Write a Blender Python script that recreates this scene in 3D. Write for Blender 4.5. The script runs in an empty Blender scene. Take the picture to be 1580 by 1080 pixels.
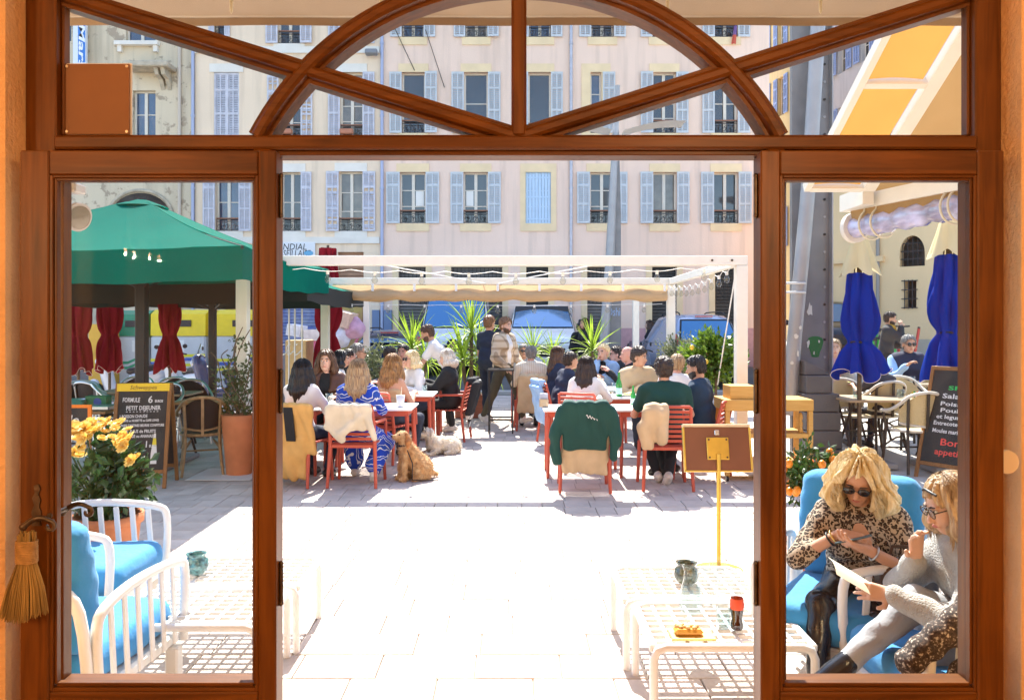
import bpy, math, random, time
import numpy as np
from mathutils import Vector, Matrix
T0 = time.time()
random.seed(7); RNG = np.random.default_rng(7)
R = math.radians; PI = math.pi
SC = bpy.context.scene; COL = SC.collection

# ---------------------------------------------------------------- camera, sky, sun, exposure
F_PX, CX, HY, CAM_H = 1230.0, 790.0, 497.0, 1.70
cam_d = bpy.data.cameras.new('camera'); cam = bpy.data.objects.new('camera', cam_d); COL.objects.link(cam)
cam.location = (0, 0, CAM_H); cam.rotation_euler = (R(90), 0, 0)
cam_d.sensor_width = 36; cam_d.lens = 36 * F_PX / 1580; cam_d.shift_y = -(540 - HY) / 1580
cam_d.clip_start = 0.05; cam_d.clip_end = 2000
SC.camera = cam
SUN_EL, SUN_AZ = R(52), R(-3)            # azimuth from +Y towards +X
w = bpy.data.worlds.new('World'); SC.world = w; w.use_nodes = True
nt = w.node_tree; bg = nt.nodes['Background']
sky = nt.nodes.new('ShaderNodeTexSky'); sky.sky_type = 'NISHITA'; sky.sun_disc = False
sky.sun_elevation = SUN_EL; sky.sun_rotation = SUN_AZ; sky.air_density = 1.0; sky.dust_density = 1.0; sky.ozone_density = 1.0
nt.links.new(sky.outputs[0], bg.inputs[0]); bg.inputs[1].default_value = 0.15
sun_d = bpy.data.lights.new('sun', 'SUN'); sun = bpy.data.objects.new('sun', sun_d); COL.objects.link(sun)
sun_d.energy = 4.5; sun_d.angle = R(0.5); sun_d.color = (1.0, 0.94, 0.84)
sdir = Vector((math.sin(SUN_AZ) * math.cos(SUN_EL), math.cos(SUN_AZ) * math.cos(SUN_EL), math.sin(SUN_EL)))
sun.rotation_euler = (-sdir).to_track_quat('-Z', 'Y').to_euler(); sun.location = (0, 20, 30)
vs = SC.view_settings; vs.view_transform = 'Standard'; vs.look = 'None'; vs.gamma = 1; vs.use_curve_mapping = False
vs.exposure = 1.75
SC.render.engine = 'CYCLES'
SC.cycles.max_bounces = 8; SC.cycles.transparent_max_bounces = 16; SC.cycles.caustics_reflective = False; SC.cycles.caustics_refractive = False
SC.cycles.use_denoising = True
try: SC.cycles.denoiser = 'OPENIMAGEDENOISE'
except Exception: pass
SC.cycles.sample_clamp_indirect = 6

def P(x, y, d): return Vector(((x - CX) * d / F_PX, d, CAM_H - (y - HY) * d / F_PX))   # pixel + distance -> point
def GX(x, d): return (x - CX) * d / F_PX
def GZ(y, d): return CAM_H - (y - HY) * d / F_PX
def GD(y): return F_PX * CAM_H / (y - HY)                                             # distance of a ground point

# ---------------------------------------------------------------- materials
MATS = {}
def mat(name, col=(.5, .5, .5), rough=.6, metal=0., var=0., scale=8., bump=0., bscale=None, stretch=None, spec=None,
        sheen=0., coat=0., col2=None, detail=4., sub=0., trans=0.):
    """Principled material whose colour varies with object-space noise."""
    if name in MATS: return MATS[name]
    m = bpy.data.materials.new(name); m.use_nodes = True; MATS[name] = m
    n = m.node_tree; b = n.nodes['Principled BSDF']
    b.inputs['Base Color'].default_value = (*col, 1); b.inputs['Roughness'].default_value = rough; b.inputs['Metallic'].default_value = metal
    if spec is not None: b.inputs['Specular IOR Level'].default_value = spec
    if sheen: b.inputs['Sheen Weight'].default_value = sheen
    if coat: b.inputs['Coat Weight'].default_value = coat; b.inputs['Coat Roughness'].default_value = .08
    if sub:
        b.inputs['Subsurface Weight'].default_value = sub; b.inputs['Subsurface Radius'].default_value = (.02, .008, .004); b.inputs['Subsurface Scale'].default_value = .5
    if var or bump or col2:
        tc = n.nodes.new('ShaderNodeTexCoord'); mp = n.nodes.new('ShaderNodeMapping')
        n.links.new(tc.outputs['Object'], mp.inputs[0])
        if stretch: mp.inputs['Scale'].default_value = stretch
        nz = n.nodes.new('ShaderNodeTexNoise'); nz.inputs['Scale'].default_value = scale; nz.inputs['Detail'].default_value = detail
        n.links.new(mp.outputs[0], nz.inputs[0])
        if var or col2:
            cr = n.nodes.new('ShaderNodeValToRGB'); n.links.new(nz.outputs[0], cr.inputs[0])
            c2 = col2 if col2 else tuple(min(1, c * (1 + var)) for c in col); c1 = col if col2 else tuple(c * (1 - var) for c in col)
            cr.color_ramp.elements[0].position = .32; cr.color_ramp.elements[1].position = .68
            cr.color_ramp.elements[0].color = (*c1, 1); cr.color_ramp.elements[1].color = (*c2, 1)
            n.links.new(cr.outputs[0], b.inputs['Base Color'])
        if bump:
            nb = nz
            if bscale:
                nb = n.nodes.new('ShaderNodeTexNoise'); nb.inputs['Scale'].default_value = bscale; nb.inputs['Detail'].default_value = 5
                n.links.new(mp.outputs[0], nb.inputs[0])
            bp = n.nodes.new('ShaderNodeBump'); bp.inputs['Strength'].default_value = bump; bp.inputs['Distance'].default_value = .02
            n.links.new(nb.outputs[0], bp.inputs['Height']); n.links.new(bp.outputs[0], b.inputs['Normal'])
    return m

def leafmat(name, col, rough=.45, trans=.35, col2=None, var=.3, scale=9.):
    """Leaf: diffuse/gloss mixed with translucency; colour differs per position."""
    if name in MATS: return MATS[name]
    m = mat(name, col, rough, var=var, scale=scale, col2=col2); n = m.node_tree; b = n.nodes['Principled BSDF']; out = n.nodes['Material Output']
    tr = n.nodes.new('ShaderNodeBsdfTranslucent'); mx = n.nodes.new('ShaderNodeMixShader'); mx.inputs[0].default_value = trans
    src = b.inputs['Base Color'].links[0].from_socket
    n.links.new(src, tr.inputs[0]); n.links.new(b.outputs[0], mx.inputs[1]); n.links.new(tr.outputs[0], mx.inputs[2]); n.links.new(mx.outputs[0], out.inputs[0])
    return m

def clothmat(name, col, trans=.4, var=.06):
    m = leafmat(name, col, .9, trans, var=var, scale=2.5); m.node_tree.nodes['Principled BSDF'].inputs['Specular IOR Level'].default_value = .08; return m

def glassmat(name, tint=(1, 1, 1), ior=1.45, rough=0.0, refl=1.0):
    """Thin clear pane: see-through mixed with a Fresnel mirror."""
    if name in MATS: return MATS[name]
    m = bpy.data.materials.new(name); m.use_nodes = True; MATS[name] = m; n = m.node_tree
    n.nodes.remove(n.nodes['Principled BSDF']); out = n.nodes['Material Output']
    t = n.nodes.new('ShaderNodeBsdfTransparent'); t.inputs[0].default_value = (*tint, 1)
    g = n.nodes.new('ShaderNodeBsdfGlossy'); g.inputs['Roughness'].default_value = rough
    f = n.nodes.new('ShaderNodeLayerWeight'); f.inputs[0].default_value = .5
    pw = n.nodes.new('ShaderNodeMath'); pw.operation = 'POWER'; pw.inputs[1].default_value = 4.0; n.links.new(f.outputs['Facing'], pw.inputs[0])
    mu = n.nodes.new('ShaderNodeMath'); mu.operation = 'MULTIPLY_ADD'; mu.inputs[1].default_value = .75 * refl; mu.inputs[2].default_value = .045 * refl
    mx = n.nodes.new('ShaderNodeMixShader'); n.links.new(pw.outputs[0], mu.inputs[0]); n.links.new(mu.outputs[0], mx.inputs[0])
    n.links.new(t.outputs[0], mx.inputs[1]); n.links.new(g.outputs[0], mx.inputs[2]); n.links.new(mx.outputs[0], out.inputs[0])
    return m

# ---------------------------------------------------------------- mesh builder
class MB:
    def __init__(s): s.v = []; s.f = []; s.mi = []; s.sm = []
    def add(s, vs, fs, mi=0, smooth=False):
        o = len(s.v); s.v.extend([tuple(p) for p in vs])
        for f in fs: s.f.append([i + o for i in f]); s.mi.append(mi); s.sm.append(smooth)
        return s
    def box(s, lo, hi, mi=0, ch=0.):
        (x0, y0, z0), (x1, y1, z1) = lo, hi
        if ch <= 0:
            vs = [(x, y, z) for z in (z0, z1) for y in (y0, y1) for x in (x0, x1)]
            return s.add(vs, [(0, 2, 3, 1), (4, 5, 7, 6), (0, 1, 5, 4), (2, 6, 7, 3), (0, 4, 6, 2), (1, 3, 7, 5)], mi)
        c = (np.array(lo) + hi) / 2; h = (np.array(hi) - lo) / 2; ch = min(ch, *(h * .95))
        vs = []; idx = {}
        for sx in (-1, 1):
            for sy in (-1, 1):
                for sz in (-1, 1):
                    for a in range(3):
                        p = np.array([sx, sy, sz]) * (h - ch); p[a] += (sx, sy, sz)[a] * ch
                        idx[(sx, sy, sz, a)] = len(vs); vs.append(c + p)
        fs = []
        S = (-1, 1)
        for a in range(3):
            b1, b2 = [i for i in range(3) if i != a]
            for sg in S:
                q = []
                for (u, v_) in ((-1, -1), (1, -1), (1, 1), (-1, 1)):
                    k = [0, 0, 0]; k[a] = sg; k[b1] = u; k[b2] = v_; q.append(idx[(*k, a)])
                fs.append(q if (sg > 0) == (a != 1) else q[::-1])
        for a in range(3):
            b1, b2 = [i for i in range(3) if i != a]
            for u in S:
                for v_ in S:
                    k0 = [0, 0, 0]; k1 = [0, 0, 0]; k0[a] = -1; k1[a] = 1; k0[b1] = k1[b1] = u; k0[b2] = k1[b2] = v_
                    fs.append([idx[(*k0, b1)], idx[(*k1, b1)], idx[(*k1, b2)], idx[(*k0, b2)]])
        for sx in S:
            for sy in S:
                for sz in S: fs.append([idx[(sx, sy, sz, a)] for a in range(3)])
        return s.add(vs, fs, mi)
    def obox(s, c, size, M=None, mi=0, ch=0.):
        t = MB(); h = np.array(size) / 2; t.box(-h, h, mi, ch)
        vs = [(M @ Vector(v) if M is not None else Vector(v)) + Vector(c) for v in t.v]
        return s.add(vs, t.f, mi)
    def bar(s, p0, p1, wx, wy, mi=0, ch=0., up=(0, 0, 1)):
        """rectangular bar from p0 to p1, wx across, wy along 'up' side"""
        p0, p1 = Vector(p0), Vector(p1); z = (p1 - p0); L = z.length; z.normalize(); u = Vector(up)
        if abs(z.dot(u)) > .99: u = Vector((0, 1, 0))
        x = u.cross(z).normalized(); y = z.cross(x)
        return s.obox((p0 + p1) / 2, (wx, wy, L), Matrix((x, y, z)).transposed(), mi, ch)
    def cyl(s, p0, p1, r0, r1=None, n=12, mi=0, caps=True, smooth=True):
        r1 = r0 if r1 is None else r1; return s.tube([p0, p1], [r0, r1], n, mi, caps, smooth)
    def tube(s, pts, rs, n=8, mi=0, caps=True, smooth=True, closed=False):
        pts = [Vector(p) for p in pts]; k = len(pts)
        if not hasattr(rs, '__len__'): rs = [rs] * k
        vs = []; ref = None
        for i, p in enumerate(pts):
            a = pts[(i - 1) % k] if (i or closed) else p; b = pts[(i + 1) % k] if (i < k - 1 or closed) else p
            t = (b - a)
            if t.length < 1e-9: t = Vector((0, 0, 1))
            t.normalize()
            if ref is None: ref = Vector((0, 0, 1)) if abs(t.z) < .9 else Vector((0, 1, 0))
            u = (ref - t * ref.dot(t))
            if u.length < 1e-6: u = t.orthogonal()
            u.normalize(); v_ = t.cross(u); ref = u
            for j in range(n):
                an = 2 * PI * j / n; vs.append(p + (u * math.cos(an) + v_ * math.sin(an)) * rs[i])
        fs = [[i * n + j, i * n + (j + 1) % n, (i + 1) * n + (j + 1) % n, (i + 1) * n + j] for i in range(k - 1) for j in range(n)]
        if closed: fs += [[(k - 1) * n + j, (k - 1) * n + (j + 1) % n, (j + 1) % n, j] for j in range(n)]
        s.add(vs, fs, mi, smooth)
        if caps and not closed: s.add(vs[:n], [list(range(n))[::-1]], mi); s.add(vs[-n:], [list(range(n))], mi)
        return s
    def lathe(s, prof, n=20, c=(0, 0, 0), mi=0, smooth=True, fold=None, cap=True):
        """prof: list of (r, z); fold(angle, i)-> radius factor"""
        vs = []; c = Vector(c)
        for i, (r, z) in enumerate(prof):
            for j in range(n):
                a = 2 * PI * j / n; q = r * (fold(a, i) if fold else 1); vs.append(c + Vector((q * math.cos(a), q * math.sin(a), z)))
        fs = [[i * n + j, i * n + (j + 1) % n, (i + 1) * n + (j + 1) % n, (i + 1) * n + j] for i in range(len(prof) - 1) for j in range(n)]
        s.add(vs, fs, mi, smooth)
        if cap:
            if prof[0][0] > 1e-5: s.add(vs[:n], [list(range(n))[::-1]], mi)
            if prof[-1][0] > 1e-5: s.add(vs[-n:], [list(range(n))], mi)
        return s
    def prism(s, poly, d0, d1, axis='y', mi=0):
        """poly in the plane across axis: (x,z) for y, (x,y) for z, (y,z) for x"""
        def q(a, b, d): return {'y': (a, d, b), 'z': (a, b, d), 'x': (d, a, b)}[axis]
        n = len(poly); vs = [q(a, b, d0) for a, b in poly] + [q(a, b, d1) for a, b in poly]
        fs = [list(range(n)), list(range(n, 2 * n))[::-1]] + [[i, n + i, n + (i + 1) % n, (i + 1) % n] for i in range(n)]
        return s.add(vs, fs, mi)
    def grid(s, fn, nu, nv, mi=0, smooth=True, thick=0.):
        vs = [fn(i / nu, j / nv) for j in range(nv + 1) for i in range(nu + 1)]
        fs = [[j * (nu + 1) + i, j * (nu + 1) + i + 1, (j + 1) * (nu + 1) + i + 1, (j + 1) * (nu + 1) + i] for j in range(nv) for i in range(nu)]
        return s.add(vs, fs, mi, smooth)
    def ell(s, c, r, n=10, m=7, mi=0, M=None):
        vs = []; c = Vector(c)
        for i in range(m + 1):
            th = PI * i / m
            for j in range(n):
                a = 2 * PI * j / n; p = Vector((r[0] * math.sin(th) * math.cos(a), r[1] * math.sin(th) * math.sin(a), r[2] * math.cos(th)))
                vs.append(c + (M @ p if M is not None else p))
        fs = [[i * n + j, (i + 1) * n + j, (i + 1) * n + (j + 1) % n, i * n + (j + 1) % n] for i in range(m) for j in range(n)]
        return s.add(vs, fs, mi, True)
    def mesh(s, name, mats=None, off=None):
        me = bpy.data.meshes.new(name)
        v = s.v if off is None else [(a - off[0], b - off[1], c - off[2]) for a, b, c in s.v]
        me.from_pydata(v, [], s.f)
        if mats is not None:
            for m in (mats if isinstance(mats, (list, tuple)) else [mats]): me.materials.append(m)
        me.polygons.foreach_set('material_index', s.mi); me.polygons.foreach_set('use_smooth', s.sm)
        me.update(); fixn(me); return me
    def build(s, name, mats, parent=None, off=None, **kw):
        return link(name, s.mesh(name, mats, off), parent, **kw)

import bmesh
def fixn(me):
    b = bmesh.new(); b.from_mesh(me); bmesh.ops.recalc_face_normals(b, faces=b.faces); b.to_mesh(me); b.free()

def link(name, me, parent=None, loc=None, rot=None, **kw):
    o = bpy.data.objects.new(name, me); COL.objects.link(o)
    if parent is not None: o.parent = parent
    if loc is not None: o.location = loc
    if rot is not None: o.rotation_euler = rot
    for k, v in kw.items():
        if v is not None: o[k] = v
    return o
def tag(o, label, cat, group=None):
    o['label'] = label; o['category'] = cat
    if group: o['group'] = group
    return o
def thing(name, label, cat, loc=(0, 0, 0), rz=0., group=None):
    o = bpy.data.objects.new(name, None); COL.objects.link(o); o.location = loc; o.rotation_euler = (0, 0, rz)
    o.empty_display_size = .1
    return tag(o, label, cat, group)
def struct(name, mb, mats, **kw):
    o = mb.build(name, mats, **kw); o['kind'] = 'structure'; return o
def copy_tree(o, parent=None):
    c = o.copy(); COL.objects.link(c); c.parent = parent
    for ch in list(o.children): copy_tree(ch, c)
    return c
def dup(o, loc, rz=0., label=None):
    c = copy_tree(o); c.location = loc; c.rotation_euler = (0, 0, rz)
    if label: c['label'] = label
    return c

FONT = None
def text_mb(txt, size, mats_i=0, shear=0., align='LEFT', bold=0.):
    """lettering as flat mesh in x,y plane -> MB"""
    cu = bpy.data.curves.new('lettering', 'FONT'); cu.body = txt; cu.size = size; cu.shear = shear; cu.align_x = align; cu.resolution_u = 2; cu.offset = bold
    o = bpy.data.objects.new('lettering', cu); COL.objects.link(o)
    dg = bpy.context.evaluated_depsgraph_get(); me = bpy.data.meshes.new_from_object(o.evaluated_get(dg))
    mb = MB(); mb.add([v.co[:] for v in me.vertices], [list(p.vertices) for p in me.polygons], mats_i)
    bpy.data.objects.remove(o); bpy.data.curves.remove(cu); bpy.data.meshes.remove(me); return mb
def xf(mb, M):
    mb.v = [tuple(M @ Vector(v)) for v in mb.v]; return mb

# ---------------------------------------------------------------- implicit surfaces (for bodies, cloth, cushions)
def smin(a, b, k):
    h = np.clip(.5 + .5 * (b - a) / k, 0, 1); return b + (a - b) * h - k * h * (1 - h)
class SDF:
    """round cones 'c' (a,b,ra,rb), ellipsoids 'e' (c,r,M), boxes 'b' (c,h,rad,M), joined smoothly on a grid"""
    def __init__(s, k=.03): s.p = []; s.k = k; s.sub = []; s.cut = []; s.noise = None
    def c(s, a, b, ra, rb=None, k=None): s.p.append(('c', np.array(a, float), np.array(b, float), ra, ra if rb is None else rb, k)); return s
    def e(s, c, r, M=None, k=None): s.p.append(('e', np.array(c, float), np.array(r, float), M, None, k)); return s
    def b(s, c, h, rad, M=None, k=None): s.p.append(('b', np.array(c, float), np.array(h, float), rad, M, k)); return s
    def bounds(s, q):
        if q[0] == 'c': m = max(q[3], q[4]); return np.minimum(q[1], q[2]) - m, np.maximum(q[1], q[2]) + m
        if q[0] == 'e': m = q[2].max() if q[3] is not None else q[2]; return q[1] - m, q[1] + m
        m = np.linalg.norm(q[2]) if q[4] is not None else q[2]; return q[1] - m, q[1] + m
    def ev(s, q, X):
        if q[0] == 'c':
            ab = q[2] - q[1]; L = max(ab @ ab, 1e-9); t = np.clip(((X - q[1]) @ ab) / L, 0, 1)
            return np.linalg.norm(X - q[1] - t[..., None] * ab, axis=-1) - (q[3] + (q[4] - q[3]) * t)
        Y = X - q[1]
        M = q[3] if q[0] == 'e' else q[4]
        if M is not None: Y = Y @ np.array(M)
        if q[0] == 'e':
            k0 = np.linalg.norm(Y / q[2], axis=-1); k1 = np.linalg.norm(Y / q[2] ** 2, axis=-1); return k0 * (k0 - 1) / np.maximum(k1, 1e-6)
        d = np.abs(Y) - (q[2] - q[3]); return np.linalg.norm(np.maximum(d, 0), axis=-1) + np.minimum(d.max(-1), 0) - q[3]
    def mesh(s, vox):
        bs = [s.bounds(q) for q in s.p]; lo = np.min([b[0] for b in bs], 0) - 3 * vox; hi = np.max([b[1] for b in bs], 0) + 3 * vox
        n = np.ceil((hi - lo) / vox).astype(int) + 1
        F = np.full(n, .5, np.float32)
        ax = [(lo[i] + np.arange(n[i]) * vox).astype(np.float32) for i in range(3)]
        def block(q, m):
            b0, b1 = s.bounds(q); i0 = np.maximum(np.floor((b0 - m - lo) / vox).astype(int), 0); i1 = np.minimum(np.ceil((b1 + m - lo) / vox).astype(int) + 1, n)
            sl = tuple(slice(a, b) for a, b in zip(i0, i1))
            return sl, np.stack(np.meshgrid(*[ax[i][sl[i]] for i in range(3)], indexing='ij'), -1)
        for q in s.p:
            k = q[5] or s.k; sl, X = block(q, 3 * vox + k)
            F[sl] = smin(F[sl], s.ev(q, X), k)
        for q in s.sub:
            k = q[5] or .01; sl, X = block(q, 3 * vox + k)
            F[sl] = -smin(-F[sl], s.ev(q, X), k)
        if s.cut or s.noise:
            X = np.stack(np.meshgrid(*ax, indexing='ij'), -1)
            if s.noise: F += s.noise(X)
            for fn in s.cut: F = np.maximum(F, fn(X))
        return nets(F, lo, vox)
    def mb(s, vox, mi=0):
        v, q = s.mesh(vox); m = MB(); m.v = [tuple(p) for p in v.tolist()]; m.f = q.tolist(); m.mi = [mi] * len(m.f); m.sm = [True] * len(m.f); return m

def nets(F, lo, vox):
    S = F < 0; n = F.shape
    c = np.zeros([k - 1 for k in n], np.int8)
    for dx in (0, 1):
        for dy in (0, 1):
            for dz in (0, 1): c += S[dx:n[0] - 1 + dx, dy:n[1] - 1 + dy, dz:n[2] - 1 + dz]
    cells = np.argwhere((c > 0) & (c < 8))
    if len(cells) == 0: return np.zeros((0, 3)), np.zeros((0, 4), int)
    acc = np.zeros((len(cells), 3)); cnt = np.zeros(len(cells))
    cor = [(a, b, d) for a in (0, 1) for b in (0, 1) for d in (0, 1)]
    for i in range(8):
        for j in range(i + 1, 8):
            A, B = np.array(cor[i]), np.array(cor[j])
            if np.abs(A - B).sum() != 1: continue
            fa = F[tuple((cells + A).T)]; fb = F[tuple((cells + B).T)]; x = (fa < 0) != (fb < 0)
            t = np.where(x, fa / np.where(x, fa - fb, 1), 0)
            acc += np.where(x[:, None], A + t[:, None] * (B - A), 0); cnt += x
    V = lo + (cells + acc / cnt[:, None]) * vox
    ids = np.full(c.shape, -1, np.int64); ids[tuple(cells.T)] = np.arange(len(cells))
    Q = []
    for a in range(3):
        u, v = [(1, 2), (2, 0), (0, 1)][a]
        sl0 = [slice(None)] * 3; sl1 = [slice(None)] * 3; sl0[a] = slice(0, -1); sl1[a] = slice(1, None)
        s0, s1 = S[tuple(sl0)], S[tuple(sl1)]
        e = np.argwhere(s0 != s1)
        e = e[(e[:, u] > 0) & (e[:, v] > 0) & (e[:, u] < n[u] - 1) & (e[:, v] < n[v] - 1)]
        du = np.zeros(3, int); dv = np.zeros(3, int); du[u] = 1; dv[v] = 1
        q = np.stack([ids[tuple((e - du - dv).T)], ids[tuple((e - dv).T)], ids[tuple(e.T)], ids[tuple((e - du).T)]], 1)
        fl = ~s0[tuple(e.T)]; q[fl] = q[fl][:, ::-1]; Q.append(q)
    return V, np.concatenate(Q)

def sdf_part(sd, vox, name, mats, parent=None, off=None, **kw):
    """mesh of an implicit surface as an object (no normal fixing needed)"""
    v, q = sd.mesh(vox); me = bpy.data.meshes.new(name)
    if off is not None: v = v - np.array(off)
    me.from_pydata(v.tolist(), [], q.tolist())
    for m in (mats if isinstance(mats, (list, tuple)) else [mats]): me.materials.append(m)
    me.polygons.foreach_set('use_smooth', [True] * len(me.polygons)); me.update()
    return link(name, me, parent, **kw)

def smooth_path(pts, n=4):
    pts = [Vector(p) for p in pts]; out = []
    for i in range(len(pts) - 1):
        a, b, c, d_ = pts[max(i - 1, 0)], pts[i], pts[i + 1], pts[min(i + 2, len(pts) - 1)]
        for k in range(n): t = k / n; out.append(.5 * ((2 * b) + (c - a) * t + (2 * a - 5 * b + 4 * c - d_) * t * t + (3 * b - a - 3 * c + d_) * t ** 3))
    return out + [pts[-1]]
# ================================================================ common materials
def woodmat(name, c1, c2, rough=.38, axis=2, scale=3., coat=.06):
    if name in MATS: return MATS[name]
    m = bpy.data.materials.new(name); m.use_nodes = True; MATS[name] = m; n = m.node_tree; b = n.nodes['Principled BSDF']
    tc = n.nodes.new('ShaderNodeTexCoord'); mp = n.nodes.new('ShaderNodeMapping'); s = [14., 14., 14.]; s[axis] = .9; mp.inputs['Scale'].default_value = s
    n.links.new(tc.outputs['Object'], mp.inputs[0])
    nz = n.nodes.new('ShaderNodeTexNoise'); nz.inputs['Scale'].default_value = scale; nz.inputs['Detail'].default_value = 6; nz.inputs['Distortion'].default_value = .8
    n.links.new(mp.outputs[0], nz.inputs[0])
    n2 = n.nodes.new('ShaderNodeTexNoise'); n2.inputs['Scale'].default_value = 2.2; n2.inputs['Detail'].default_value = 3; n.links.new(tc.outputs['Object'], n2.inputs[0])
    mix = n.nodes.new('ShaderNodeMix'); mix.data_type = 'FLOAT'; mix.inputs[0].default_value = .45
    n.links.new(nz.outputs[0], mix.inputs[2]); n.links.new(n2.outputs[0], mix.inputs[3])
    cr = n.nodes.new('ShaderNodeValToRGB'); cr.color_ramp.elements[0].position = .3; cr.color_ramp.elements[1].position = .7
    cr.color_ramp.elements[0].color = (*c1, 1); cr.color_ramp.elements[1].color = (*c2, 1)
    n.links.new(mix.outputs[0], cr.inputs[0]); n.links.new(cr.outputs[0], b.inputs['Base Color'])
    b.inputs['Roughness'].default_value = rough; b.inputs['Coat Weight'].default_value = coat; b.inputs['Coat Roughness'].default_value = .2; b.inputs['Specular IOR Level'].default_value = .3
    bp = n.nodes.new('ShaderNodeBump'); bp.inputs['Strength'].default_value = .12; bp.inputs['Distance'].default_value = .004
    n.links.new(nz.outputs[0], bp.inputs['Height']); n.links.new(bp.outputs[0], b.inputs['Normal'])
    return m
W_V = woodmat('varnished_wood_upright', (.050, .0135, .0018), (.205, .068, .009), axis=2)
W_H = woodmat('varnished_wood_level', (.050, .0135, .0018), (.205, .068, .009), axis=0)
GLASS = glassmat('clear_glass', (.97, .98, .98), refl=.16)
IRON = mat('dark_iron', (.11, .085, .065), .42, .85, var=.25, scale=30, bump=.2)
BLACK = mat('black_plastic', (.012, .012, .013), .45)
PLASTER = mat('ochre_plaster', (.80, .50, .25), .9, var=.09, scale=5, bump=.5, bscale=60)
EXT = mat('outside_render', (.62, .42, .26), .9, var=.08, scale=2, bump=.3, bscale=30)

# ================================================================ the room the camera stands in
DW = 2.50                                   # distance of the door frame
fx0, fx1 = GX(52, DW), GX(1532, DW)         # wall opening
FTOP = 2.86
room = MB(); room.box((-3.6, -3.6, -.05), (3.6, DW + .05, 0.0))
struct('room_floor', room, mat('room_floor_tiles', (.30, .17, .09), .5, var=.15, scale=3))
for nm, lo, hi in (('wall_back', (-3.6, -3.7, 0), (3.6, -3.6, 3.4)), ('wall_left', (-3.7, -3.6, 0), (-3.6, 2.36, 3.4)), ('wall_right', (3.6, -3.6, 0), (3.7, 2.36, 3.4))):
    q = MB(); q.box(lo, hi); struct(nm, q, PLASTER)
q = MB(); q.box((-3.7, -3.7, 3.4), (3.7, 2.36, 3.5)); struct('ceiling', q, mat('ceiling_paint', (.8, .74, .62), .9, var=.03))
q = MB()                                     # front wall with the doorway cut out: inner skin, with uneven plaster arrises
y0, y1 = 2.36, 2.66
q.box((-6.5, y0, 0), (fx0, y1, 4.3)); q.box((fx1, y0, 0), (7.0, y1, 4.3)); q.box((fx0, y0, FTOP), (fx1, y1, 4.3))
struct('front_wall', q, PLASTER)
q = MB(); q.box((-6.6, 2.662, 0), (fx0 - .12, 2.70, 4.4)); q.box((fx1 + .12, 2.662, 0), (7.1, 2.70, 4.4)); q.box((fx0 - .12, 2.662, FTOP + .1), (fx1 + .12, 2.70, 4.4))
struct('outside_wall_render', q, EXT)
for lx, ly, lz_, en in ((-2.62, -.9, 2.18, 24), (-2.80, -1.15, 2.22, 18), (1.2, -.6, 2.45, 42)):
    t = thing('pendant_lamp', 'warm glowing bare bulb hanging in the room %s' % ('beside its lower twin by the left wall' if lx > -2.7 and lx < 0 else 'farthest into the left corner' if lx < 0 else 'nearer the right wall'), 'lamp', (lx, ly, lz_), group='bulbs hanging in the room')
    q = MB(); q.cyl((0, 0, .09), (0, 0, 3.4 - lz_), .004, n=6); q.build('cord', BLACK, t)
    q = MB(); q.cyl((0, 0, .045), (0, 0, .10), .02, n=10); q.build('socket', IRON, t)
    em = MATS.get('bulb_glow')
    if em is None:
        em = bpy.data.materials.new('bulb_glow'); em.use_nodes = True; MATS['bulb_glow'] = em
        b_ = em.node_tree.nodes['Principled BSDF']; b_.inputs['Emission Color'].default_value = (1, .62, .25, 1); b_.inputs['Emission Strength'].default_value = 14
    q = MB(); q.ell((0, 0, 0), (.011, .011, .018)); q.build('bulb', em, t)
    ld = bpy.data.lights.new('bulb_light', 'POINT'); ld.energy = en; ld.color = (1, .66, .34); ld.shadow_soft_size = .006
    lo_ = bpy.data.objects.new('bulb_light', ld); COL.objects.link(lo_); lo_.parent = t; lo_.location = (0, 0, -.03)

# ================================================================ door frame with arched fanlight
S = DW / F_PX
fr = thing('door_frame', 'varnished brown wood door frame with arched fanlight and crossing bars', 'door frame', ((fx0 + fx1) / 2, DW, 0))
off = fr.location
def fpt(x, y, yy=DW): return (GX(x, DW), yy, GZ(y, DW))
def fbox(x0, y0, x1, y1, d0, d1, name, m, ch=.004, parent=None):
    q = MB(); a = fpt(min(x0, x1), max(y0, y1)); b = fpt(max(x0, x1), min(y0, y1))
    q.box((a[0], DW + d0, a[2]), (b[0], DW + d1, b[2]), ch=ch); return q.build(name, m, parent or fr, off)
ytop = HY - (FTOP - CAM_H) / S
fbox(52, ytop, 99, 1400, -.045, .022, 'jamb', W_V); fbox(1492, ytop, 1532, 1400, -.045, .022, 'jamb', W_V)
fbox(99, ytop + 40, 104, 211, -.02, .018, 'bead', W_V); fbox(1487, ytop + 40, 1492, 211, -.02, .018, 'bead', W_V)
fbox(99, ytop, 1492, ytop + 40, -.042, .058, 'head_rail', W_H)
fbox(99, 216, 1492, 236, -.06, .062, 'transom_rail', W_H, .006)
fbox(104, 211, 1487, 216, -.025, .05, 'bead', W_H)
fbox(428, 236, 1172, 243, -.03, .055, 'transom_stop', W_H, .003)
fbox(789, ytop + 40, 812, 216, -.050, .054, 'mullion', W_V, .008)
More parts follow.
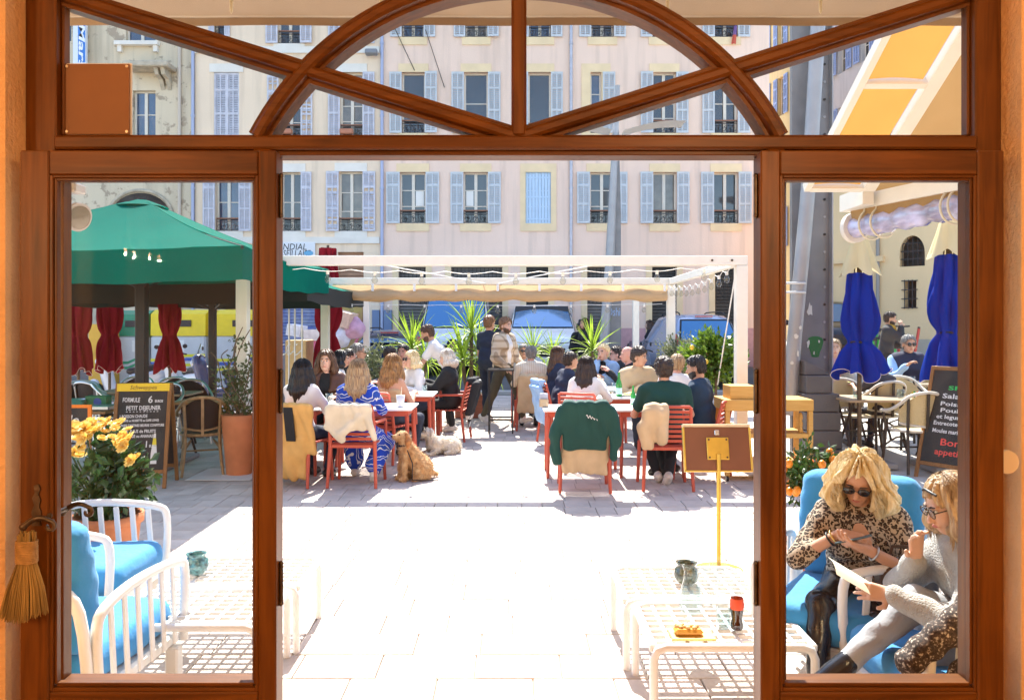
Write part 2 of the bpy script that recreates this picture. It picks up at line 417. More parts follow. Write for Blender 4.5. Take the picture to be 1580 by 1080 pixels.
def strip(pts, wd, d0, d1):
    """moulded bar following a pixel path in the frame plane"""
    mbx = MB(); pts = [Vector(fpt(*p)) for p in pts]; prof = [(-.5, d1), (-.5, d0 * .45), (-.34, d0 * .45), (-.26, d0 * .85), (-.12, d0), (.12, d0), (.26, d0 * .85), (.34, d0 * .45), (.5, d0 * .45), (.5, d1)]
    vs = []
    for i, p in enumerate(pts):
        a = pts[max(i - 1, 0)]; b = pts[min(i + 1, len(pts) - 1)]; t = (b - a).normalized(); nrm = Vector((-t.z, 0, t.x))
        for (u, dd) in prof: vs.append(p + nrm * (u * wd * S) + Vector((0, dd, 0)))
    k = len(prof)
    fs = [[i * k + j, i * k + (j + 1) % k, (i + 1) * k + (j + 1) % k, (i + 1) * k + j] for i in range(len(pts) - 1) for j in range(k)]
    fs += [list(range(k)), list(range((len(pts) - 1) * k, len(pts) * k))]
    mbx.add(vs, fs); return mbx
AC = (800, 423); AR = 449
arc = [(AC[0] + AR * math.cos(t), AC[1] - AR * math.sin(t)) for t in np.linspace(R(27.6), R(152.4), 49)]
strip(arc, 33, -.052, .05).build('fanlight_arch', W_H, fr, off)
strip([(795, 214), (104, -2)], 31, -.047, .045).build('fanlight_bar', W_H, fr, off)
strip([(805, 214), (1487, -2)], 31, -.0465, .0455).build('fanlight_bar', W_H, fr, off)
# fanlight panes: polygons between the bars
def pane(pts, name, parent, dd=.012):
    q = MB(); q.prism([(fpt(*p)[0], fpt(*p)[2]) for p in pts], DW + dd, DW + dd + .005); return q.build(name, GLASS, parent, off)
aL = [p for p in arc if p[0] < 800][::-1]
pane([(104, ytop + 40), (104, 211), (402, 211)] + [p for p in aL if 402 < p[0] < 640] + [(640, ytop + 40)], 'pane', fr)
pane([(1487, ytop + 40), (1487, 211), (1198, 211)] + [(1600 - p[0], p[1]) for p in aL if 402 < p[0] < 640] + [(960, ytop + 40)], 'pane', fr)
pane([(402, 211), (800, 211), (800, -26)] + [p for p in aL if 402 < p[0] < 795][::-1], 'pane', fr)
pane([(800, 211), (1198, 211)] + [(1600 - p[0], p[1]) for p in aL if 402 < p[0] < 795] + [(800, -26)], 'pane', fr)
# side windows behind the open leaves
for sx in (0, 1):
    e = (lambda x: x) if sx == 0 else (lambda x: 1590 - x)
    xs = {'o': 99 if sx == 0 else 1492, 'g0': 106 if sx == 0 else 1482, 'g1': 398 if sx == 0 else 1204, 'p0': 398 if sx == 0 else 1172, 'p1': 428 if sx == 0 else 1204}
    fbox(xs['p0'], 236, xs['p1'], 1400, -.06, .025, 'post', W_V, .006)
    fbox(xs['o'], 236, xs['p0'] if sx == 0 else xs['p1'], 281, -.04, .02, 'side_window_rail', W_H)
    fbox(xs['o'], 1042, xs['p0'] if sx == 0 else xs['p1'], 1100, -.04, .02, 'side_window_rail', W_H)
    fbox(xs['o'], 1100, xs['p0'] if sx == 0 else xs['p1'], 1400, -.02, .03, 'side_window_panel', W_V)
    fbox(xs['o'], 281, xs['g0'], 1042, -.03, .018, 'side_window_bead', W_V, .002)
    pane([(xs['o'], 270), (xs['p0'] if sx == 0 else xs['p1'], 270), (xs['p0'] if sx == 0 else xs['p1'], 1050), (xs['o'], 1050)], 'pane', fr, .006)
    # rebate with hinge on the opening side
    j0, j1 = (428, 434) if sx == 0 else (1165, 1172)
    fbox(j0, 243, j1, 1400, -.035, .02, 'door_stop', W_V, .004)
q = MB(); q.box((fx0, DW - .09, .004), (fx1, DW + .20, .03), ch=.006); tag(q.build('threshold', mat('threshold_stone', (.42, .38, .33), .7, var=.1)), 'stone threshold under the varnished door frame', 'threshold')

# square plate screwed on the fanlight
pl = thing('square_plate', 'brown square plate with four corner screws fixed at the fanlight', 'plate', fpt(152, 208, DW - .003))
q = MB(); a, b = fpt(104, 209), fpt(202, 101); q.box((a[0], DW - .012, a[2]), (b[0], DW - .004, b[2]), ch=.001); q.build('board', mat('brown_plate', (.26, .115, .048), .6, var=.06, scale=6), pl, pl.location)
q = MB(); a, b = fpt(101, 211), fpt(204, 99); q.box((a[0], DW - .004, a[2]), (b[0], DW + .002, b[2])); q.build('backing', mat('white_backing', (.8, .78, .74), .6), pl, pl.location)
for sx in (107, 199):
    for sy in (105, 205):
        q = MB(); c = fpt(sx, sy); q.cyl((c[0], DW - .016, c[2]), (c[0], DW - .01, c[2]), .0045, n=8); q.build('screw', mat('screw_metal', (.7, .62, .5), .3, .9), pl, pl.location)

# ================================================================ the two open door leaves, folded back against the frame
DL = 2.29
def lx(x): return GX(x, DL)
def lz(y): return GZ(y, DL)
def leaf(x0, x1, g0, g1, label, handle_left):
    t = thing('door_leaf', label, 'door', (lx((x0 + x1) / 2), DL, 0.012)); o = t.location
    def bx(xa, ya, xb, yb, d0, d1, nm, m, ch=.004, zz=None):
        q = MB(); q.box((lx(xa), DL + d0, lz(yb) if zz is None else zz), (lx(xb), DL + d1, lz(ya)), ch=ch); return q.build(nm, m, t, o)
    bx(x0, 232, g0 - 9, 1000, 0, .045, 'stile', W_V, zz=.012); bx(g1 + 9, 232, x1, 1000, 0, .045, 'stile', W_V, zz=.012)
    bx(g0 - 9, 232, g1 + 9, 270, .001, .044, 'top_rail', W_H); bx(g0 - 9, 1068, g1 + 9, 1190, .001, .044, 'bottom_rail', W_H)
    bx(g0 - 9, 1190, g1 + 9, 1400, .012, .033, 'lower_panel', W_V, zz=.03)
    for (a, b_, c, d_) in ((g0 - 9, 270, g0 - 4, 1068), (g1 + 4, 270, g1 + 9, 1068)):
        bx(a, b_, c, d_, .004, .042, 'moulding', W_V, .002)
    for (a, b_, c, d_) in ((g0 - 4, 274, g0, 1058), (g1, 274, g1 + 4, 1058)):
        bx(a, b_, c, d_, .012, .034, 'moulding', W_V, .0015)
    for (a, b_, c, d_) in ((g0 - 4, 270, g1 + 4, 274), (g0 - 4, 1062, g1 + 4, 1068)):
        bx(a, b_, c, d_, .0042, .0418, 'moulding', W_H, .002)
    for (a, b_, c, d_) in ((g0, 274, g1, 278), (g0, 1056, g1, 1062)):
        bx(a, b_, c, d_, .0122, .0338, 'moulding', W_H, .0015)
    q = MB(); q.box((lx(g0 - 3), DL + .020, lz(1061)), (lx(g1 + 3), DL + .025, lz(275))); q.build('pane', GLASS, t, o)
    hx = x1 + 3 if handle_left else x0 - 3
    for hy in (300, 605, 905):
        q = MB(); q.cyl((lx(hx), DL + .03, lz(hy + 28)), (lx(hx), DL + .03, lz(hy - 28)), .0065, n=10)
        for zz in (hy + 31, hy - 31): q.ell((lx(hx), DL + .03, lz(zz)), (.0075, .0075, .009), 8, 5)
        q.build('hinge', IRON, t, o)
    return t
LL = leaf(30, 426, 84, 389, 'left open glazed door leaf with curled iron handle, straw broom hanging on it', True)
RL = leaf(1174, 1550, 1213, 1500, 'right open glazed door leaf without a broom, beside the sofa', False)
# handle: scroll lever and plate on the left leaf
o = LL.location; hz, hxx = lz(800), lx(57)
q = MB()
plate = [(-.008, .095), (.006, .10), (.012, .085), (.006, .07), (.012, .055), (.008, .035), (.014, .02), (.012, -.01), (.014, -.02), (-.014, -.02), (-.012, .0), (-.014, .02), (-.006, .04), (-.012, .06), (-.004, .075)]
q.prism([(hxx + a, hz + b) for a, b in plate], DL - .004, DL); q.build('lock_plate', IRON, LL, o)
def lever(sgn, dd):
    q = MB(); pts = []; rs = []
    for t_ in np.linspace(0, 1, 14): pts.append((hxx - .012 + .075 * t_, DL + dd, hz - .012 + .022 * math.sin(t_ * 2.6) + .006 * t_)); rs.append(.0085 - .002 * t_)
    ex, ez = pts[-1][0], pts[-1][2]
    for t_ in np.linspace(.1, 5.2, 16): r_ = .016 * (1 - t_ / 9); pts.append((ex + r_ * math.sin(t_), DL + dd, ez - .016 + r_ * math.cos(t_))); rs.append(.0065 - .0004 * t_)
    q.tube(pts, rs, 8); q.cyl((hxx, DL + dd, hz), (hxx, DL, hz), .008, n=8); q.ell((hxx - .012, DL + dd, hz - .012), (.012, .01, .011), 8, 6)
    return q
lever(1, -.045).build('handle', IRON, LL, o)
q = lever(1, .09); xf(q, Matrix.Translation((.035, 0, .008))); q.build('handle', IRON, LL, o)
# switch plate on the right wall
q = MB(); q.cyl((GX(1551, 2.36), 2.348, GZ(712, 2.36)), (GX(1551, 2.36), 2.36, GZ(712, 2.36)), .034, .036, n=24)
tag(q.build('wall_switch', mat('ivory_plastic', (.8, .7, .55), .35)), 'round ivory wall switch on ochre wall beside right door leaf', 'switch')

# straw broom hanging from the handle
STRAW = mat('straw', (.34, .22, .07), .8, var=.4, scale=40, stretch=(1, 1, .1)); STR2 = mat('straw_cord', (.42, .25, .09), .8, var=.2, scale=60)
br = thing('straw_broom', 'small straw hand broom hanging from the iron door handle', 'broom', (lx(50), DL - .045, lz(948)))
o = br.location; bxc = lx(56)
q = MB()
for i in range(34):
    a = random.uniform(0, 6.28); r_ = .022 * math.sqrt(random.random()); q.cyl((bxc + r_ * math.cos(a), DL - .045 + r_ * math.sin(a) * .7, lz(865)), (bxc + r_ * math.cos(a) * 1.1, DL - .045 + r_ * .7 * math.sin(a), lz(812 + random.uniform(0, 8))), .0035, n=5)
q.build('handle_stalks', STRAW, br, o)
q = MB()
for i in range(14):
    zz = lz(828 + i * 2.4); q.tube([(bxc + .0275 * math.cos(a), DL - .045 + .021 * math.sin(a), zz + .001 * math.sin(a * 3 + i)) for a in np.linspace(0, 2 * PI, 17)[:-1]], .003, 5, closed=True)
q.build('binding', STR2, br, o)
q = MB(); bot = 948
for i in range(420):
    a = random.uniform(0, 6.28); r_ = math.sqrt(random.random()); u, v_ = r_ * math.cos(a), r_ * math.sin(a)
    x_t, y_t = bxc + .024 * u, DL - .045 + .018 * v_; x_b = lx(50) + .068 * u + random.gauss(0, .002); y_b = DL - .042 + .028 * v_
    zb = lz(bot - 5 * abs(u) + random.uniform(-6, 3) - (5 if u > .3 else 0))
    mid = ((x_t + x_b) / 2 + .006 * u, (y_t + y_b) / 2, (lz(860) + zb) / 2)
    q.tube([(x_t, y_t, lz(858)), mid, (x_b, y_b, zb)], [.0017, .0016, .0010], 4, caps=False)
q.build('bristles', STRAW, br, o)

# ================================================================ awning over the doorway, outside
CANV = mat('awning_canvas', (.42, .32, .22), .85, var=.05, scale=3, bump=.1, bscale=250)
aw = thing('shop_awning', 'beige canvas awning with short valance stretched out above the doorway', 'awning', (0, 2.71, 3.3)); o = aw.location
vb, vt = GZ(40, 4.1), GZ(27, 4.1)
q = MB(); q.grid(lambda u, v: (-2.6 + 5.0 * u, 2.71 + 1.37 * v, 3.62 + (vt - 3.62) * v - .03 * math.sin(PI * v) + .006 * math.sin(u * 21) * math.sin(PI * v)), 60, 8); q.build('canvas', CANV, aw, o)
q = MB(); q.grid(lambda u, v: (-2.6 + 5.0 * u, 4.10 + .006 * math.sin(u * 40), vt + (vb - vt) * v), 120, 2); q.build('valance', CANV, aw, o)
q = MB(); q.cyl((-2.6, 4.09, vt + .006), (2.4, 4.09, vt + .006), .012, n=8); q.build('front_bar', mat('awning_bar', (.55, .47, .36), .5), aw, o)
for sx in (357, 588, 1030, 1266, 1440):
    c = P(sx, 8, 3.9); q = MB(); q.lathe([(.001, -.045), (.008, -.03), (.009, .02), (.004, .045)], 8, c); q.build('cord_peg', mat('peg_white', (.8, .72, .5), .5), aw, o)

# round outdoor lamp on a bracket beside the left window
wl = thing('wall_lamp', 'round white outdoor lamp on a bracket beside the green parasol', 'lamp', (-2.05, 2.705, GZ(300, 3.1))); o = wl.location; LW = mat('lamp_white', (.72, .70, .66), .4)
q = MB(); q.box((-2.10, 2.702, o.z - .05), (-2.0, 2.72, o.z + .09), ch=.004); q.build('mounting_plate', LW, wl, o)
q = MB(); q.tube(smooth_path([(-2.05, 2.72, o.z + .04), (-1.92, 3.0, o.z + .05), (GX(112, 3.1), 3.1, o.z + .04)]), .014, 8); q.build('bracket', LW, wl, o)
q = MB(); q.box((GX(96, 3.1), 3.06, GZ(299, 3.1)), (GX(125, 3.1), 3.14, GZ(284, 3.1)), ch=.006); q.build('junction_box', LW, wl, o)
c = P(110, 332, 3.1); ax = Vector((.85, -.35, -.25)).normalized()
q = MB(); q.cyl(c - ax * .07, c + ax * .03, .040, .050, n=20); q.cyl(c + ax * .03, c + ax * .045, .056, n=20); q.build('lamp_head', LW, wl, o)
q = MB(); q.cyl(c + ax * .045, c + ax * .05, .046, n=20); q.build('lens', glassmat('lamp_lens', (.8, .78, .72), refl=1.5), wl, o)
# ================================================================ ground
CXM = lambda x, d: GX(x, d)
def tile_mat(name, c, var=.18):
    """paving: colour differs from stone to stone (object random) and with fine noise"""
    m = mat(name, c, .85, var=var, scale=3.5, bump=.25, bscale=45, detail=6); return m
PAVE = [tile_mat('paving_stone_%d' % i, c) for i, c in enumerate(((.52, .45, .40), (.56, .485, .43), (.49, .425, .375)))]
q = MB(); q.box((-60, 2.71, -.30), (60, 140, -.012)); struct('ground', q, mat('ground_asphalt', (.42, .39, .36), .9, var=.1, scale=.8, bump=.2, bscale=30))
pav = MB(); pav.box((-9, 2.705, -.011), (9, 18.6, -.008)); pv = struct('terrace_paving', pav, mat('paving_joint', (.24, .21, .18), .95, var=.2, scale=12))
rest = MB(); tiles = []
yy = 2.72; row = 0
while yy < 18.3:
    dpt = .27 if yy < 9.2 else .30
    xlim = .68 * (yy + .6) + .25; xx = -xlim - random.uniform(0, .3); wv = (.34, .62) if yy < 6.7 else ((.17, .30) if yy < 9.2 else (.3, .5))
    while xx < xlim:
        wd = random.uniform(*wv); tiles.append((yy, xx, wd, dpt)); xx += wd
    yy += dpt; row += 1
tm = {}
cnt = 0
for (yy, xx, wd, dpt) in tiles:
    dz = random.uniform(-.0015, .0015); mi = random.randrange(3)
    if cnt < 300 and yy > 3.2 and abs(xx + wd / 2) < .66 * yy:
        wq = round(wd / .04) * .04; key = (round(wq, 2), dpt, mi)
        if key not in tm: t_ = MB(); t_.box((.003, .003, -.03), (wq - .003, dpt - .003, 0), ch=.004); tm[key] = t_.mesh('paving_stone', PAVE[mi])
        ob = link('paving_stone', tm[key], pv, (xx, yy, .0035 + dz)); ob.scale = ((wd) / wq, 1, 1); cnt += 1
    else:
        rest.box((xx + .003, yy + .003, -.02), (xx + wd - .003, yy + dpt - .003, dz), mi, ch=0)
ro = rest.build('paving_stones', PAVE, pv); ro['kind'] = 'stuff'
q = MB(); q.box((-7, 18.6, -.011), (7, 18.9, .09), ch=.01); struct('kerb', q, mat('kerb_stone', (.45, .42, .39), .85, var=.12, scale=3, bump=.2))
q = MB(); q.box((-40, 24.6, -.011), (9.5, 26.4, .10), ch=.01); struct('pavement', q, mat('pavement_concrete', (.40, .37, .34), .9, var=.1, scale=2, bump=.2))

# ================================================================ houses across the square
DB = 26.5
def bz(y): return GZ(y, DB)
def bxp(x): return GX(x, DB)
def stucco(name, c, stain=.42, c2=None):
    """lime render: blotchy, with rain streaks drawn downward"""
    if name in MATS: return MATS[name]
    m = mat(name, c, .92, var=.05, scale=.6, bump=.25, bscale=18); n = m.node_tree; b = n.nodes['Principled BSDF']; base = b.inputs['Base Color'].links[0].from_socket
    tc = n.nodes.new('ShaderNodeTexCoord'); mp = n.nodes.new('ShaderNodeMapping'); mp.inputs['Scale'].default_value = (2.2, 2.2, .16); n.links.new(tc.outputs['Object'], mp.inputs[0])
    nz = n.nodes.new('ShaderNodeTexNoise'); nz.inputs['Scale'].default_value = 1.6; nz.inputs['Detail'].default_value = 7; n.links.new(mp.outputs[0], nz.inputs[0])
    cr = n.nodes.new('ShaderNodeValToRGB'); cr.color_ramp.elements[0].position = .50; cr.color_ramp.elements[1].position = .72; cr.color_ramp.elements[0].color = (0, 0, 0, 1); cr.color_ramp.elements[1].color = (stain,) * 3 + (1,)
    n.links.new(nz.outputs[0], cr.inputs[0]); mx = n.nodes.new('ShaderNodeMix'); mx.data_type = 'RGBA'; n.links.new(cr.outputs[0], mx.inputs[0]); n.links.new(base, mx.inputs[6]); mx.inputs[7].default_value = (*(c2 or tuple(k * .62 for k in c)), 1)
    last = mx.outputs[2]
    if stain > .5:      # peeling patches
        n2 = n.nodes.new('ShaderNodeTexNoise'); n2.inputs['Scale'].default_value = 1.9; n2.inputs['Detail'].default_value = 9; n2.inputs['Roughness'].default_value = .65; n.links.new(tc.outputs['Object'], n2.inputs[0])
        c3 = n.nodes.new('ShaderNodeValToRGB'); c3.color_ramp.elements[0].position = .55; c3.color_ramp.elements[1].position = .585; n.links.new(n2.outputs[0], c3.inputs[0])
        m2 = n.nodes.new('ShaderNodeMix'); m2.data_type = 'RGBA'; n.links.new(c3.outputs[0], m2.inputs[0]); n.links.new(last, m2.inputs[6]); m2.inputs[7].default_value = (.42, .33, .24, 1); last = m2.outputs[2]
    n.links.new(last, b.inputs['Base Color']); return m
PINK = stucco('pink_render', (.88, .65, .52)); CREAM = stucco('cream_render', (.88, .69, .51)); OLD = stucco('peeling_render', (.70, .58, .42), .75)
YEL = mat('yellow_trim', (.85, .65, .40), .9, var=.07, scale=2); WTRIM = mat('pale_trim', (.80, .74, .66), .9, var=.06, scale=2)
SHUT = mat('shutter_blue_grey', (.56, .585, .61), .7, var=.08, scale=5); SHUTW = mat('shutter_lilac_grey', (.58, .57, .63), .7, var=.12, scale=6); SHUTB = mat('shutter_sky_blue', (.50, .64, .80), .7, var=.06, scale=4)
WFR = mat('window_paint', (.75, .68, .58), .6, var=.05); RAIL = mat('railing_iron', (.03, .028, .03), .55); WINT = mat('window_inside', (.05, .045, .04), .9, var=.5, scale=3)
PANE = mat('house_pane', (.035, .04, .045), .06, spec=.9, var=.25, scale=1.5)
PANES = [PANE, PANE, mat('curtained_pane', (.17, .145, .115), .10, spec=.8, var=.3, scale=2.5), mat('sky_tinted_pane', (.05, .085, .15), .05, spec=1., var=.3, scale=1.2)]  # last pane: reflected sky painted in as a blue base colour
WOODSILL = mat('handrail_wood', (.30, .12, .06), .6)
# shared meshes -------------------------------------------------
def shutter_mesh(w, h, m, broken=0):
    q = MB(); s = .05; q.box((0, -.02, 0), (s, .02, h)); q.box((w - s, -.02, 0), (w, .02, h))
    for zc in (0, h * .36, h * .72, h - .07): q.box((s, -.019, zc), (w - s, .019, zc + .07))
    q.box((w / 2 - .02, -.018, .07), (w / 2 + .02, .018, h - .07))
    nsl = int(h / .062); rr = random.Random(broken)
    for i in range(nsl):
        z = .05 + (h - .1) * (i + .5) / nsl
        if broken and rr.random() < .28: continue
        q.add([(s, -.016, z - .034), (w - s, -.016, z - .034 + (rr.uniform(-.02, .02) if broken else 0)), (w - s, .014, z + .022), (s, .014, z + .022)], [(0, 1, 2, 3)])
    return q.mesh('shutter', m)
def planks_mesh(w, h, m):
    q = MB(); n_ = 4
    for i in range(n_): q.box((w * i / n_ + .004, -.018, 0), (w * (i + 1) / n_ - .004, .018, h), ch=.004)
    for z in (.12, h * .5, h - .2): q.box((.0, -.03, z), (w, -.018, z + .05))
    return q.mesh('shutter', m)
def railing_mesh(w, h):
    q = MB(); q.box((0, -.02, h - .012), (w, .02, h + .012)); q.box((0, -.012, .02), (w, .012, .04)); q.box((0, -.012, h * .78), (w, .012, h * .78 + .018))
    n_ = max(3, int(w / .24))
    for i in range(n_ + 1): x = w * i / n_; q.box((x - .008, -.009, 0), (x + .008, .009, h))
    for i in range(n_):
        x0 = w * i / n_; wd = w / n_
        for (cx_, cz_, r_, a0, a1) in ((.32, .5, .30, -2, 3.6), (.68, .36, .26, 1.2, 6.6), (.5, .66, .16, 0, 6.28)):
            q.tube([(x0 + wd * cx_ + wd * r_ * (1 - .45 * k) * math.cos(a0 + (a1 - a0) * k), 0, h * .8 * cz_ + wd * r_ * (1 - .45 * k) * math.sin(a0 + (a1 - a0) * k)) for k in np.linspace(0, 1, 9)], .009, 4, caps=False)
    return q.mesh('railing', RAIL)
MESHC = {}
def cached(key, fn):
    if key not in MESHC: MESHC[key] = fn()
    return MESHC[key]

def wall_with_holes(x0, x1, z0, z1, holes, y0, y1):
    """front wall panel with real window openings and reveals"""
    q = MB(); xs = sorted({x0, x1, *[h[0] for h in holes], *[h[1] for h in holes]}); zs = sorted({z0, z1, *[h[2] for h in holes], *[h[3] for h in holes]})
    for i in range(len(xs) - 1):
        for j in range(len(zs) - 1):
            cx_, cz_ = (xs[i] + xs[i + 1]) / 2, (zs[j] + zs[j + 1]) / 2
            if any(h[0] < cx_ < h[1] and h[2] < cz_ < h[3] for h in holes): continue
            q.add([(xs[i], y0, zs[j]), (xs[i + 1], y0, zs[j]), (xs[i + 1], y0, zs[j + 1]), (xs[i], y0, zs[j + 1])], [(0, 1, 2, 3)])
    for (a, b, c, d) in holes:
        q.add([(a, y0, c), (b, y0, c), (b, y1, c), (a, y1, c)], [(0, 1, 2, 3)]); q.add([(a, y0, d), (b, y0, d), (b, y1, d), (a, y1, d)], [(0, 1, 2, 3)])
        q.add([(a, y0, c), (a, y0, d), (a, y1, d), (a, y1, c)], [(0, 1, 2, 3)]); q.add([(b, y0, c), (b, y0, d), (b, y1, d), (b, y1, c)], [(0, 1, 2, 3)])
    return q
def window(house, off, a, b, c, d, y0, style='french', rows=3, trim=None, shut=None, sw=None, rail=.40, sheet=None, top=0.):
    """opening a..b, c..d in front plane y0. Parts: window (> pane, railing), shutters, trim."""
    f = MB(); yb = y0 + .16; t = .055
    f.box((a, yb, c), (a + t, yb + .05, d)); f.box((b - t, yb, c), (b, yb + .05, d)); f.box((a + t, yb, d - t), (b - t, yb + .05, d)); f.box((a + t, yb, c), (b - t, yb + .05, c + t))
    cols = [(a + t, b - t)]
    if style == 'french':
        mid = (a + b) / 2; f.box((mid - .05, yb - .012, c + t), (mid + .05, yb + .05, d - t)); cols = [(a + t, mid - .05), (mid + .05, b - t)]
    zr = [c + t + (d - c - 2 * t) * k / rows for k in range(rows + 1)]
    for k in range(1, rows):
        for (p, q_) in cols: f.box((p, yb + .008, zr[k] - .015), (q_, yb + .045, zr[k] + .015))
    wn = f.build('window', WFR, house, off)
    pm = random.choice(PANES)
    for (p, q_) in cols:
        for k in range(rows):
            g = MB(); tl = random.uniform(-.012, .012); g.add([(p, yb + .03 + tl, zr[k] + .0), (q_, yb + .03 - tl, zr[k]), (q_, yb + .03 - tl, zr[k + 1]), (p, yb + .03 + tl, zr[k + 1])], [(0, 1, 2, 3)]); g.build('pane', pm, wn, off)
    if sheet:
        g = MB(); p, q_ = cols[sheet[0]]; z0, z1 = zr[sheet[1]], zr[sheet[1] + 1]; g.box((p + .03, yb + .012, z0 + .02), (q_ - .03, yb + .015, z1 - .02)); g.build('paper_sheet', mat('paper_white', (.85, .84, .8), .8), wn, off)
    if rail:
        wd = round(b - a - .02, 2); r_ = link('railing', cached(('rail', wd, rail), lambda: railing_mesh(wd, rail)), wn); r_.location = (a + .01 - off[0], y0 + .05 - off[1], c + .01 - off[2])
        g = MB(); g.box((a, y0 + .02, c + rail + .015), (b, y0 + .08, c + rail + .05)); g.build('handrail', WOODSILL, wn, off)
    if trim:
        m, pad, side = trim
        pieces = [((a - pad, y0 - .03, d), (b + pad, y0 + .02, d + .28), 'lintel'), ((a - pad, y0 - .034, c - .26), (b + pad, y0 + .02, c), 'sill')]
        if side: pieces += [((a - pad, y0 - .028, c), (a, y0 + .02, d), 'window_jamb'), ((b, y0 - .028, c), (b + pad, y0 + .02, d), 'window_jamb')]
        for lo_, hi_, nm_ in pieces: g = MB(); g.box(lo_, hi_); g.build(nm_, m, house, off)
    if shut:
        m, kind, ang = shut; sw = sw or (b - a) * .52; h = d - c
        for sd in (-1, 1):
            if ang == 'closed':
                o = link('shutter', cached(('pl', round((b - a) / 2, 2), round(h, 2), m.name), lambda: planks_mesh((b - a) / 2, h, m) if kind == 'plank' else shutter_mesh((b - a) / 2, h, m)), house)
                o.location = ((a if sd < 0 else (a + b) / 2) - off[0], y0 + .04 - off[1], c - off[2])
            else:
                br_ = kind if isinstance(kind, int) else 0
                o = link('shutter', cached(('sh', round(sw, 2), round(h, 2), m.name, br_), lambda: shutter_mesh(sw, h, m, br_)), house)
                jit = random.uniform(-.16, .16) if random.random() < .5 else 0.
                o.location = ((a - sw if sd < 0 else b) - off[0], y0 - .05 - off[1], c - off[2]); o.rotation_euler = (0, 0, jit * .5); o.location.y -= abs(jit) * .3
    return wn

def downpipe(house, off, x, z0, z1, y, m):
    q = MB(); q.cyl((x, y, z0), (x, y, z1), .055, n=10)
    for z in np.arange(z0 + 1, z1, 2.4): q.cyl((x, y, z), (x, y, z + .07), .07, n=10)
    q.build('downpipe', m, house, off)
PIPE = mat('zinc_pipe', (.50, .50, .56), .5, .3, var=.1)
def house(name, label, x0, x1, wins, m, base=None, ztop=13.6, depth=8., band=None, door_holes=()):
    h = thing(name, label, 'house', ((x0 + x1) / 2, DB, 0)); off = h.location
    holes = [(w_[0], w_[1], w_[2], w_[3]) for w_ in wins] + list(door_holes)
    wq = wall_with_holes(x0, x1, .02, ztop, holes, DB, DB + .22)
    wq.box((x0, DB + .5, .02), (x1, DB + depth, ztop)); wq.build('wall', m, h, off)
    q = MB(); q.box((x0 + .02, DB + .32, .1), (x1 - .02, DB + .33, ztop - .1)); q.build('dark_interior', WINT, h, off)
    q = MB(); q.box((x0, DB - .35, ztop), (x1, DB + depth, ztop + .25), ch=.05); q.build('roof_cornice', WTRIM, h, off)
    for w_ in wins: window(h, off, *w_[:4], DB, **(w_[4] if len(w_) > 4 else {}))
    return h, off
def wx(x0, x1, y0, y1, **kw): return (bxp(x0), bxp(x1), bz(y1), bz(y0), kw)
F1 = (266, 345); F2 = (112, 206); F3 = (-45, 58)
Wp = dict(trim=(YEL, .11, False), shut=(SHUT, 'l', 'open'))
pw = []
for (a, b) in ((617, 657), (715, 753)): pw.append(wx(a, b, *F1, sheet=(1 if a == 617 else 0, 1), **Wp))
pw.append(wx(811, 850, *F1, rail=0, trim=(YEL, .18, True), shut=(SHUTB, 'plank', 'closed')))
for (a, b) in ((620, 656), (716, 753)): pw.append(wx(a, b, *F2, rows=2, style='single', **Wp))
pw.append(wx(815, 850, *F2, rows=1, style='single', rail=.3, trim=(YEL, .11, False), shut=(SHUT, 'l', 'open')))
for (a, b) in ((620, 654), (718, 752), (816, 850)): pw.append(wx(a, b, *F3, rows=3, **Wp))
gd = [(bxp(615), bxp(657), .12, bz(412)), (bxp(696), bxp(775), .12, bz(412)), (bxp(812), bxp(846), .12, bz(412))]
hp, hoff = house('pink_house', 'pink rendered house with yellow window trim and one closed sky blue shutter', bxp(589), bxp(879), pw, PINK, door_holes=gd)
def shutterdoor(h, off, g, m, bars=True, name='garage_door'):
    q = MB(); a, b, c, d = g; n_ = int((d - c) / .11)
    for i in range(n_): q.box((a, DB + .14, c + (d - c) * i / n_ + .006), (b, DB + .18, c + (d - c) * (i + 1) / n_ - .004), ch=.012)
    q.build(name, m, h, off)
    if bars:
        q = MB()
        for x in np.arange(a + .07, b, .13): q.cyl((x, DB + .08, d - 1.2), (x, DB + .08, d - .03), .012, n=6)
        q.build('window_bars', RAIL, h, off)
GREYD = mat('grey_roller_door', (.16, .145, .13), .6, var=.15, scale=3); DARKD = mat('dark_door', (.06, .055, .05), .6, var=.2); TAN = mat('tan_door', (.40, .22, .13), .6, var=.15, scale=3)
for g, m in zip(gd, (GREYD, GREYD, DARKD)): shutterdoor(hp, hoff, g, m)
def door_trim(h, off, gs):
    for g in gs:
        for lo_, hi_, nm_ in (((g[0] - .2, DB - .03, .12), (g[0], DB + .01, g[3]), 'door_jamb'), ((g[1], DB - .03, .12), (g[1] + .2, DB + .01, g[3]), 'door_jamb'), ((g[0] - .2, DB - .032, g[3]), (g[1] + .2, DB + .01, g[3] + .28), 'door_lintel')):
            q = MB(); q.box(lo_, hi_); q.build(nm_, YEL, h, off)
def boxes(h, off, bs, nm, m):
    for lo_, hi_ in bs: q = MB(); q.box(lo_, hi_); q.build(nm, m, h, off)
door_trim(hp, hoff, gd)
ROSE = mat('rose_plinth', (.62, .36, .36), .9, var=.08)
boxes(hp, hoff, [((bxp(589), DB - .02, .1), (bxp(609), DB + .005, 1.5)), ((bxp(667), DB - .02, .1), (bxp(686), DB + .005, 1.5))], 'plinth_band', ROSE)
downpipe(hp, hoff, bxp(881), .3, 13.4, DB - .07, PIPE)

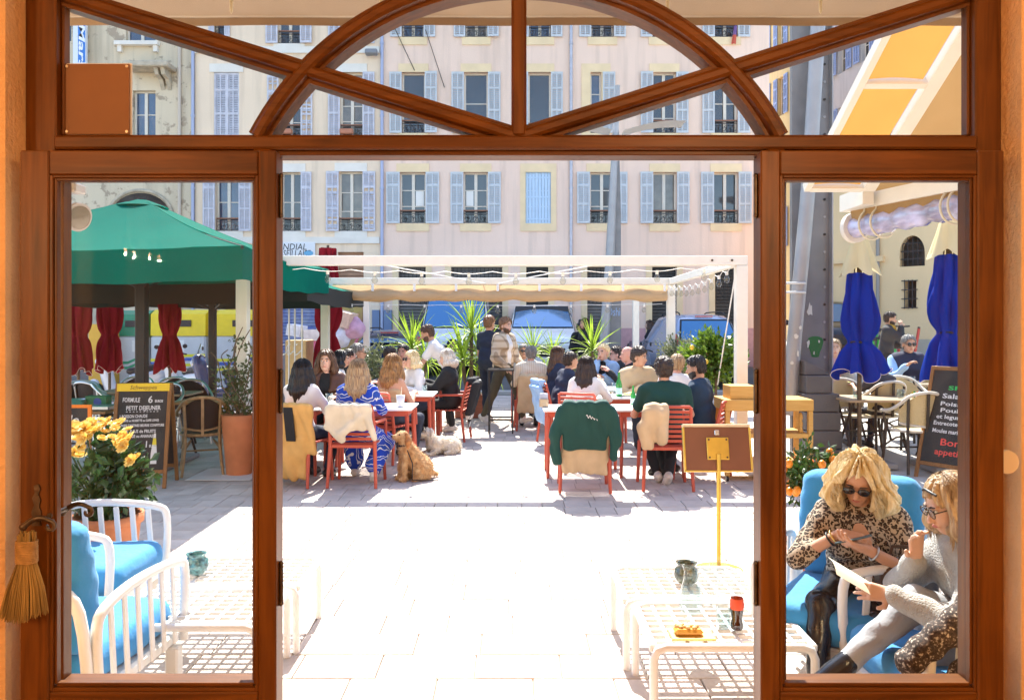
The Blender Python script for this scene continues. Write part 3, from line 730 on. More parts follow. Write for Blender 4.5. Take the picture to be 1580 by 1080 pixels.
qw = []
for (a, b) in ((910, 948), (1007, 1044), (1101, 1139)): qw.append(wx(a, b, *F1, rows=3 if a < 950 else 1, **Wp))
qw.append(wx(911, 928, *F2, rows=3, style='single', trim=(YEL, .30, True), rail=.3))
for (a, b) in ((1007, 1043), (1102, 1138)): qw.append(wx(a, b, *F2, rows=4 if a < 1100 else 2, **Wp))
for (a, b) in ((912, 947), (1006, 1040), (1102, 1138)): qw.append(wx(a, b, *F3, rows=3, **Wp))
gd2 = [(bxp(906), bxp(946), .12, bz(412)), (bxp(1006), bxp(1044), .12, bz(412)), (bxp(1103), bxp(1140), .12, bz(412))]
hr, roff = house('pink_house', 'wider pink rendered house with open grey shutters behind the leaning steel mast', bxp(882), bxp(1187), qw, PINK, door_holes=gd2)
for g, m in zip(gd2, (GREYD, DARKD, DARKD)): shutterdoor(hr, roff, g, m)
door_trim(hr, roff, gd2)
boxes(hr, roff, [((bxp(956), DB - .02, .1), (bxp(996), DB + .005, 1.5)), ((bxp(1054), DB - .02, .1), (bxp(1093), DB + .005, 1.5)), ((bxp(1150), DB - .02, .1), (bxp(1187), DB + .005, 1.5))], 'plinth_band', ROSE)
sh = link('shutter', cached(('half',), lambda: shutter_mesh(bxp(949) - bxp(930), bz(112) - bz(206), SHUT)), hr); sh.location = (bxp(930) - roff[0], -.05, bz(206))

Wc = dict(trim=(WTRIM, .14, False))
cw = [wx(333, 369, 266, 357, rows=2, shut=(SHUTW, 'l', 'open'), **Wc), wx(434, 465, 266, 357, rows=2, shut=(SHUTW, 'l', 'open'), **Wc), wx(523, 560, 265, 357, rows=3, shut=(SHUTW, 3, 'open'), **Wc),
      wx(330, 369, 112, 213, rail=0, shut=(SHUTW, 'l', 'closed'), **Wc), wx(431, 465, 118, 213, rows=4, shut=(SHUTW, 5, 'open'), **Wc), wx(525, 560, 112, 213, rows=4, shut=(SHUTW, 'l', 'open'), **Wc),
      wx(331, 347, -30, 57, rows=2, style='single', shut=(SHUTW, 'l', 'open'), **Wc), wx(429, 464, -30, 68, rows=3, shut=(SHUTW, 'l', 'open'), **Wc), wx(525, 560, -30, 68, rows=3, shut=(SHUTW, 'l', 'open'), **Wc)]
gd3 = [(bxp(521), bxp(561), .12, bz(389)), (bxp(430), bxp(488), .12, bz(432)), (bxp(345), bxp(400), .12, bz(432))]
hc, coff = house('cream_house', 'cream house with lilac grey shutters, some slats broken, graffiti on the shopfront', bxp(301), bxp(587), cw, CREAM, door_holes=gd3)
GRAF = mat('graffiti_shutter', (.40, .16, .10), .7, col2=(.55, .42, .10), scale=2.6, detail=3); GRAF2 = mat('graffiti_blue', (.35, .36, .45), .7, col2=(.10, .14, .42), scale=3.5)
for g, m in zip(gd3, (TAN, GRAF2, GRAF)): shutterdoor(hc, coff, g, m, bars=False)
q = MB(); q.box((bxp(523), DB + .06, .12), (bxp(559), DB + .13, bz(462))); q.build('graffiti_door', GRAF, hc, coff)
for zc in (370, 77): q = MB(); q.box((bxp(301), DB - .06, bz(zc + 6)), (bxp(586), DB + .01, bz(zc - 4))); q.build('string_course', WTRIM, hc, coff)
downpipe(hc, coff, bxp(590), .3, 13.4, DB - .08, mat('blue_pipe', (.40, .44, .60), .5, .2)); downpipe(hc, coff, bxp(299), .3, 13.4, DB - .08, MATS['blue_pipe'])
for wi in (430, 524):
    q = MB(); q.box((bxp(wi + 2), DB - .22, bz(208)), (bxp(wi + 22), DB - .02, bz(201)), ch=.01); q.build('window_box', mat('terracotta_box', (.50, .20, .12), .8), hc, coff)
boxes(hc, coff, [((bxp(575), DB - .12, 1.2), (bxp(586), DB - .02, 2.1))], 'meter_box', mat('meter_blue', (.16, .22, .36), .5)); boxes(hp, hoff, [((bxp(593), DB - .12, 1.2), (bxp(605), DB - .02, 2.1))], 'meter_box', MATS['meter_blue'])
q = MB(); q.obox((bxp(575), DB - .25, bz(85)), (.40, .22, .17), Matrix.Rotation(R(-12), 3, 'X'), ch=.03); tag(q.build('floodlight', mat('flood_grey', (.22, .23, .25), .5)), 'small grey floodlight fixed high on the cream house wall', 'floodlight')

ow = [wx(194, 240, 0, 64, rows=2, rail=0), wx(205, 240, 140, 212, rows=2, rail=.01), wx(60, 110, 0, 64, rows=2, rail=0)]
ho, ooff = house('old_house', 'old house with peeling ochre plaster and a small stone canopy over a window', bxp(-60), bxp(299), ow, OLD, ztop=13.1)
q = MB(); q.box((bxp(205), DB - .75, bz(113)), (bxp(273), DB, bz(105)), ch=.03)
for x in (252, 262): q.prism([(DB, bz(140)), (DB, bz(113)), (DB - .6, bz(113)), (DB - .5, bz(122)), (DB - .2, bz(126))], bxp(x - 3), bxp(x + 3), 'x')
q.build('stone_canopy', mat('canopy_stone', (.52, .44, .33), .9, var=.2, scale=5, bump=.3), ho, ooff)
q = MB(); q.box((bxp(180), DB - .2, bz(72)), (bxp(247), DB, bz(66)))
for x in (187, 242): q.box((bxp(x - 3), DB - .14, bz(82)), (bxp(x + 3), DB, bz(72)))
q.build('window_sill', WTRIM, ho, ooff)
q = MB(); cx_, cz_, rr_ = bxp(217), bz(336), 1.0
q.prism([(cx_ + 1.0 * math.cos(t), cz_ + .82 * math.sin(t)) for t in np.linspace(0, PI, 16)], DB - .01, DB + .01); q.build('arched_opening', WINT, ho, ooff)
q = MB(); q.tube([(cx_ + 1.08 * math.cos(t), DB - .02, cz_ + .9 * math.sin(t)) for t in np.linspace(0, PI, 16)], .06, 6); q.build('arch_moulding', MATS['canopy_stone'], ho, ooff)
q = MB(); q.cyl((bxp(278), DB - .06, .3), (bxp(278), DB - .06, 13), .06, n=8); q.build('downpipe', mat('cream_pipe', (.62, .52, .42), .7), ho, ooff)
# vertical sign on the old house and banner over the shopfront
sg = thing('vertical_sign', 'blue and white vertical projecting sign with white letters on old house', 'sign', (bxp(131), DB - .3, bz(100)))
q = MB(); a, b = bxp(121), bxp(141); q.box((a, DB - .34, bz(104)), (b, DB - .22, bz(-40)), ch=.01); q.build('panel', mat('sign_white', (.75, .78, .82), .5), sg, sg.location)
q = MB(); q.box((bxp(129), DB - .346, bz(102)), (bxp(140), DB - .341, bz(-38))); q.build('blue_strip', mat('sign_blue', (.03, .19, .60), .4), sg, sg.location)
tq = text_mb('Mars', .88, shear=.2, bold=.02); xf(tq, Matrix.Translation((bxp(130.6), DB - .352, bz(41))) @ Matrix.Rotation(R(90), 4, 'X') @ Matrix.Rotation(R(-90), 4, 'Z') @ Matrix.Diagonal((.86, .32, 1, 1))); tq.build('lettering', mat('letter_white', (.85, .86, .9), .5), sg, sg.location)
bn = thing('shop_banner', 'white banner with hand lettering on the cream house shopfront', 'banner', (bxp(455), DB - .08, bz(410)))
q = MB(); q.box((bxp(400), DB - .08, bz(432)), (bxp(487), DB - .05, bz(374))); q.build('cloth', mat('banner_white', (.78, .78, .8), .7), bn, bn.location)
for tx, yy_, xx_ in (('MONDIAL', 386, 417), ('MARSEILLAISE', 396, 416)):
    tq = text_mb(tx, .30, shear=.15); xf(tq, Matrix.Translation((bxp(xx_), DB - .085, bz(yy_))) @ Matrix.Rotation(R(90), 4, 'X') @ Matrix.Diagonal((.75 if 'L' != tx[-1] else .9, 1, 1, 1))); tq.build('lettering', BLACK, bn, bn.location)
q = MB(); q.ell((bxp(477), DB - .083, bz(391)), (.16, .004, .09), 14, 6); q.build('emblem', mat('banner_blue', (.15, .40, .62), .6), bn, bn.location)
# wires on the pink facade
for a, b in (((607, 40), (640, 110)), ((657, 48), (686, 136))):
    q = MB(); q.cyl((bxp(a[0]), DB - .1, bz(a[1])), (bxp(b[0]), DB - .04, bz(b[1])), .012, n=5); tag(q.build('facade_cable', BLACK), 'thin dark cable slanting down the pink facade to the %s' % ('first open window beside the drainpipe' if a[0] < 640 else 'wall between two windows'), 'cable', 'cables on the pink facade')
# washing on the second floor
q = MB(); q.grid(lambda u, v: (bxp(1131 + 5 * u - 4 * v + 2 * u * v), DB - .12 + .03 * math.sin(u * 9), bz(42 + 28 * v)), 6, 8); q.mi = [0 if i < 24 else 1 for i in range(len(q.f))]
tag(q.build('hanging_cloth', [mat('cloth_purple', (.18, .10, .30), .8), mat('cloth_red', (.60, .10, .06), .8)]), 'purple and red cloth hanging from upper window railing of pink house', 'cloth')

# ================================================================ houses on the right-hand side street (receding) and the cream corner building
def side_house(name, label, p0, p1, zt, m, wins, shm, trimz=None):
    """facade plane between two plan points; wins in (u along, z0, z1, width)"""
    p0, p1 = Vector(p0), Vector(p1); L = (p1 - p0).length; rz = math.atan2((p1 - p0).y, (p1 - p0).x)
    h = thing(name, label, 'house', (p0.x, p0.y, 0), rz)
    q = wall_with_holes(0, L, .02, zt, [(u - w_ / 2, u + w_ / 2, a, b) for (u, a, b, w_, *_) in wins], 0, .2); q.box((0, .4, .02), (L, 7, zt)); q.build('wall', m, h)
    q = MB(); q.box((.02, .3, .1), (L - .02, .31, zt - .1)); q.build('dark_interior', WINT, h)
    for (u, a, b, w_, *k) in wins: window(h, (0, 0, 0), u - w_ / 2, u + w_ / 2, a, b, 0, rows=3, rail=0, shut=(shm, 'l', 'open') if not k else None)
    q = MB(); q.box((-.1, -.3, zt), (L, 7, zt + .25)); q.build('roof_cornice', WTRIM, h)
    return h
GREYB = stucco('grey_beige_render', (.56, .52, .50)); SHB = mat('shutter_mid_blue', (.28, .36, .58), .7, var=.1)
OCH = stucco('ochre_render', (.72, .52, .25))
# far street houses seen at a slant between the pink house and the corner building
sw_ = [(u, z, z + 1.7, .62) for u in (.9, 2.5) for z in (5.0, 7.9, 10.8, 13.7)]
side_house('street_house', 'narrow ochre house with blue shutters receding along the side street', (11.5, 37.6), (12.02, 34.1), 18., OCH, sw_, SHB)
sw_ = [(u, z, z + 1.7, .62) for u in (.8, 2.3, 3.8, 5.3) for z in (5.2, 8.2, 11.2, 14.2)]
side_house('street_house', 'grey beige tall house with blue shutters receding behind the steel pylon', (12.02, 34.1), (12.95, 27.9), 18.6, GREYB, sw_, SHB)
# cream corner building with arched barred window
CRE2 = stucco('corner_cream_render', (.84, .60, .34), .12)
c0 = Vector((8.6, 23.5)); c1 = Vector((14.5, 16.6)); L = (c1 - c0).length; rz = math.atan2((c1 - c0).y, (c1 - c0).x)
hcb = thing('corner_building', 'cream building with arched barred window and grey base band', 'building', (c0.x, c0.y, 0), rz)
def cbu(x, y):
    """pixel -> (u along facade, z)"""
    k = (x - CX) / F_PX; e = (c1 - c0).normalized(); u = (k * c0.y - c0.x) / (e.x - k * e.y); d = c0.y + u * e.y; return u, GZ(y, d)
ua, za = cbu(1388, 412); ub, zb = cbu(1427, 362); uc, zc0 = cbu(1395, 475); ud, zd0 = cbu(1414, 433)
q = wall_with_holes(0, L + 3, .02, 6.2, [(ua, ub, za, zb), (uc, ud, zc0, zd0)], 0, .25); q.box((0, .5, .02), (L + 3, 6, 6.2)); q.build('wall', CRE2, hcb)
um = (ua + ub) / 2; hw = (ub - ua) / 2; zsp = za + (zb - za) * .42
q = MB()                                             # spandrels that round the opening's head
for sd in (-1, 1):
    arcp = [(um + sd * hw * math.cos(t), zsp + (zb - zsp) * math.sin(t)) for t in np.linspace(0, PI / 2, 9)]
    q.prism(arcp + [(um + sd * hw, zb)], -.001, .2)
q.build('arch_spandrel', CRE2, hcb)
q = MB(); q.box((0, .3, .1), (L, .31, 6)); q.build('dark_interior', WINT, hcb)
q = MB()
for u in np.arange(ua + .06, ub, .13): q.cyl((u, .06, za), (u, .06, zb), .012, n=5)
for z in np.linspace(za + .2, zb - .2, 3): q.box((ua, .05, z - .012), (ub, .07, z + .012))
q.build('window_bars', RAIL, hcb)
q = MB()
for u in np.arange(uc + .03, ud, .10): q.cyl((u, -.04, zc0 - .03), (u, -.04, zd0 + .03), .012, n=5)
for z in np.linspace(zc0, zd0, 4): q.box((uc - .05, -.05, z - .012), (ud + .05, -.03, z + .012))
q.build('window_bars', RAIL, hcb)
q = MB(); q.box((-.02, -.05, .02), (L + 3, .01, 1.25)); q.build('base_band', mat('grey_base', (.52, .44, .34), .9, var=.1, scale=1.5), hcb)
q = MB(); q.box((-.05, -.12, 3.35), (ua - .4, .01, 3.5)); q.build('string_course', CRE2, hcb)
ug, _ = cbu(1356, 450); q = MB(); q.cyl((ug, -.06, .3), (ug, -.06, 5.9), .05, n=8); q.build('downpipe', mat('grey_pipe', (.30, .28, .26), .6), hcb)
q = MB(); q.box((-.2, -.25, 6.2), (L + 3, 6, 6.4)); q.build('roof_cornice', WTRIM, hcb)
# ================================================================ terrace furniture
WHITE = mat('white_resin', (.80, .79, .77), .45, var=.02); WHITEM = mat('white_paint_metal', (.80, .78, .74), .45, var=.03)
RED = mat('coral_red_resin', (.50, .085, .045), .5, var=.06); BLUEC = mat('blue_cushion', (.025, .24, .52), .8, var=.05, scale=6, bump=.25, bscale=22, sheen=.15)
CREAMP = mat('pergola_paint', (.80, .76, .66), .5, var=.03)
# ---- pergola
XL, XR = GX(375, 9.3), GX(1143, 9.3)
pg = thing('pergola', 'white metal pergola over the dining tables with rolled tan canvas', 'pergola', ((XL + XR) / 2, 9.3, 0)); o = pg.location
FR = [(9.3, 2.47), (13.4, 2.44), (17.2, 2.42)]
for i, (d, h) in enumerate(FR):
    for x in (XL, XR):
        q = MB(); q.box((x - .065, d - .065, .004), (x + .065, d + .065, h - .115), ch=.006); q.build('post', CREAMP, pg, o)
        q = MB(); q.box((x - .10, d - .10, .0035), (x + .10, d + .10, .016)); q.build('foot_plate', CREAMP, pg, o)
    q = MB(); q.box((XL - .065, d - .06, h - .112), (XR + .065, d + .06, h), ch=.006); q.build('cross_beam', CREAMP, pg, o)
for x in (XL, XR):
    for (d0, h0), (d1, h1) in zip(FR[:-1], FR[1:]):
        q = MB(); q.bar((x, d0 + .068, h0 - .06), (x, d1 - .068, h1 - .06), .08, .10, ch=.005); q.build('side_beam', CREAMP, pg, o)
for x in (XL + .12, XR - .12, XR - .35):
    q = MB(); q.cyl((x, 9.235, 2.415), (x, 9.23, 2.415), .014, n=8); q.build('bolt', IRON, pg, o)
TANC = clothmat('tan_canvas', (.62, .45, .27), .3)
def roll(u, v):     # bunched canvas along the second beam
    x = XL + .1 + (XR - XL - .2) * u; a = 2 * PI * v; sag = .006 * math.sin(u * 37) + .005 * math.sin(u * 91 + 2)
    return (x, 13.26 + .10 * math.cos(a) + .02 * math.sin(u * 60), 2.14 + .095 * math.sin(a) * (1 + .15 * math.sin(u * 55)) + sag * (.5 - .5 * math.sin(a)))
q = MB(); q.grid(roll, 90, 14); q.build('canvas_roll', TANC, pg, o)
q = MB(); q.grid(lambda u, v: (XL + .1 + (XR - XL - .2) * u, 13.17 + .02 * math.sin(u * 50) + .03 * v, 2.31 - .16 * v), 90, 3); q.build('canvas_fold', TANC, pg, o)
for k in range(9):
    x = XL + .15 + (XR - XL - .3) * k / 8; q = MB(); q.box((x - .02, 13.14, 2.21), (x + .02, 13.165, 2.335)); q.build('strap', WHITEM, pg, o)
for (a, b) in (((XL + 1.5, 9.36, 2.39), (XL + 2.7, 13.3, 2.34)), ((XR - 1.6, 9.36, 2.39), (XR - 2.9, 13.3, 2.34)), ((XR - .02, 9.4, 2.36), (XR - .04, 10.2, .9))):
    q = MB(); q.cyl(a, b, .008, n=6); q.build('guide_rod', WHITEM, pg, o)
# ---- string lights: each strand a thing with bulbs
BULB = glassmat('bulb_glass', (.86, .85, .80), refl=1.5); SOCK = mat('bulb_socket', (.72, .70, .64), .5)
def bulb_mesh():
    q = MB(); q.lathe([(.001, -.075), (.018, -.066), (.028, -.045), (.026, -.03), (.014, -.008), (.012, 0)], 10); return q.mesh('bulb', BULB)
def sock_mesh():
    q = MB(); q.cyl((0, 0, 0), (0, 0, .035), .014, n=8); return q.mesh('socket', SOCK)
BM, SM = bulb_mesh(), sock_mesh()
def strand(p0, p1, n, sag, label, first=.5):
    p0, p1 = Vector(p0), Vector(p1); t = thing('string_lights', label, 'string lights', p0, group='string lights on the pergola')
    f = lambda k: p0.lerp(p1, k) - Vector((0, 0, sag * abs(math.sin(PI * k * n)) * .5 + sag * math.sin(PI * k)))
    q = MB(); q.tube([f(k) for k in np.linspace(0, 1, n * 6 + 1)], .004, 5); q.build('wire', WHITEM, t, p0)
    for i in range(n):
        p = f((i + first) / n) - Vector((0, 0, .035)); s_ = link('socket', SM, t, p - p0); b_ = link('bulb', BM, t, p - p0); s_.scale = b_.scale = (1.35,) * 3
strand((XL + .1, 9.5, 2.36), (XR - .1, 9.5, 2.36), 10, .06, 'string of clear bulbs hung along the front beam of the pergola')
strand((XR - .06, 9.5, 2.36), (XR - .06, 13.2, 2.30), 10, .08, 'string of clear bulbs hung along the pergola side over the lemon tree')
strand((XL + .06, 9.5, 2.36), (XL + .06, 13.2, 2.30), 10, .08, 'string of clear bulbs hung along the pergola side by the green parasol')
strand((XL + .2, 13.1, 2.0), (XR - .2, 13.1, 2.0), 9, .02, 'string of clear bulbs hung below the rolled tan canvas')

# ---- dining chairs and tables
def red_chair(arms):
    t = thing('dining_chair', 'x', 'chair', group='coral red slatted terrace chairs')
    w_, d_ = .23, .21
    for sx in (-1, 1):
        q = MB(); q.tube([(sx * (w_ + .02), d_ + .02, 0), (sx * w_, d_, .44)], [.017, .021], 8); q.build('leg', RED, t)
        q = MB(); q.tube([(sx * (w_ + .02), -d_ - .05, 0), (sx * w_, -d_ + .0, .42), (sx * (w_ - .002), -d_ - .03, .62), (sx * (w_ - .012), -d_ - .085, .84)], [.017, .021, .019, .016], 8); q.build('leg', RED, t)
        if arms:
            q = MB(); q.tube([(sx * (w_ + .03), d_ + .0, .44), (sx * (w_ + .035), d_ - .02, .635), (sx * (w_ + .035), d_ - .06, .66), (sx * (w_ + .01), -d_ - .03, .665)], .016, 8); q.build('arm', RED, t)
    q = MB(); q.box((-w_ + .015, d_ - .02, .405), (w_ - .015, d_ + .02, .44), ch=.006); q.build('seat_rail', RED, t)
    q = MB(); q.box((-w_ + .015, -d_ - .015, .405), (w_ - .015, -d_ + .02, .44), ch=.006); q.build('seat_rail', RED, t)
    for i in range(7):
        y = -d_ + .035 + i * (2 * d_ - .02) / 7; q = MB(); q.box((-w_ + .002, y, .432), (w_ - .002, y + .045, .452), ch=.006); q.build('seat_slat', RED, t)
    for i in range(7):
        z = .50 + i * .05; y = -d_ - .03 - (z - .62) * .25 if z > .62 else -d_ - .005 - (z - .42) * .13
        q = MB(); q.obox((0, y, z), (2 * w_ - .02, .016, .031), Matrix.Rotation(R(-12), 3, 'X'), ch=.005); q.build('back_slat', RED, t)
    q = MB(); q.tube([(-w_ + .012, -d_ - .085, .835), (-w_ + .03, -d_ - .09, .85), (w_ - .03, -d_ - .09, .85), (w_ - .012, -d_ - .085, .835)], .017, 8); q.build('top_rail', RED, t)
    return t
CH = {0: red_chair(False), 1: red_chair(True)}; USED = {0: False, 1: False}
def chair(x, y, face, label, arms=0):
    """face: heading of the sitter in degrees, 0 = away from the camera (+Y), clockwise seen from above"""
    if not USED[arms]: USED[arms] = True; c = CH[arms]
    else: c = copy_tree(CH[arms])
    c.location = (x, y, .004); c.rotation_euler = (0, 0, R(-face)); c['label'] = label; return c
TTOP = mat('white_table_top', (.82, .81, .79), .35, var=.02)
def dining_table(x0, x1, y0, y1, label, h=.745):
    t = thing('dining_table', label, 'table', ((x0 + x1) / 2, (y0 + y1) / 2, .004), group='white topped dining tables'); a, b = (x1 - x0) / 2, (y1 - y0) / 2
    q = MB(); q.box((-a, -b, h - .022), (a, b, h), ch=.006); q.build('table_top', TTOP, t)
    for sx in (-1, 1):
        for sy in (-1, 1): q = MB(); q.tube([(sx * (a - .05), sy * (b - .05), 0), (sx * (a - .06), sy * (b - .06), h - .08)], [.018, .024], 8); q.build('leg', RED, t)
        q = MB(); q.box((sx * (a - .06) - .012, -b + .06, h - .085), (sx * (a - .06) + .012, b - .06, h - .022)); q.build('apron', RED, t)
        q = MB(); q.box((-a + .06, sx * (b - .06) - .011, h - .084), (a - .06, sx * (b - .06) + .011, h - .022)); q.build('apron', RED, t)
    return t
dining_table(GX(505, 9.1), GX(640, 9.0), 8.72, 9.40, 'white topped red table holding the straw cup, by the brown jacket woman')
dining_table(-2.85, -2.12, 8.74, 9.38, 'white topped red table between brown jacket woman and beige coat chair')
dining_table(-1.75, -1.02, 10.35, 10.98, 'white topped red table before the wavy haired woman in tan')
dining_table(-2.0, -1.05, 11.7, 12.4, 'white topped red table the waiter leans over')
dining_table(.34, 1.12, 8.62, 9.22, 'white topped red table behind the green sweater chair')
dining_table(1.14, 1.92, 8.64, 9.24, 'white topped red table in front of the green shirt man')
dining_table(1.05, 1.75, 10.0, 10.62, 'white topped red table with green bottles and glasses')
dining_table(.75, 1.65, 11.15, 11.8, 'white topped red table of the navy tee man, farther than the bottle table')
dining_table(-.05, .55, 13.35, 13.9, 'white topped red table of the two grey haired men')

# ---- lounge chairs and low tables
def lounge(loc, rz, label, group='white lounge chairs with blue cushions', w_=.68):
    """faces local +y; slatted arms left/right, slatted back, blue seat and back cushions"""
    t = thing('lounge_chair', label, 'armchair', loc, rz, group); a = w_ / 2; d_ = .34
    q = MB(); q.box((-a + .03, -d_, .20), (a - .03, d_, .255), ch=.012); q.build('seat_frame', WHITE, t)
    for sx in (-1, 1):
        for sy in (-1, 1): q = MB(); q.box((sx * (a - .03) - .03, sy * (d_ - .04) - .03, 0), (sx * (a - .03) + .03, sy * (d_ - .04) + .03, .20), ch=.008); q.build('leg', WHITE, t)
        x = sx * a
        q = MB(); q.tube(smooth_path([(x, -d_ + .02, .22), (x, -d_ + .0, .5), (x, -d_ + .06, .585), (x, -.05, .62), (x, d_ - .08, .60), (x, d_ - .0, .53), (x, d_ - .01, .22)]), .022, 8); q.build('arm_frame', WHITE, t)
        for k in range(6):
            y = -d_ + .1 + k * .095; q = MB(); q.bar((x, y + .02, .23), (x, y - .01, .595), .013, .033, ch=.005, up=(0, 1, 0)); q.build('arm_slat', WHITE, t)
    q = MB(); q.tube(smooth_path([(-a + .02, -d_ - .01, .23), (-a + .03, -d_ - .06, .60), (-a + .12, -d_ - .09, .70), (0, -d_ - .095, .705), (a - .12, -d_ - .09, .70), (a - .03, -d_ - .06, .60), (a - .02, -d_ - .01, .23)]), .022, 8); q.build('back_frame', WHITE, t)
    for k in range(5):
        x = -a + .12 + k * (w_ - .24) / 4; q = MB(); q.bar((x * .9, -d_ - .01, .24), (x, -d_ - .09, .69), .036, .014, ch=.005); q.build('back_slat', WHITE, t)
    s = SDF(.02); s.b((0, .03, .335), (a - .045, .33, .085), .07); s.noise = lambda X: .004 * np.sin(X[..., 0] * 17) * np.sin(X[..., 1] * 14 + 1)
    c_ = sdf_part(s, .022, 'seat_cushion', BLUEC, t)
    s = SDF(.02); M = Matrix.Rotation(R(10), 3, 'X'); s.b((0, -.29, .66), (a - .05, .085, .27), .075, M=M); s.noise = lambda X: .006 * np.sin(X[..., 0] * 21 + 2) * np.sin(X[..., 2] * 16) + .004 * np.sin(X[..., 2] * 60 + 3 * np.sin(X[..., 0] * 9)) * np.clip((np.abs(X[..., 0]) - .2) * 12, 0, 1)
    sdf_part(s, .022, 'back_cushion', BLUEC, t)
    return t
lounge((-1.90, 3.42, .004), R(-5), 'white lounge chair with blue cushions, its back turned to the door')
lounge((-2.40, 4.42, .004), R(-90), 'white lounge chair with blue cushions beside the yellow flower pot')
lounge((1.60, 3.80, .004), R(146), 'white lounge chair with blue cushions under the leopard blouse woman')
lounge((1.80, 3.16, .004), R(92), 'white lounge chair with blue cushions under the woman with grey trousers')

def low_table(x0, x1, y0, y1, label):
    t = thing('low_table', label, 'table', ((x0 + x1) / 2, (y0 + y1) / 2, .004), group='white lattice low tables'); a, b, h = (x1 - x0) / 2, (y1 - y0) / 2, .345
    for sy in (-1, 1):
        q = MB(); y = sy * (b - .02)
        q.tube([(-a + .02, y, 0), (-a + .02, y, h - .06), (-a + .035, y, h - .025), (-a + .07, y, h - .012), (a - .07, y, h - .012), (a - .035, y, h - .025), (a - .02, y, h - .06), (a - .02, y, 0)], .019, 8); q.build('leg_hoop', WHITE, t)
    for sx in (-1, 1):
        q = MB(); q.box((sx * (a - .02) - .016, -b + .03, h - .035), (sx * (a - .02) + .016, b - .03, h - .004), ch=.005); q.build('side_rail', WHITE, t)
    q = MB(); nx, ny = int(2 * a / .072), int(2 * b / .062)
    for i in range(1, nx): x = -a + .02 + (2 * a - .04) * i / nx; q.box((x - .007, -b + .02, h - .022), (x + .009, b - .02, h - .006))
    for j in range(1, ny): y = -b + .02 + (2 * b - .04) * j / ny; q.box((-a + .02, y - .007, h - .0215), (a - .02, y + .007, h - .0055))
    l = q.build('lattice_top', WHITE, t); l['kind'] = 'stuff'
    return t
low_table(-1.86, -1.12, 3.54, 4.06, 'white lattice low table by the lounge chair whose back faces the door')
low_table(-1.84, -1.09, 4.08, 4.60, 'white lattice low table with the teal ashtray jar')
low_table(.575, 1.29, 3.32, 3.86, 'white lattice low table with cola bottle and snack dish')
low_table(.54, 1.26, 3.88, 4.42, 'white lattice low table with dark ashtray jar and empty glasses')

# ---- small things on the low tables
def jar(loc, label, c1, c2):
    m = mat('glaze_' + label[:5], c1, .15, col2=c2, scale=45, detail=3, coat=.6)
    t = thing('ashtray_jar', label, 'ashtray', loc)
    q = MB(); q.lathe([(.035, 0), (.058, .02), (.066, .05), (.058, .08), (.044, .095), (.05, .105), (.054, .112), (.046, .112), (.04, .10), (.05, .07), (.02, .03)], 24); q.build('bowl', m, t)
    q = MB(); q.cyl((0, 0, .07), (0, 0, .075), .045, n=16); q.build('ash', mat('ash', (.35, .33, .31), .95), t)
jar((GX(303, 4.28), 4.28, .349), 'round teal speckled ceramic ashtray jar on white low table', (.02, .06, .07), (.16, .38, .38))
jar((GX(1059, 4.12), 4.12, .349), 'dark olive ceramic ashtray jar on white low table', (.025, .035, .03), (.12, .14, .09))
cola = mat('cola', (.05, .006, .002), .05); CLEAR = glassmat('drink_glass', (.90, .95, .95), refl=1.2); REDL = mat('label_red', (.75, .10, .04), .5)
t = thing('cola_bottle', 'glass cola bottle with red label half full on low table', 'bottle', (GX(1137, 3.5), 3.5, .349))
q = MB(); q.lathe([(.026, .0), (.030, .01), (.028, .03), (.024, .05), (.029, .09), (.030, .12), (.026, .14), (.016, .18), (.012, .21), (.0135, .235)], 18, cap=False); q.build('glass_body', CLEAR, t)
q = MB(); q.lathe([(.024, .006), (.028, .012), (.0265, .03), (.0225, .05), (.0275, .09), (.0275, .11)], 18); q.build('cola', cola, t)
q = MB(); q.lathe([(.0295, .095), (.0308, .12), (.0275, .142)], 18, cap=False); q.build('label', REDL, t)
def tumbler(loc, label, r=.034, h=.10, fill=None):
    t = thing('drinking_glass', label, 'glass', loc, group='drinking glasses')
    q = MB(); q.lathe([(.001, .004), (r * .85, .004), (r, h), (r * .94, h), (r * .8, .01)], 16, cap=False); q.build('glass_wall', CLEAR, t)
    if fill: q = MB(); q.lathe([(r * .78, .011), (r * .86, h * .6)], 14); q.build('drink', fill, t)
    return t
WATER = glassmat('water_drink', (.85, .92, .94), refl=1.0)
tumbler((GX(1118, 3.5), 3.52, .349), 'clear tumbler beside the cola bottle', fill=WATER)
t = thing('water_carafe', 'clear glass water carafe on low table near snack dish', 'carafe', (GX(1066, 3.72), 3.72, .349))
q = MB(); q.lathe([(.05, .0), (.055, .02), (.05, .09), (.034, .15), (.032, .19), (.042, .22)], 20, cap=False); q.build('glass_wall', CLEAR, t)
q = MB(); q.lathe([(.048, .006), (.052, .02), (.047, .09), (.04, .12)], 20); q.build('water', WATER, t)
for k, (px, d) in enumerate(((1097, 3.78), (1085, 4.05), (1110, 3.95))):
    t = thing('wine_glass', ('empty stemmed glass beside the water carafe', 'empty stemmed glass near the dark ashtray jar', 'empty stemmed glass behind the cola bottle')[k], 'glass', (GX(px, d), d, .349))
    q = MB(); q.lathe([(.034, 0), (.032, .004), (.005, .008), (.005, .07), (.028, .10), (.036, .14), (.031, .18)], 16, cap=False); q.build('glass_wall', CLEAR, t)
t = thing('snack_dish', 'small yellow wooden tray with a dish of snacks on low table', 'dish', (GX(1067, 3.44), 3.44, .349))
q = MB(); q.box((-.095, -.06, 0), (.095, .06, .008), ch=.003); q.build('tray', mat('bamboo', (.62, .42, .12), .5, var=.1), t)
q = MB(); q.box((-.075, -.035, .008), (.045, .035, .035), ch=.012); q.build('dish', mat('dish_amber', (.55, .27, .04), .35), t)
q = MB()
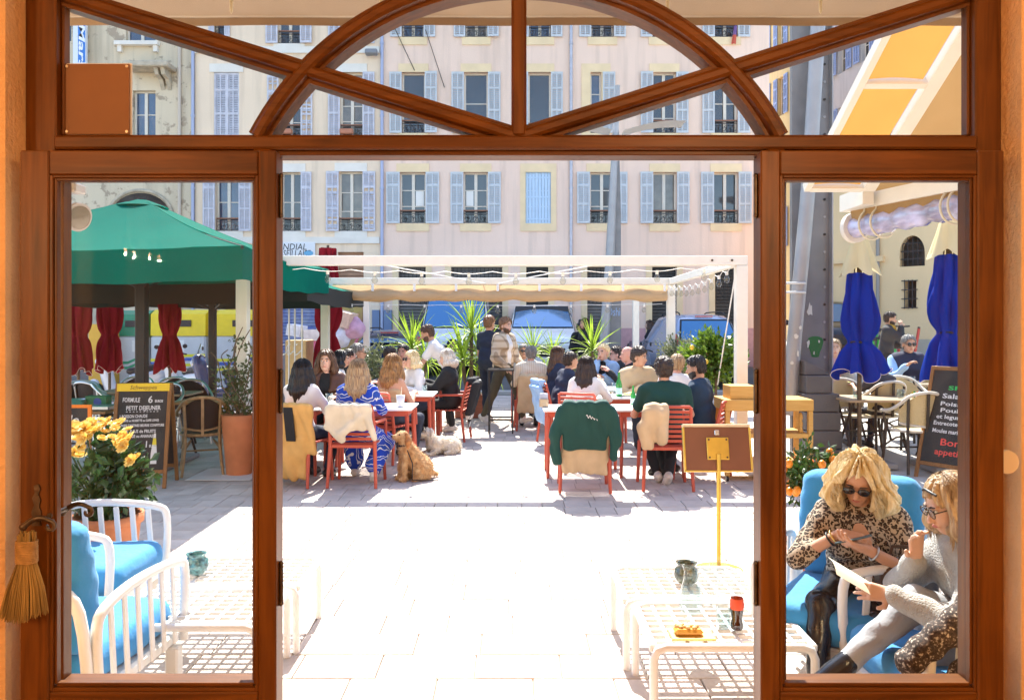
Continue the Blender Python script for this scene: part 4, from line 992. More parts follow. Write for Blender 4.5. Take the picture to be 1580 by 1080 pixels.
for i in range(14): q.ell((random.uniform(-.06, .03), random.uniform(-.025, .025), .038), (.012, .01, .008), 7, 5, M=Matrix.Rotation(random.uniform(0, 3), 3, 'Z'))
s_ = q.build('nuts', mat('nuts', (.62, .40, .16), .6, var=.2), t); s_['kind'] = 'stuff'

# ---- brass menu stand seen from behind
BRASS = mat('brass', (.62, .42, .08), .32, .75, var=.1, scale=9)
ms = thing('menu_stand', 'brass menu stand with brown board seen from its back', 'menu stand', (GX(1109, 5.4), 5.4, .004)); zc = GZ(694, 5.4)
q = MB(); q.cyl((0, 0, 0), (0, 0, .025), .17, .16, n=28); q.build('base', BRASS, ms)
q = MB(); q.cyl((0, 0, .025), (0, 0, zc - .03), .0145, n=12); q.build('pole', BRASS, ms)
Mt = Matrix.Rotation(R(-14), 3, 'X')
def msb(lo, hi, nm, m, ch=.003):
    q = MB(); c = (np.array(lo) + hi) / 2; q.obox(Mt @ Vector(c) + Vector((0, .03, zc)), np.array(hi) - lo, Mt, ch=ch); q.build(nm, m, ms)
msb((-.222, 0, -.148), (.222, .03, .148), 'board', mat('board_brown', (.20, .075, .035), .55, var=.08, scale=5))
for lo, hi in (((-.232, -.004, -.156), (.232, .034, -.145)), ((-.232, -.004, -.145), (-.219, .034, .147)), ((.219, -.004, -.145), (.232, .034, .147))): msb(lo, hi, 'frame_strip', BRASS)
msb((-.232, -.006, .147), (.232, .036, .166), 'frame_strip', mat('brass_lit', (.70, .60, .40), .4, .3))  # top strip: paler copy of the brass, light painted into its colour
msb((-.075, -.012, -.075), (.075, -.0005, .075), 'mounting_plate', BRASS)
msb((-.016, -.010, .09), (.016, -.001, .125), 'lock', mat('chrome', (.7, .7, .7), .2, .9))
for sx in (-.06, .06):
    for sz in (-.06, .06): msb((sx - .006, -.016, sz - .006), (sx + .006, -.012, sz + .006), 'screw', IRON, .002)

# ---- wooden service cart with box
PINE = woodmat('pine_wood', (.52, .27, .06), (.68, .40, .12), .55, axis=0, coat=.0)
c0x, c1x, dC = GX(1122, 8.5), GX(1250, 8.5), 8.5
ct = thing('service_cart', 'pale wooden service trolley with two shelves beside the steel pylon', 'trolley', ((c0x + c1x) / 2, dC, .004)); a = (c1x - c0x) / 2; zt = GZ(617, 8.5)
for sx in (-1, -.1, .32, 1):
    for sy in (0, .42):
        if abs(sx) < 1 and sy: continue
        q = MB(); q.box((sx * a - .025, sy - .025, .06), (sx * a + .025, sy + .025, zt - .12), ch=.004); q.build('leg', PINE, ct)
q = MB(); q.box((-a - .03, -.03, zt - .12), (a + .03, .45, zt), ch=.006); q.build('top_box', PINE, ct)
for z in (.14, .46):
    q = MB(); q.box((-a + .02, -.02, z), (a - .02, .44, z + .05), ch=.004); q.build('shelf', PINE, ct)
for sx in (-1, 1): q = MB(); q.cyl((sx * a - .012, .0, .03), (sx * a + .012, .0, .03), .03, n=12); q.build('caster', BLACK, ct)
q = MB(); q.box((-.14, -.15, 0), (.14, .15, .14), ch=.004); tag(q.build('wooden_box', PINE, None, loc=(GX(1148, 8.5), 8.68, zt + .005)), 'pale wooden box on top of the service trolley', 'box')
q = MB(); q.lathe([(.02, 0), (.03, .01), (.02, .05), (.024, .10), (.016, .13), (.024, .16), (.02, .19), (.012, .21), (.001, .22)], 12); tag(q.build('pepper_mill', PINE, None, loc=(GX(1238, 8.5), 8.55, .515)), 'turned wooden pepper mill on the trolley shelf', 'pepper mill')
# ---- black high side table
ht = thing('high_stand', 'slim black metal high stand beside the plaid shirt man', 'stand', (GX(773, 12.3), 12.3, .004)); h = .98
q = MB(); q.box((-.20, -.20, h - .03), (.20, .20, h), ch=.006); q.build('top', BLACK, ht)
for sx in (-1, 1):
    for sy in (-1, 1): q = MB(); q.box((sx * .18 - .011, sy * .18 - .011, 0), (sx * .18 + .011, sy * .18 + .011, h - .03)); q.build('leg', BLACK, ht)
    q = MB(); q.box((-.17, sx * .18 - .01, .20), (.17, sx * .18 + .01, .225)); q.build('stretcher', BLACK, ht)
# ---- things on the dining tables
GRN = mat('green_bottle_glass', (.02, .30, .05), .08, coat=.6); LBL = mat('pale_label', (.55, .80, .78), .5); TZ = .751
def bottle(x, y, label, s_=1., z=TZ):
    t = thing('water_bottle', label, 'bottle', (x, y, z))
    q = MB(); q.lathe([(.036 * s_, 0), (.04 * s_, .01), (.04 * s_, .15 * s_), (.03 * s_, .19 * s_), (.016 * s_, .23 * s_), (.015 * s_, .29 * s_)], 14); q.build('glass_body', GRN, t)
    q = MB(); q.lathe([(.041 * s_, .03 * s_), (.041 * s_, .11 * s_)], 14, cap=False); q.build('label', LBL, t)
    q = MB(); q.lathe([(.0155 * s_, .29 * s_), (.0155 * s_, .305 * s_)], 10); q.build('cap', GRN, t)
bottle(GX(955, 10.2), 10.2, 'tall green water bottle with pale label on white table'); bottle(GX(977, 9.1), 9.1, 'smaller green water bottle behind the green shirt man', .74)
def cup(x, y, label, h=.11, r=.042, straw=False, z=TZ, m=None):
    t = thing('paper_cup', label, 'cup', (x, y, z)); q = MB(); q.lathe([(r * .75, 0), (r, h), (r * .93, h), (r * .7, .01)], 14); q.build('cup_wall', m or TTOP, t)
    if straw: q = MB(); q.cyl((0, 0, .02), (.012, 0, h + .09), .004, n=6); q.build('straw', mat('straw_cream', (.8, .72, .55), .6), t)
cup(GX(619, 9.0), 8.95, 'white takeaway cup with straw on the corner of the table', .13, .05, True)
tumbler((GX(508, 8.95), 8.95, TZ), 'tall water glass between the dark haired woman and blue top woman', .04, .15, WATER)
for k, (px, d, lab) in enumerate(((932, 10.3, 'tumbler nearest the dark long hair of white blouse woman'), (940, 10.1, 'tumbler with amber drink among the small glasses'), (948, 10.4, 'tall tumbler in front of the beige shirt man'), (655, 10.6, 'tumbler before the wavy haired woman'), (648, 11.9, 'tumbler under the waiter reaching hands'))):
    tumbler((GX(px, d), d, TZ), lab, .035, .11 + .05 * (k == 2), mat('amber_drink', (.5, .3, .08), .1) if k == 1 else WATER)
PLATE = mat('plate_white', (.82, .82, .8), .2); FOODM = mat('salad', (.16, .30, .04), .6, col2=(.55, .45, .10), scale=40)
def plate(x, y, z, label, food=True):
    t = thing('dinner_plate', label, 'plate', (x, y, z)); q = MB(); q.lathe([(.05, 0), (.07, .004), (.12, .016), (.118, .02), (.07, .009), (.001, .008)], 24, cap=False); q.build('dish', PLATE, t)
    if food: s = SDF(.03); s.e((0, 0, .018), (.07, .06, .022)).e((.03, .02, .03), (.03, .03, .02)); s.noise = lambda X: .006 * np.sin(X[..., 0] * 190) * np.sin(X[..., 1] * 170); sdf_part(s, .008, 'food', FOODM, t)
plate(GX(962, 10.0) + .1, 10.25, TZ, 'white plate with food in front of the beige shirt man'); plate(1.45, 8.9, TZ, 'white plate with cutlery before the green shirt man', False); plate(GX(660, 12), 12.05, TZ, 'plate the waiter sets down on table')
bk = thing('menu_rack', 'small wire rack with paper napkins at table edge', 'rack', (GX(828, 8.95) + .08, 8.95, TZ))
q = MB(); q.box((-.05, -.04, 0), (.05, .04, .09), ch=.004); q.build('tin', mat('tin', (.5, .42, .3), .35, .6), bk)
q = MB(); q.box((-.045, -.02, .02), (.045, .02, .15), ch=.003); q.build('napkins', mat('napkin_blue_grey', (.42, .46, .55), .8), bk)

# ================================================================ parasols
GREENC = clothmat('parasol_green', (.0005, .16, .115), .35); DKG = mat('parasol_dark', (.012, .014, .013), .8)
def parasol(cx_, cy_, half, ze, za, vh, m_top, m_val, label, pole=.055, ang=0.):
    t = thing('parasol', label, 'parasol', (cx_, cy_, .004), ang)
    cs = [(-half, -half), (half, -half), (half, half), (-half, half)]
    for i in range(4):
        (xa, ya), (xb, yb) = cs[i], cs[(i + 1) % 4]
        def pf(u, v, xa=xa, ya=ya, xb=xb, yb=yb):
            k = 1 - v * .93; s_ = .05 * math.sin(PI * u) * k; x = (xa + (xb - xa) * u) * k; y = (ya + (yb - ya) * u) * k
            return (x, y, ze + (za - ze) * v - .06 * math.sin(PI * v) - s_ * k + .008 * math.sin(u * 30 + i) * k)
        q = MB(); q.grid(pf, 16, 10); q.build('canopy_panel', m_top, t)
        q = MB(); q.grid(lambda u, v: (xa + (xb - xa) * u, ya + (yb - ya) * u, ze - .05 * math.sin(PI * u) - vh * v + .008 * math.sin(u * 25) * v), 24, 2); q.build('valance', m_val, t)
        q = MB(); q.bar((xa, ya, ze - .02), (xa * .05, ya * .05, za - .18), .025, .035); q.build('rib', BLACK, t)
        q = MB(); q.bar((xa * .5, ya * .5, (ze + za) / 2 - .08), (0, 0, ze - .35), .02, .03); q.build('strut', BLACK, t)
    q = MB(); q.grid(lambda u, v: ((.30 - .22 * v) * math.cos(2 * PI * u), (.30 - .22 * v) * math.sin(2 * PI * u), za - .05 + .08 * v), 20, 3); q.build('vent_cap', m_top, t)
    q = MB(); q.box((-pole, -pole, .05), (pole, pole, za - .05), ch=.008); q.build('pole', BLACK, t)
    q = MB(); q.cyl((0, 0, za - .06), (0, 0, za + .05), .05, n=10); q.build('finial', BLACK, t)
    q = MB(); q.box((-.5, -.5, 0), (.5, .5, .05), ch=.01); q.build('base', mat('base_stone', (.3, .29, .28), .8), t)
    return t
parasol(GX(219, 9.55), 9.55, 1.82, 2.44, 3.12, .33, GREENC, GREENC, 'large open green parasol above the breakfast chalkboard', .06)
parasol(GX(328, 12.2), 12.2, 1.95, 2.23, 2.85, .26, GREENC, DKG, 'open parasol with black valance behind the green one', .05)
def closed_parasol(loc, m, z0, z1, ztie, r, label, top=None, seed=0, mpole=None):
    """folded parasol: pleated skirt tied round the pole"""
    t = thing('closed_parasol', label, 'parasol', loc); rr = random.Random(seed); ph = [rr.uniform(0, 6.28) for _ in range(4)]; nf = 7
    zt_ = z1; H = zt_ - z0; prof = []; fl_ = .72 if top else .42
    for k in np.linspace(0, 1, 40):
        z = z0 + H * k
        if z < ztie: q_ = (ztie - z) / (ztie - z0); rad = r * (.58 + fl_ * q_ ** .75)
        else: q_ = (z - ztie) / (zt_ - ztie); rad = r * (.58 + .36 * math.sin(min(1, q_ / .35) * PI / 2) - .50 * max(0, q_ - .35) ** 1.1)
        prof.append((max(rad, .04), z))
    def fold(a, i):
        z = prof[i][1]; dep = .30 if z < ztie else .26; dep *= min(1, abs(z - ztie) / .15 + .3); tw = .8 * math.sin(z * 2.6 + ph[1])
        w1_ = abs(math.sin(a * nf * .5 + ph[0] + tw)) * 2 - 1; return 1 + dep * w1_ + dep * .55 * math.sin(a * 2 + ph[2] + z * 2.9) + .08 * math.sin(a * 11 + z * 7 + ph[3])
    q = MB(); q.lathe(prof, 84, fold=fold, cap=False)
    n_ = 84                                             # ragged hem
    q.v[:n_] = [(x, y, z + .035 * math.sin(7 * 2 * PI * j / n_ + ph[0]) + .05 * math.sin(3 * 2 * PI * j / n_ + ph[3])) for j, (x, y, z) in enumerate(q.v[:n_])]
    hem = [(x, y, z) for x, y, z in q.v[:n_]]; q.build('folded_cloth', m, t)
    q = MB(); q.tube(hem, .0035, 4, closed=True); q.build('hem_piping', mat('piping_pale', (.75, .6, .5), .7), t)
    q = MB(); q.tube([(.56 * r * math.cos(a), .56 * r * math.sin(a), ztie + .01 * math.sin(a * 2)) for a in np.linspace(0, 2 * PI, 21)[:-1]], .014, 6, closed=True); q.build('tie', BLACK if top else m, t)
    q = MB(); q.cyl((0, 0, .06), (0, 0, zt_ + .06), .025, n=10); q.build('pole', mpole or IRON, t)
    q = MB(); q.box((-.3, -.3, 0), (.3, .3, .06), ch=.01); q.build('base', mat('base_stone', (.3, .29, .28), .8), t)
    if top:
        q = MB(); zz = zt_ + .04
        prof2 = [(.03, zz + .52), (.06, zz + .45), (.12, zz + .2), (.19, zz + .02)]
        q.lathe(prof2, 40, fold=lambda a, i: 1 + (.12 + .16 * i / 3) * math.sin(a * 5 + ph[0]) * (i / 3), cap=False)
        q.v[-40:] = [(x, y, z - .10 * (.5 + .5 * math.sin(5 * 2 * PI * j / 40 + ph[0]))) for j, (x, y, z) in enumerate(q.v[-40:])]
        q.build('vent_flap', top, t)
        for k in range(8): a = k * PI / 4; q = MB(); q.cyl((.045 * math.cos(a), .045 * math.sin(a), zz + .16), (.06 * math.cos(a), .06 * math.sin(a), zt_ - .16), .008, n=5); q.build('rib', IRON, t)
        q = MB(); q.cyl((0, 0, zt_), (0, 0, zz + .5), .022, n=8); q.build('mast_top', IRON, t)
    return t
REDC = clothmat('parasol_red', (.20, .012, .02), .2); BLUEP = clothmat('parasol_blue', (.004, .035, .32), .2); IVORY = clothmat('ivory_cloth', (.80, .68, .42), .35)
for k, (px, d, z1, lab) in enumerate(((121, 13.6, 2.75, 'folded dark red parasol beside the old house end of the terrace'), (169, 14.2, 2.72, 'folded dark red parasol in front of the orange box'), (262, 14.2, 2.75, 'folded dark red parasol before the yellow and white container'), (506, 15.4, 3.12, 'tall folded dark red parasol by the rubbish pile'))):
    closed_parasol((GX(px, d), d, .004), REDC, .85, z1, 1.46, .185 if k != 3 else .22, lab, seed=k + 3)
closed_parasol((GX(1326, 9.0), 9.0, .09), BLUEP, 1.02, 2.16, 1.38, .178, 'folded royal blue parasol with ivory flap near the sunglasses man', IVORY, 11)
closed_parasol((GX(1464, 8.8), 8.8, .08), BLUEP, 1.00, 2.36, 1.50, .175, 'folded royal blue parasol with ivory flap beside the bon appetit board', IVORY, 12)
# ================================================================ people
def skin(name, c): return mat('skin_' + name, c, .55, var=.06, scale=14)
SK = {'fair': skin('fair', (.66, .40, .29)), 'tan': skin('tan', (.56, .30, .19)), 'olive': skin('olive', (.50, .28, .18)), 'rosy': skin('rosy', (.64, .33, .25))}
def hairmat(name, c1, c2):
    return mat('hair_' + name, c1, .42, col2=c2, scale=26, stretch=(3.2, 3.2, .32), detail=5, bump=.5, bscale=40)
HAIR = {'black': hairmat('black', (.008, .006, .006), (.03, .022, .02)), 'dark': hairmat('dark', (.018, .010, .007), (.055, .03, .02)), 'brown': hairmat('brown', (.05, .022, .011), (.14, .066, .03)),
        'golden': hairmat('golden', (.17, .075, .025), (.45, .24, .085)), 'blonde': hairmat('blonde', (.62, .44, .18), (.92, .78, .50)), 'platinum': hairmat('platinum', (.50, .42, .32), (.80, .74, .64)),
        'grey': hairmat('grey', (.12, .11, .10), (.32, .30, .28)), 'lightbrown': hairmat('lightbrown', (.12, .06, .03), (.28, .15, .075)), 'ash': hairmat('ash', (.22, .13, .07), (.60, .42, .23))}
def fab(name, c, rough=.85, **k): return mat('fabric_' + name, c, rough, var=k.pop('var', .1), scale=k.pop('scale', 5), bump=.15, bscale=60, **k)
def patmat(name, kind):
    """printed fabrics from noise and voronoi nodes"""
    nm = 'fabric_' + name
    if nm in MATS: return MATS[nm]
    m = bpy.data.materials.new(nm); m.use_nodes = True; MATS[nm] = m; n = m.node_tree; b = n.nodes['Principled BSDF']; b.inputs['Roughness'].default_value = .85
    tc = n.nodes.new('ShaderNodeTexCoord'); L = n.links.new
    def ramp(src, stops, const=False):
        r = n.nodes.new('ShaderNodeValToRGB'); r.color_ramp.interpolation = 'CONSTANT' if const else 'LINEAR'
        while len(r.color_ramp.elements) < len(stops): r.color_ramp.elements.new(.5)
        for e, (p, c) in zip(r.color_ramp.elements, stops): e.position = p; e.color = (*c, 1)
        L(src, r.inputs[0]); return r.outputs[0]
    if kind == 'leopard':
        nz = n.nodes.new('ShaderNodeTexNoise'); nz.inputs['Scale'].default_value = 30; L(tc.outputs['Object'], nz.inputs[0])
        mx = n.nodes.new('ShaderNodeMix'); mx.data_type = 'RGBA'; mx.inputs[0].default_value = .04; L(tc.outputs['Object'], mx.inputs[6]); L(nz.outputs[1], mx.inputs[7])
        v = n.nodes.new('ShaderNodeTexVoronoi'); v.inputs['Scale'].default_value = 78; L(mx.outputs[2], v.inputs[0])
        out = ramp(v.outputs[0], [(0, (.13, .065, .035)), (.22, (.016, .010, .008)), (.52, (.44, .35, .26))], True)
    elif kind == 'floral':
        v = n.nodes.new('ShaderNodeTexVoronoi'); v.inputs['Scale'].default_value = 7.5; L(tc.outputs['Object'], v.inputs[0])
        w_ = n.nodes.new('ShaderNodeTexWave'); w_.wave_type = 'RINGS'; w_.inputs['Scale'].default_value = 3.2; w_.inputs['Distortion'].default_value = 14; w_.inputs['Detail'].default_value = 3; L(tc.outputs['Object'], w_.inputs[0])
        out = ramp(w_.outputs[1], [(0, (.010, .055, .46)), (.54, (.010, .055, .46)), (.60, (.70, .73, .78)), (.80, (.70, .73, .78)), (.86, (.015, .07, .40))])
    elif kind == 'plaid':
        outs = []
        sx = n.nodes.new('ShaderNodeSeparateXYZ'); L(tc.outputs['Object'], sx.inputs[0])
        a = n.nodes.new('ShaderNodeMath'); a.operation = 'ADD'; L(sx.outputs[0], a.inputs[0]); L(sx.outputs[1], a.inputs[1])
        for s in (a.outputs[0], sx.outputs[2]):
            q1 = n.nodes.new('ShaderNodeMath'); q1.operation = 'MULTIPLY'; q1.inputs[1].default_value = 8.; L(s, q1.inputs[0])
            q2 = n.nodes.new('ShaderNodeMath'); q2.operation = 'FRACT'; L(q1.outputs[0], q2.inputs[0])
            q3 = n.nodes.new('ShaderNodeMath'); q3.operation = 'LESS_THAN'; q3.inputs[1].default_value = .3; L(q2.outputs[0], q3.inputs[0]); outs.append(q3.outputs[0])
        ad = n.nodes.new('ShaderNodeMath'); ad.operation = 'ADD'; L(outs[0], ad.inputs[0]); L(outs[1], ad.inputs[1])
        dv = n.nodes.new('ShaderNodeMath'); dv.operation = 'DIVIDE'; dv.inputs[1].default_value = 2; L(ad.outputs[0], dv.inputs[0])
        c = {'plaid': [(0, (.62, .50, .36)), (.5, (.42, .31, .20)), (1, (.26, .19, .12))], }
        stops = c['plaid'] if name.startswith('tan') else [(0, (.75, .74, .7)), (.5, (.22, .21, .2)), (1, (.02, .02, .02))]
        out = ramp(dv.outputs[0], stops)
    elif kind == 'stripe':
        w_ = n.nodes.new('ShaderNodeTexWave'); w_.inputs['Scale'].default_value = 9; w_.bands_direction = 'X'; L(tc.outputs['Object'], w_.inputs[0])
        out = ramp(w_.outputs[1], [(0, (.66, .55, .40)), (1, (.76, .68, .55))])
    elif kind == 'tweed':
        nz = n.nodes.new('ShaderNodeTexNoise'); nz.inputs['Scale'].default_value = 95; nz.inputs['Detail'].default_value = 3; L(tc.outputs['Object'], nz.inputs[0])
        out = ramp(nz.outputs[0], [(.40, (.018, .012, .010)), (.58, (.08, .05, .04)), (.66, (.45, .40, .34))])
    L(out, b.inputs['Base Color']); return m
BLK = fab('black', (.014, .014, .016)); NAVY = fab('navy', (.016, .024, .055)); WHT = fab('white', (.78, .76, .74)); DKJEAN = fab('dark_denim', (.02, .028, .05), var=.2); OLIVE = fab('olive', (.075, .065, .04))
BEIGE = fab('beige', (.55, .40, .24)); CREAMF = fab('cream', (.66, .58, .44)); GRNF = fab('bottle_green', (.007, .052, .042)); LEATH = mat('leather_brown', (.085, .032, .014), .4, var=.3, scale=9, bump=.3, bscale=25)
CAMEL = fab('camel', (.62, .36, .11)); LBLUE = fab('pale_blue', (.32, .50, .75)); GREYF = fab('grey', (.40, .40, .41)); PALEJ = fab('pale_jeans', (.36, .37, .40), var=.08, scale=12); BLKLEA = mat('leather_black', (.012, .013, .018), .22, var=.2, bump=.15, bscale=18)
PINKF = fab('pink', (.62, .36, .38)); MUST = fab('mustard', (.55, .30, .03)); SHOEW = mat('shoe_white', (.68, .64, .58), .6, var=.12, scale=20); SHOEB = mat('shoe_black', (.015, .014, .014), .4); EYEW = mat('eye_white', (.7, .68, .64), .2); IRIS = mat('eye_iris', (.035, .02, .012), .15)
LIP = mat('lips', (.48, .16, .13), .45); LENS = mat('sunglass_lens', (.012, .010, .010), .06, coat=.4); GOLD = mat('gold', (.72, .48, .16), .25, .9)

def tufts(ob, n, L, m, parent, seed=1, name='fur', w_=.004, drift=(.25, 0, -.75)):
    """short hairs lying over an animal's coat"""
    me = ob.data; rr = np.random.default_rng(seed); q = MB(); idx = rr.integers(len(me.vertices), size=n)
    for i in idx:
        v = me.vertices[int(i)]; nn = np.array(v.normal); p_ = np.array(v.co); d_ = nn * .55 + np.array(drift) + rr.normal(size=3) * .3; d_ /= np.linalg.norm(d_); sd = np.cross(d_, nn + .01); sd /= max(np.linalg.norm(sd), 1e-5); l_ = L * rr.uniform(.5, 1.3)
        q.add([p_ - sd * w_, p_ + sd * w_, p_ + d_ * l_], [(0, 1, 2)], 0, True)
    o_ = link(name, q.mesh_raw(name, m), parent); o_['kind'] = 'stuff'
def strands(t, g, col, n, L, wave, amax, rad=.0024, bulge=.025):
    """loose locks over the hair mass"""
    rr = random.Random(n); q = MB(); HR, s_ = g['HR'], g['s']
    for i in range(n):
        a = R(rr.uniform(-amax, amax)); e = R(rr.uniform(25, 86)); el = np.linspace(e, R(-8), 4); big = bulge + rr.uniform(-.006, .008); pts = []
        for k in el: pts.append(g['HL'](((.079 + big) * math.cos(k) * math.sin(a), -.014 - (.096 + big) * math.cos(k) * math.cos(a), .040 + (.084 + big) * math.sin(k))))
        out = HR @ np.array([math.sin(a), -math.cos(a), 0]); ph = rr.uniform(0, 6.28); ll = L * rr.uniform(.65, 1.05) * (1 - .25 * max(0, abs(a) - R(90)))
        base = pts[-1]; side = np.cross(out, [0, 0, 1])
        for k in (.25, .5, .75, 1.): pts.append(base + out * (.02 * math.sin(k * 2.6) + wave * math.sin(ph + k * 7)) + side * wave * 1.3 * math.cos(ph + k * 6) - np.array([0, 0, ll * k]))
        q.tube(smooth_path(pts, 3), [rad] * 18 + [rad * .66] * 3 + [rad * .33], 3, caps=False)
    o = q.build('loose_hair', HAIR[col], t); o['kind'] = 'stuff'
def ik(a, c, l1, l2, pole):
    a, c, pole = np.array(a, float), np.array(c, float), np.array(pole, float); v = c - a; d = np.linalg.norm(v)
    if d > (l1 + l2) * .995: c = a + v / d * (l1 + l2) * .995; v = c - a; d = np.linalg.norm(v)
    u = v / d; x = (l1 * l1 - l2 * l2 + d * d) / (2 * d); h = math.sqrt(max(l1 * l1 - x * x, 0)); p = pole - u * (pole @ u); p /= max(np.linalg.norm(p), 1e-6)
    return a + u * x + p * h, c
def rotm(yaw, pitch, roll=0):
    """head: yaw to its right, pitch down positive (degrees)"""
    return np.array(Matrix.Rotation(R(-yaw), 3, 'Z') @ Matrix.Rotation(R(-pitch), 3, 'X') @ Matrix.Rotation(R(roll), 3, 'Y'))

def hand_sdf(s, w_, d, nrm, curl, side, sc=1., spread=1.):
    """palm and five fingers; d = forward of hand, nrm = back-of-hand normal, side +1 right hand"""
    d = np.array(d, float); d /= np.linalg.norm(d); nrm = np.array(nrm, float); nrm -= d * (nrm @ d); nrm /= np.linalg.norm(nrm); x = np.cross(d, nrm) * side    # x towards the thumb
    x = -x if False else x
    w_ = np.array(w_, float); k0 = w_ + d * .085 * sc
    for f in (-.026, -.009, .009, .026): s.c(w_ + x * f * .6 * sc + d * .01, k0 + x * f * sc, .0135 * sc, .0115 * sc, k=.012)
    for f, ln in ((.028, .068), (.0095, .077), (-.0095, .072), (-.027, .056)):
        p = k0 + x * f * sc; dd = d.copy(); c_ = R(curl)
        for seg, q_ in ((.45, .0088), (.32, .0080), (.25, .0070)):
            th = c_ * (1.0 if seg == .45 else .9); dd = dd * math.cos(th) - nrm * math.sin(th); dd /= np.linalg.norm(dd)
            nn = np.cross(x, dd); e = p + (dd + x * f * 2 * spread * .6) * ln * seg * sc; s.c(p, e, q_ * sc, q_ * .93 * sc, k=.004); p = e; nrm_ = nn
            nrm = nrm - dd * (nrm @ dd); nrm /= max(np.linalg.norm(nrm), 1e-6)
    t0 = w_ + d * .022 * sc + x * .02 * sc; t1 = t0 + (d * .55 + x * .75 - nrm * .35) * .042 * sc; t2 = t1 + (d * .9 + x * .25 - nrm * .25) * .034 * sc
    s.c(t0, t1, .0125 * sc, .0105 * sc, k=.01); s.c(t1, t2, .0102 * sc, .0085 * sc, k=.005)

def build_person(label, px=None, d=None, x=None, y=None, face=0, sit=True, H=1.72, fem=False, lean=6, head=(0, 0, 0), skin='fair', hair=('short', 'dark'), top=('long', WHT), bottom=DKJEAN, shoes=SHOEB, sleeve=.95,
                 hl=None, hr=None, fl=None, fr=None, dz=0., glasses=None, beard=None, vox=.016, jacket=None, name='person', bulk=1., skirt=False, hcurl=28, hdl=None, hdr=None, nrl=None, nrr=None, elb=None, group=None, seat=.45, pel=None, knee=None, extras=None, jopen=True, neckline=False, side=0., kl=None, kr=None, facevis=True, bust=None, fdr=None):
    if x is None: x = GX(px, d); y = d
    t = thing(name, label, 'person', (x, y, .004 + dz), R(-face), group)
    s = H / 1.72; V = lambda *a: np.array(a, float)
    P0 = V(*pel) if pel is not None else (V(0, -.03, seat + .09) if sit else V(0, 0, .93 * s))
    ln = R(lean); u = V(math.sin(R(side)), math.sin(ln), math.cos(ln)); u /= np.linalg.norm(u); fw = np.cross(V(1, 0, 0), u) * 1; fw = V(0, math.cos(ln), -math.sin(ln))
    hwid = (.15 if fem else .175) * s * bulk; X = V(1, 0, 0)
    sho = P0 + u * .435 * s; nb = P0 + u * .475 * s; nd = V(u[0] * .6, u[1] * .55 + .16, .95); nd /= np.linalg.norm(nd); hc = nb + nd * .165 * s
    HR = rotm(*head); HL = lambda p: hc + HR @ (V(*p) * s)
    # limbs
    SHL, SHR = sho - X * hwid - V(0, 0, .012), sho + X * hwid - V(0, 0, .012)
    la, lf = .285 * s, .25 * s
    hl = V(*hl) if hl is not None else (V(-.14, .34, .80) if sit else V(-.24, .08, .80 * s)); hr = V(*hr) if hr is not None else (V(.14, .34, .80) if sit else V(.24, .08, .80 * s))
    pl_ = elb or ((-.6, -.5, -1), (.6, -.5, -1))
    EL, hl = ik(SHL, hl, la, lf, pl_[0]); ER, hr = ik(SHR, hr, la, lf, pl_[1])
    hw = .085 * s; HPL, HPR = P0 + V(-hw, .02, -.015), P0 + V(hw, .02, -.015); th, sh = .43 * s, .41 * s
    fl = V(*fl) if fl is not None else (V(-.12, .40, .085) if sit else V(-.10, -.02, .085)); fr = V(*fr) if fr is not None else (V(.12, .36, .085) if sit else V(.10, .04, .085))
    KL, fl = ik(HPL, fl, th, sh, kl or (-.25, 1, .6)); KR, fr = ik(HPR, fr, th, sh, kr or (.25, 1, .6))
    tb = lambda sd, add, lo=0.: (sd.c(sho - X * hwid * .62, sho + X * hwid * .62, .062 * s * bulk + add), sd.c(P0 + u * .33 * s - X * .066 * s * bulk + fw * .012, P0 + u * .33 * s + X * .066 * s * bulk + fw * .012, .098 * s * bulk + add),
                                sd.c(P0 + u * .17 * s - X * .05 * s * bulk, P0 + u * .17 * s + X * .05 * s * bulk, (.082 if fem else .094) * s * bulk + add))
    def pelv(sd, add): sd.c(P0 + u * .02 - X * .06 * s, P0 + u * .02 + X * .06 * s, (.108 if fem else .102) * s + add)
    def busts(sd, add):
        if fem:
            for e in (-1, 1): sd.e(P0 + u * .315 * s + X * e * .062 * s + fw * .075 * s, V(.058, .055, .056) * s * (bust or 1) + add)
    # ---- body
    b = SDF(.045); tb(b, 0); pelv(b, -.004); busts(b, 0)
    for S_, E_, W_ in ((SHL, EL, hl), (SHR, ER, hr)): b.c(S_, E_, .043 * s, .035 * s); b.c(E_, W_, .036 * s, .0245 * s, k=.02)
    for Hh, K, A in ((HPL, KL, fl), (HPR, KR, fr)):
        b.c(Hh, K, .078 * s, .053 * s); b.c(K, A, .05 * s, .032 * s, k=.02)
    b.c(nb - u * .03, hc - nd * .05 * s, .052 * s * (0.9 if fem else 1.06), .047 * s)
    mb = b.mb(vox)
    h = SDF(.02); vh = vox * .45
    h.e(HL((0, -.012, .035)), V(.074, .092, .082) * s, M=HR).e(HL((0, .022, -.03)), V(.059, .066, .083) * s, M=HR).e(HL((0, .052, -.085)), V(.027, .024, .022) * s, M=HR, k=.03)
    h.c(HL((0, .080, .004)), HL((0, .103, -.03)), .0085 * s, .0125 * s, k=.012); h.e(HL((0, .094, -.036)), V(.017, .010, .009) * s, M=HR, k=.008)
    for e in (-1, 1):
        h.e(HL((e * .075, -.008, -.012)), V(.010, .019, .031) * s, M=HR, k=.008); h.e(HL((e * .03, .078, .026)), V(.022, .010, .007) * s, M=HR, k=.012)
        h.sub.append(('e', HL((e * .031, .090, .008)), V(.015, .010, .009) * s, HR, None, .012))
    h.e(HL((0, .083, -.060)), V(.024, .012, .010) * s, M=HR, k=.01); h.c(HL((0, -.03, -.07)), nb, .047 * s, .050 * s, k=.03)
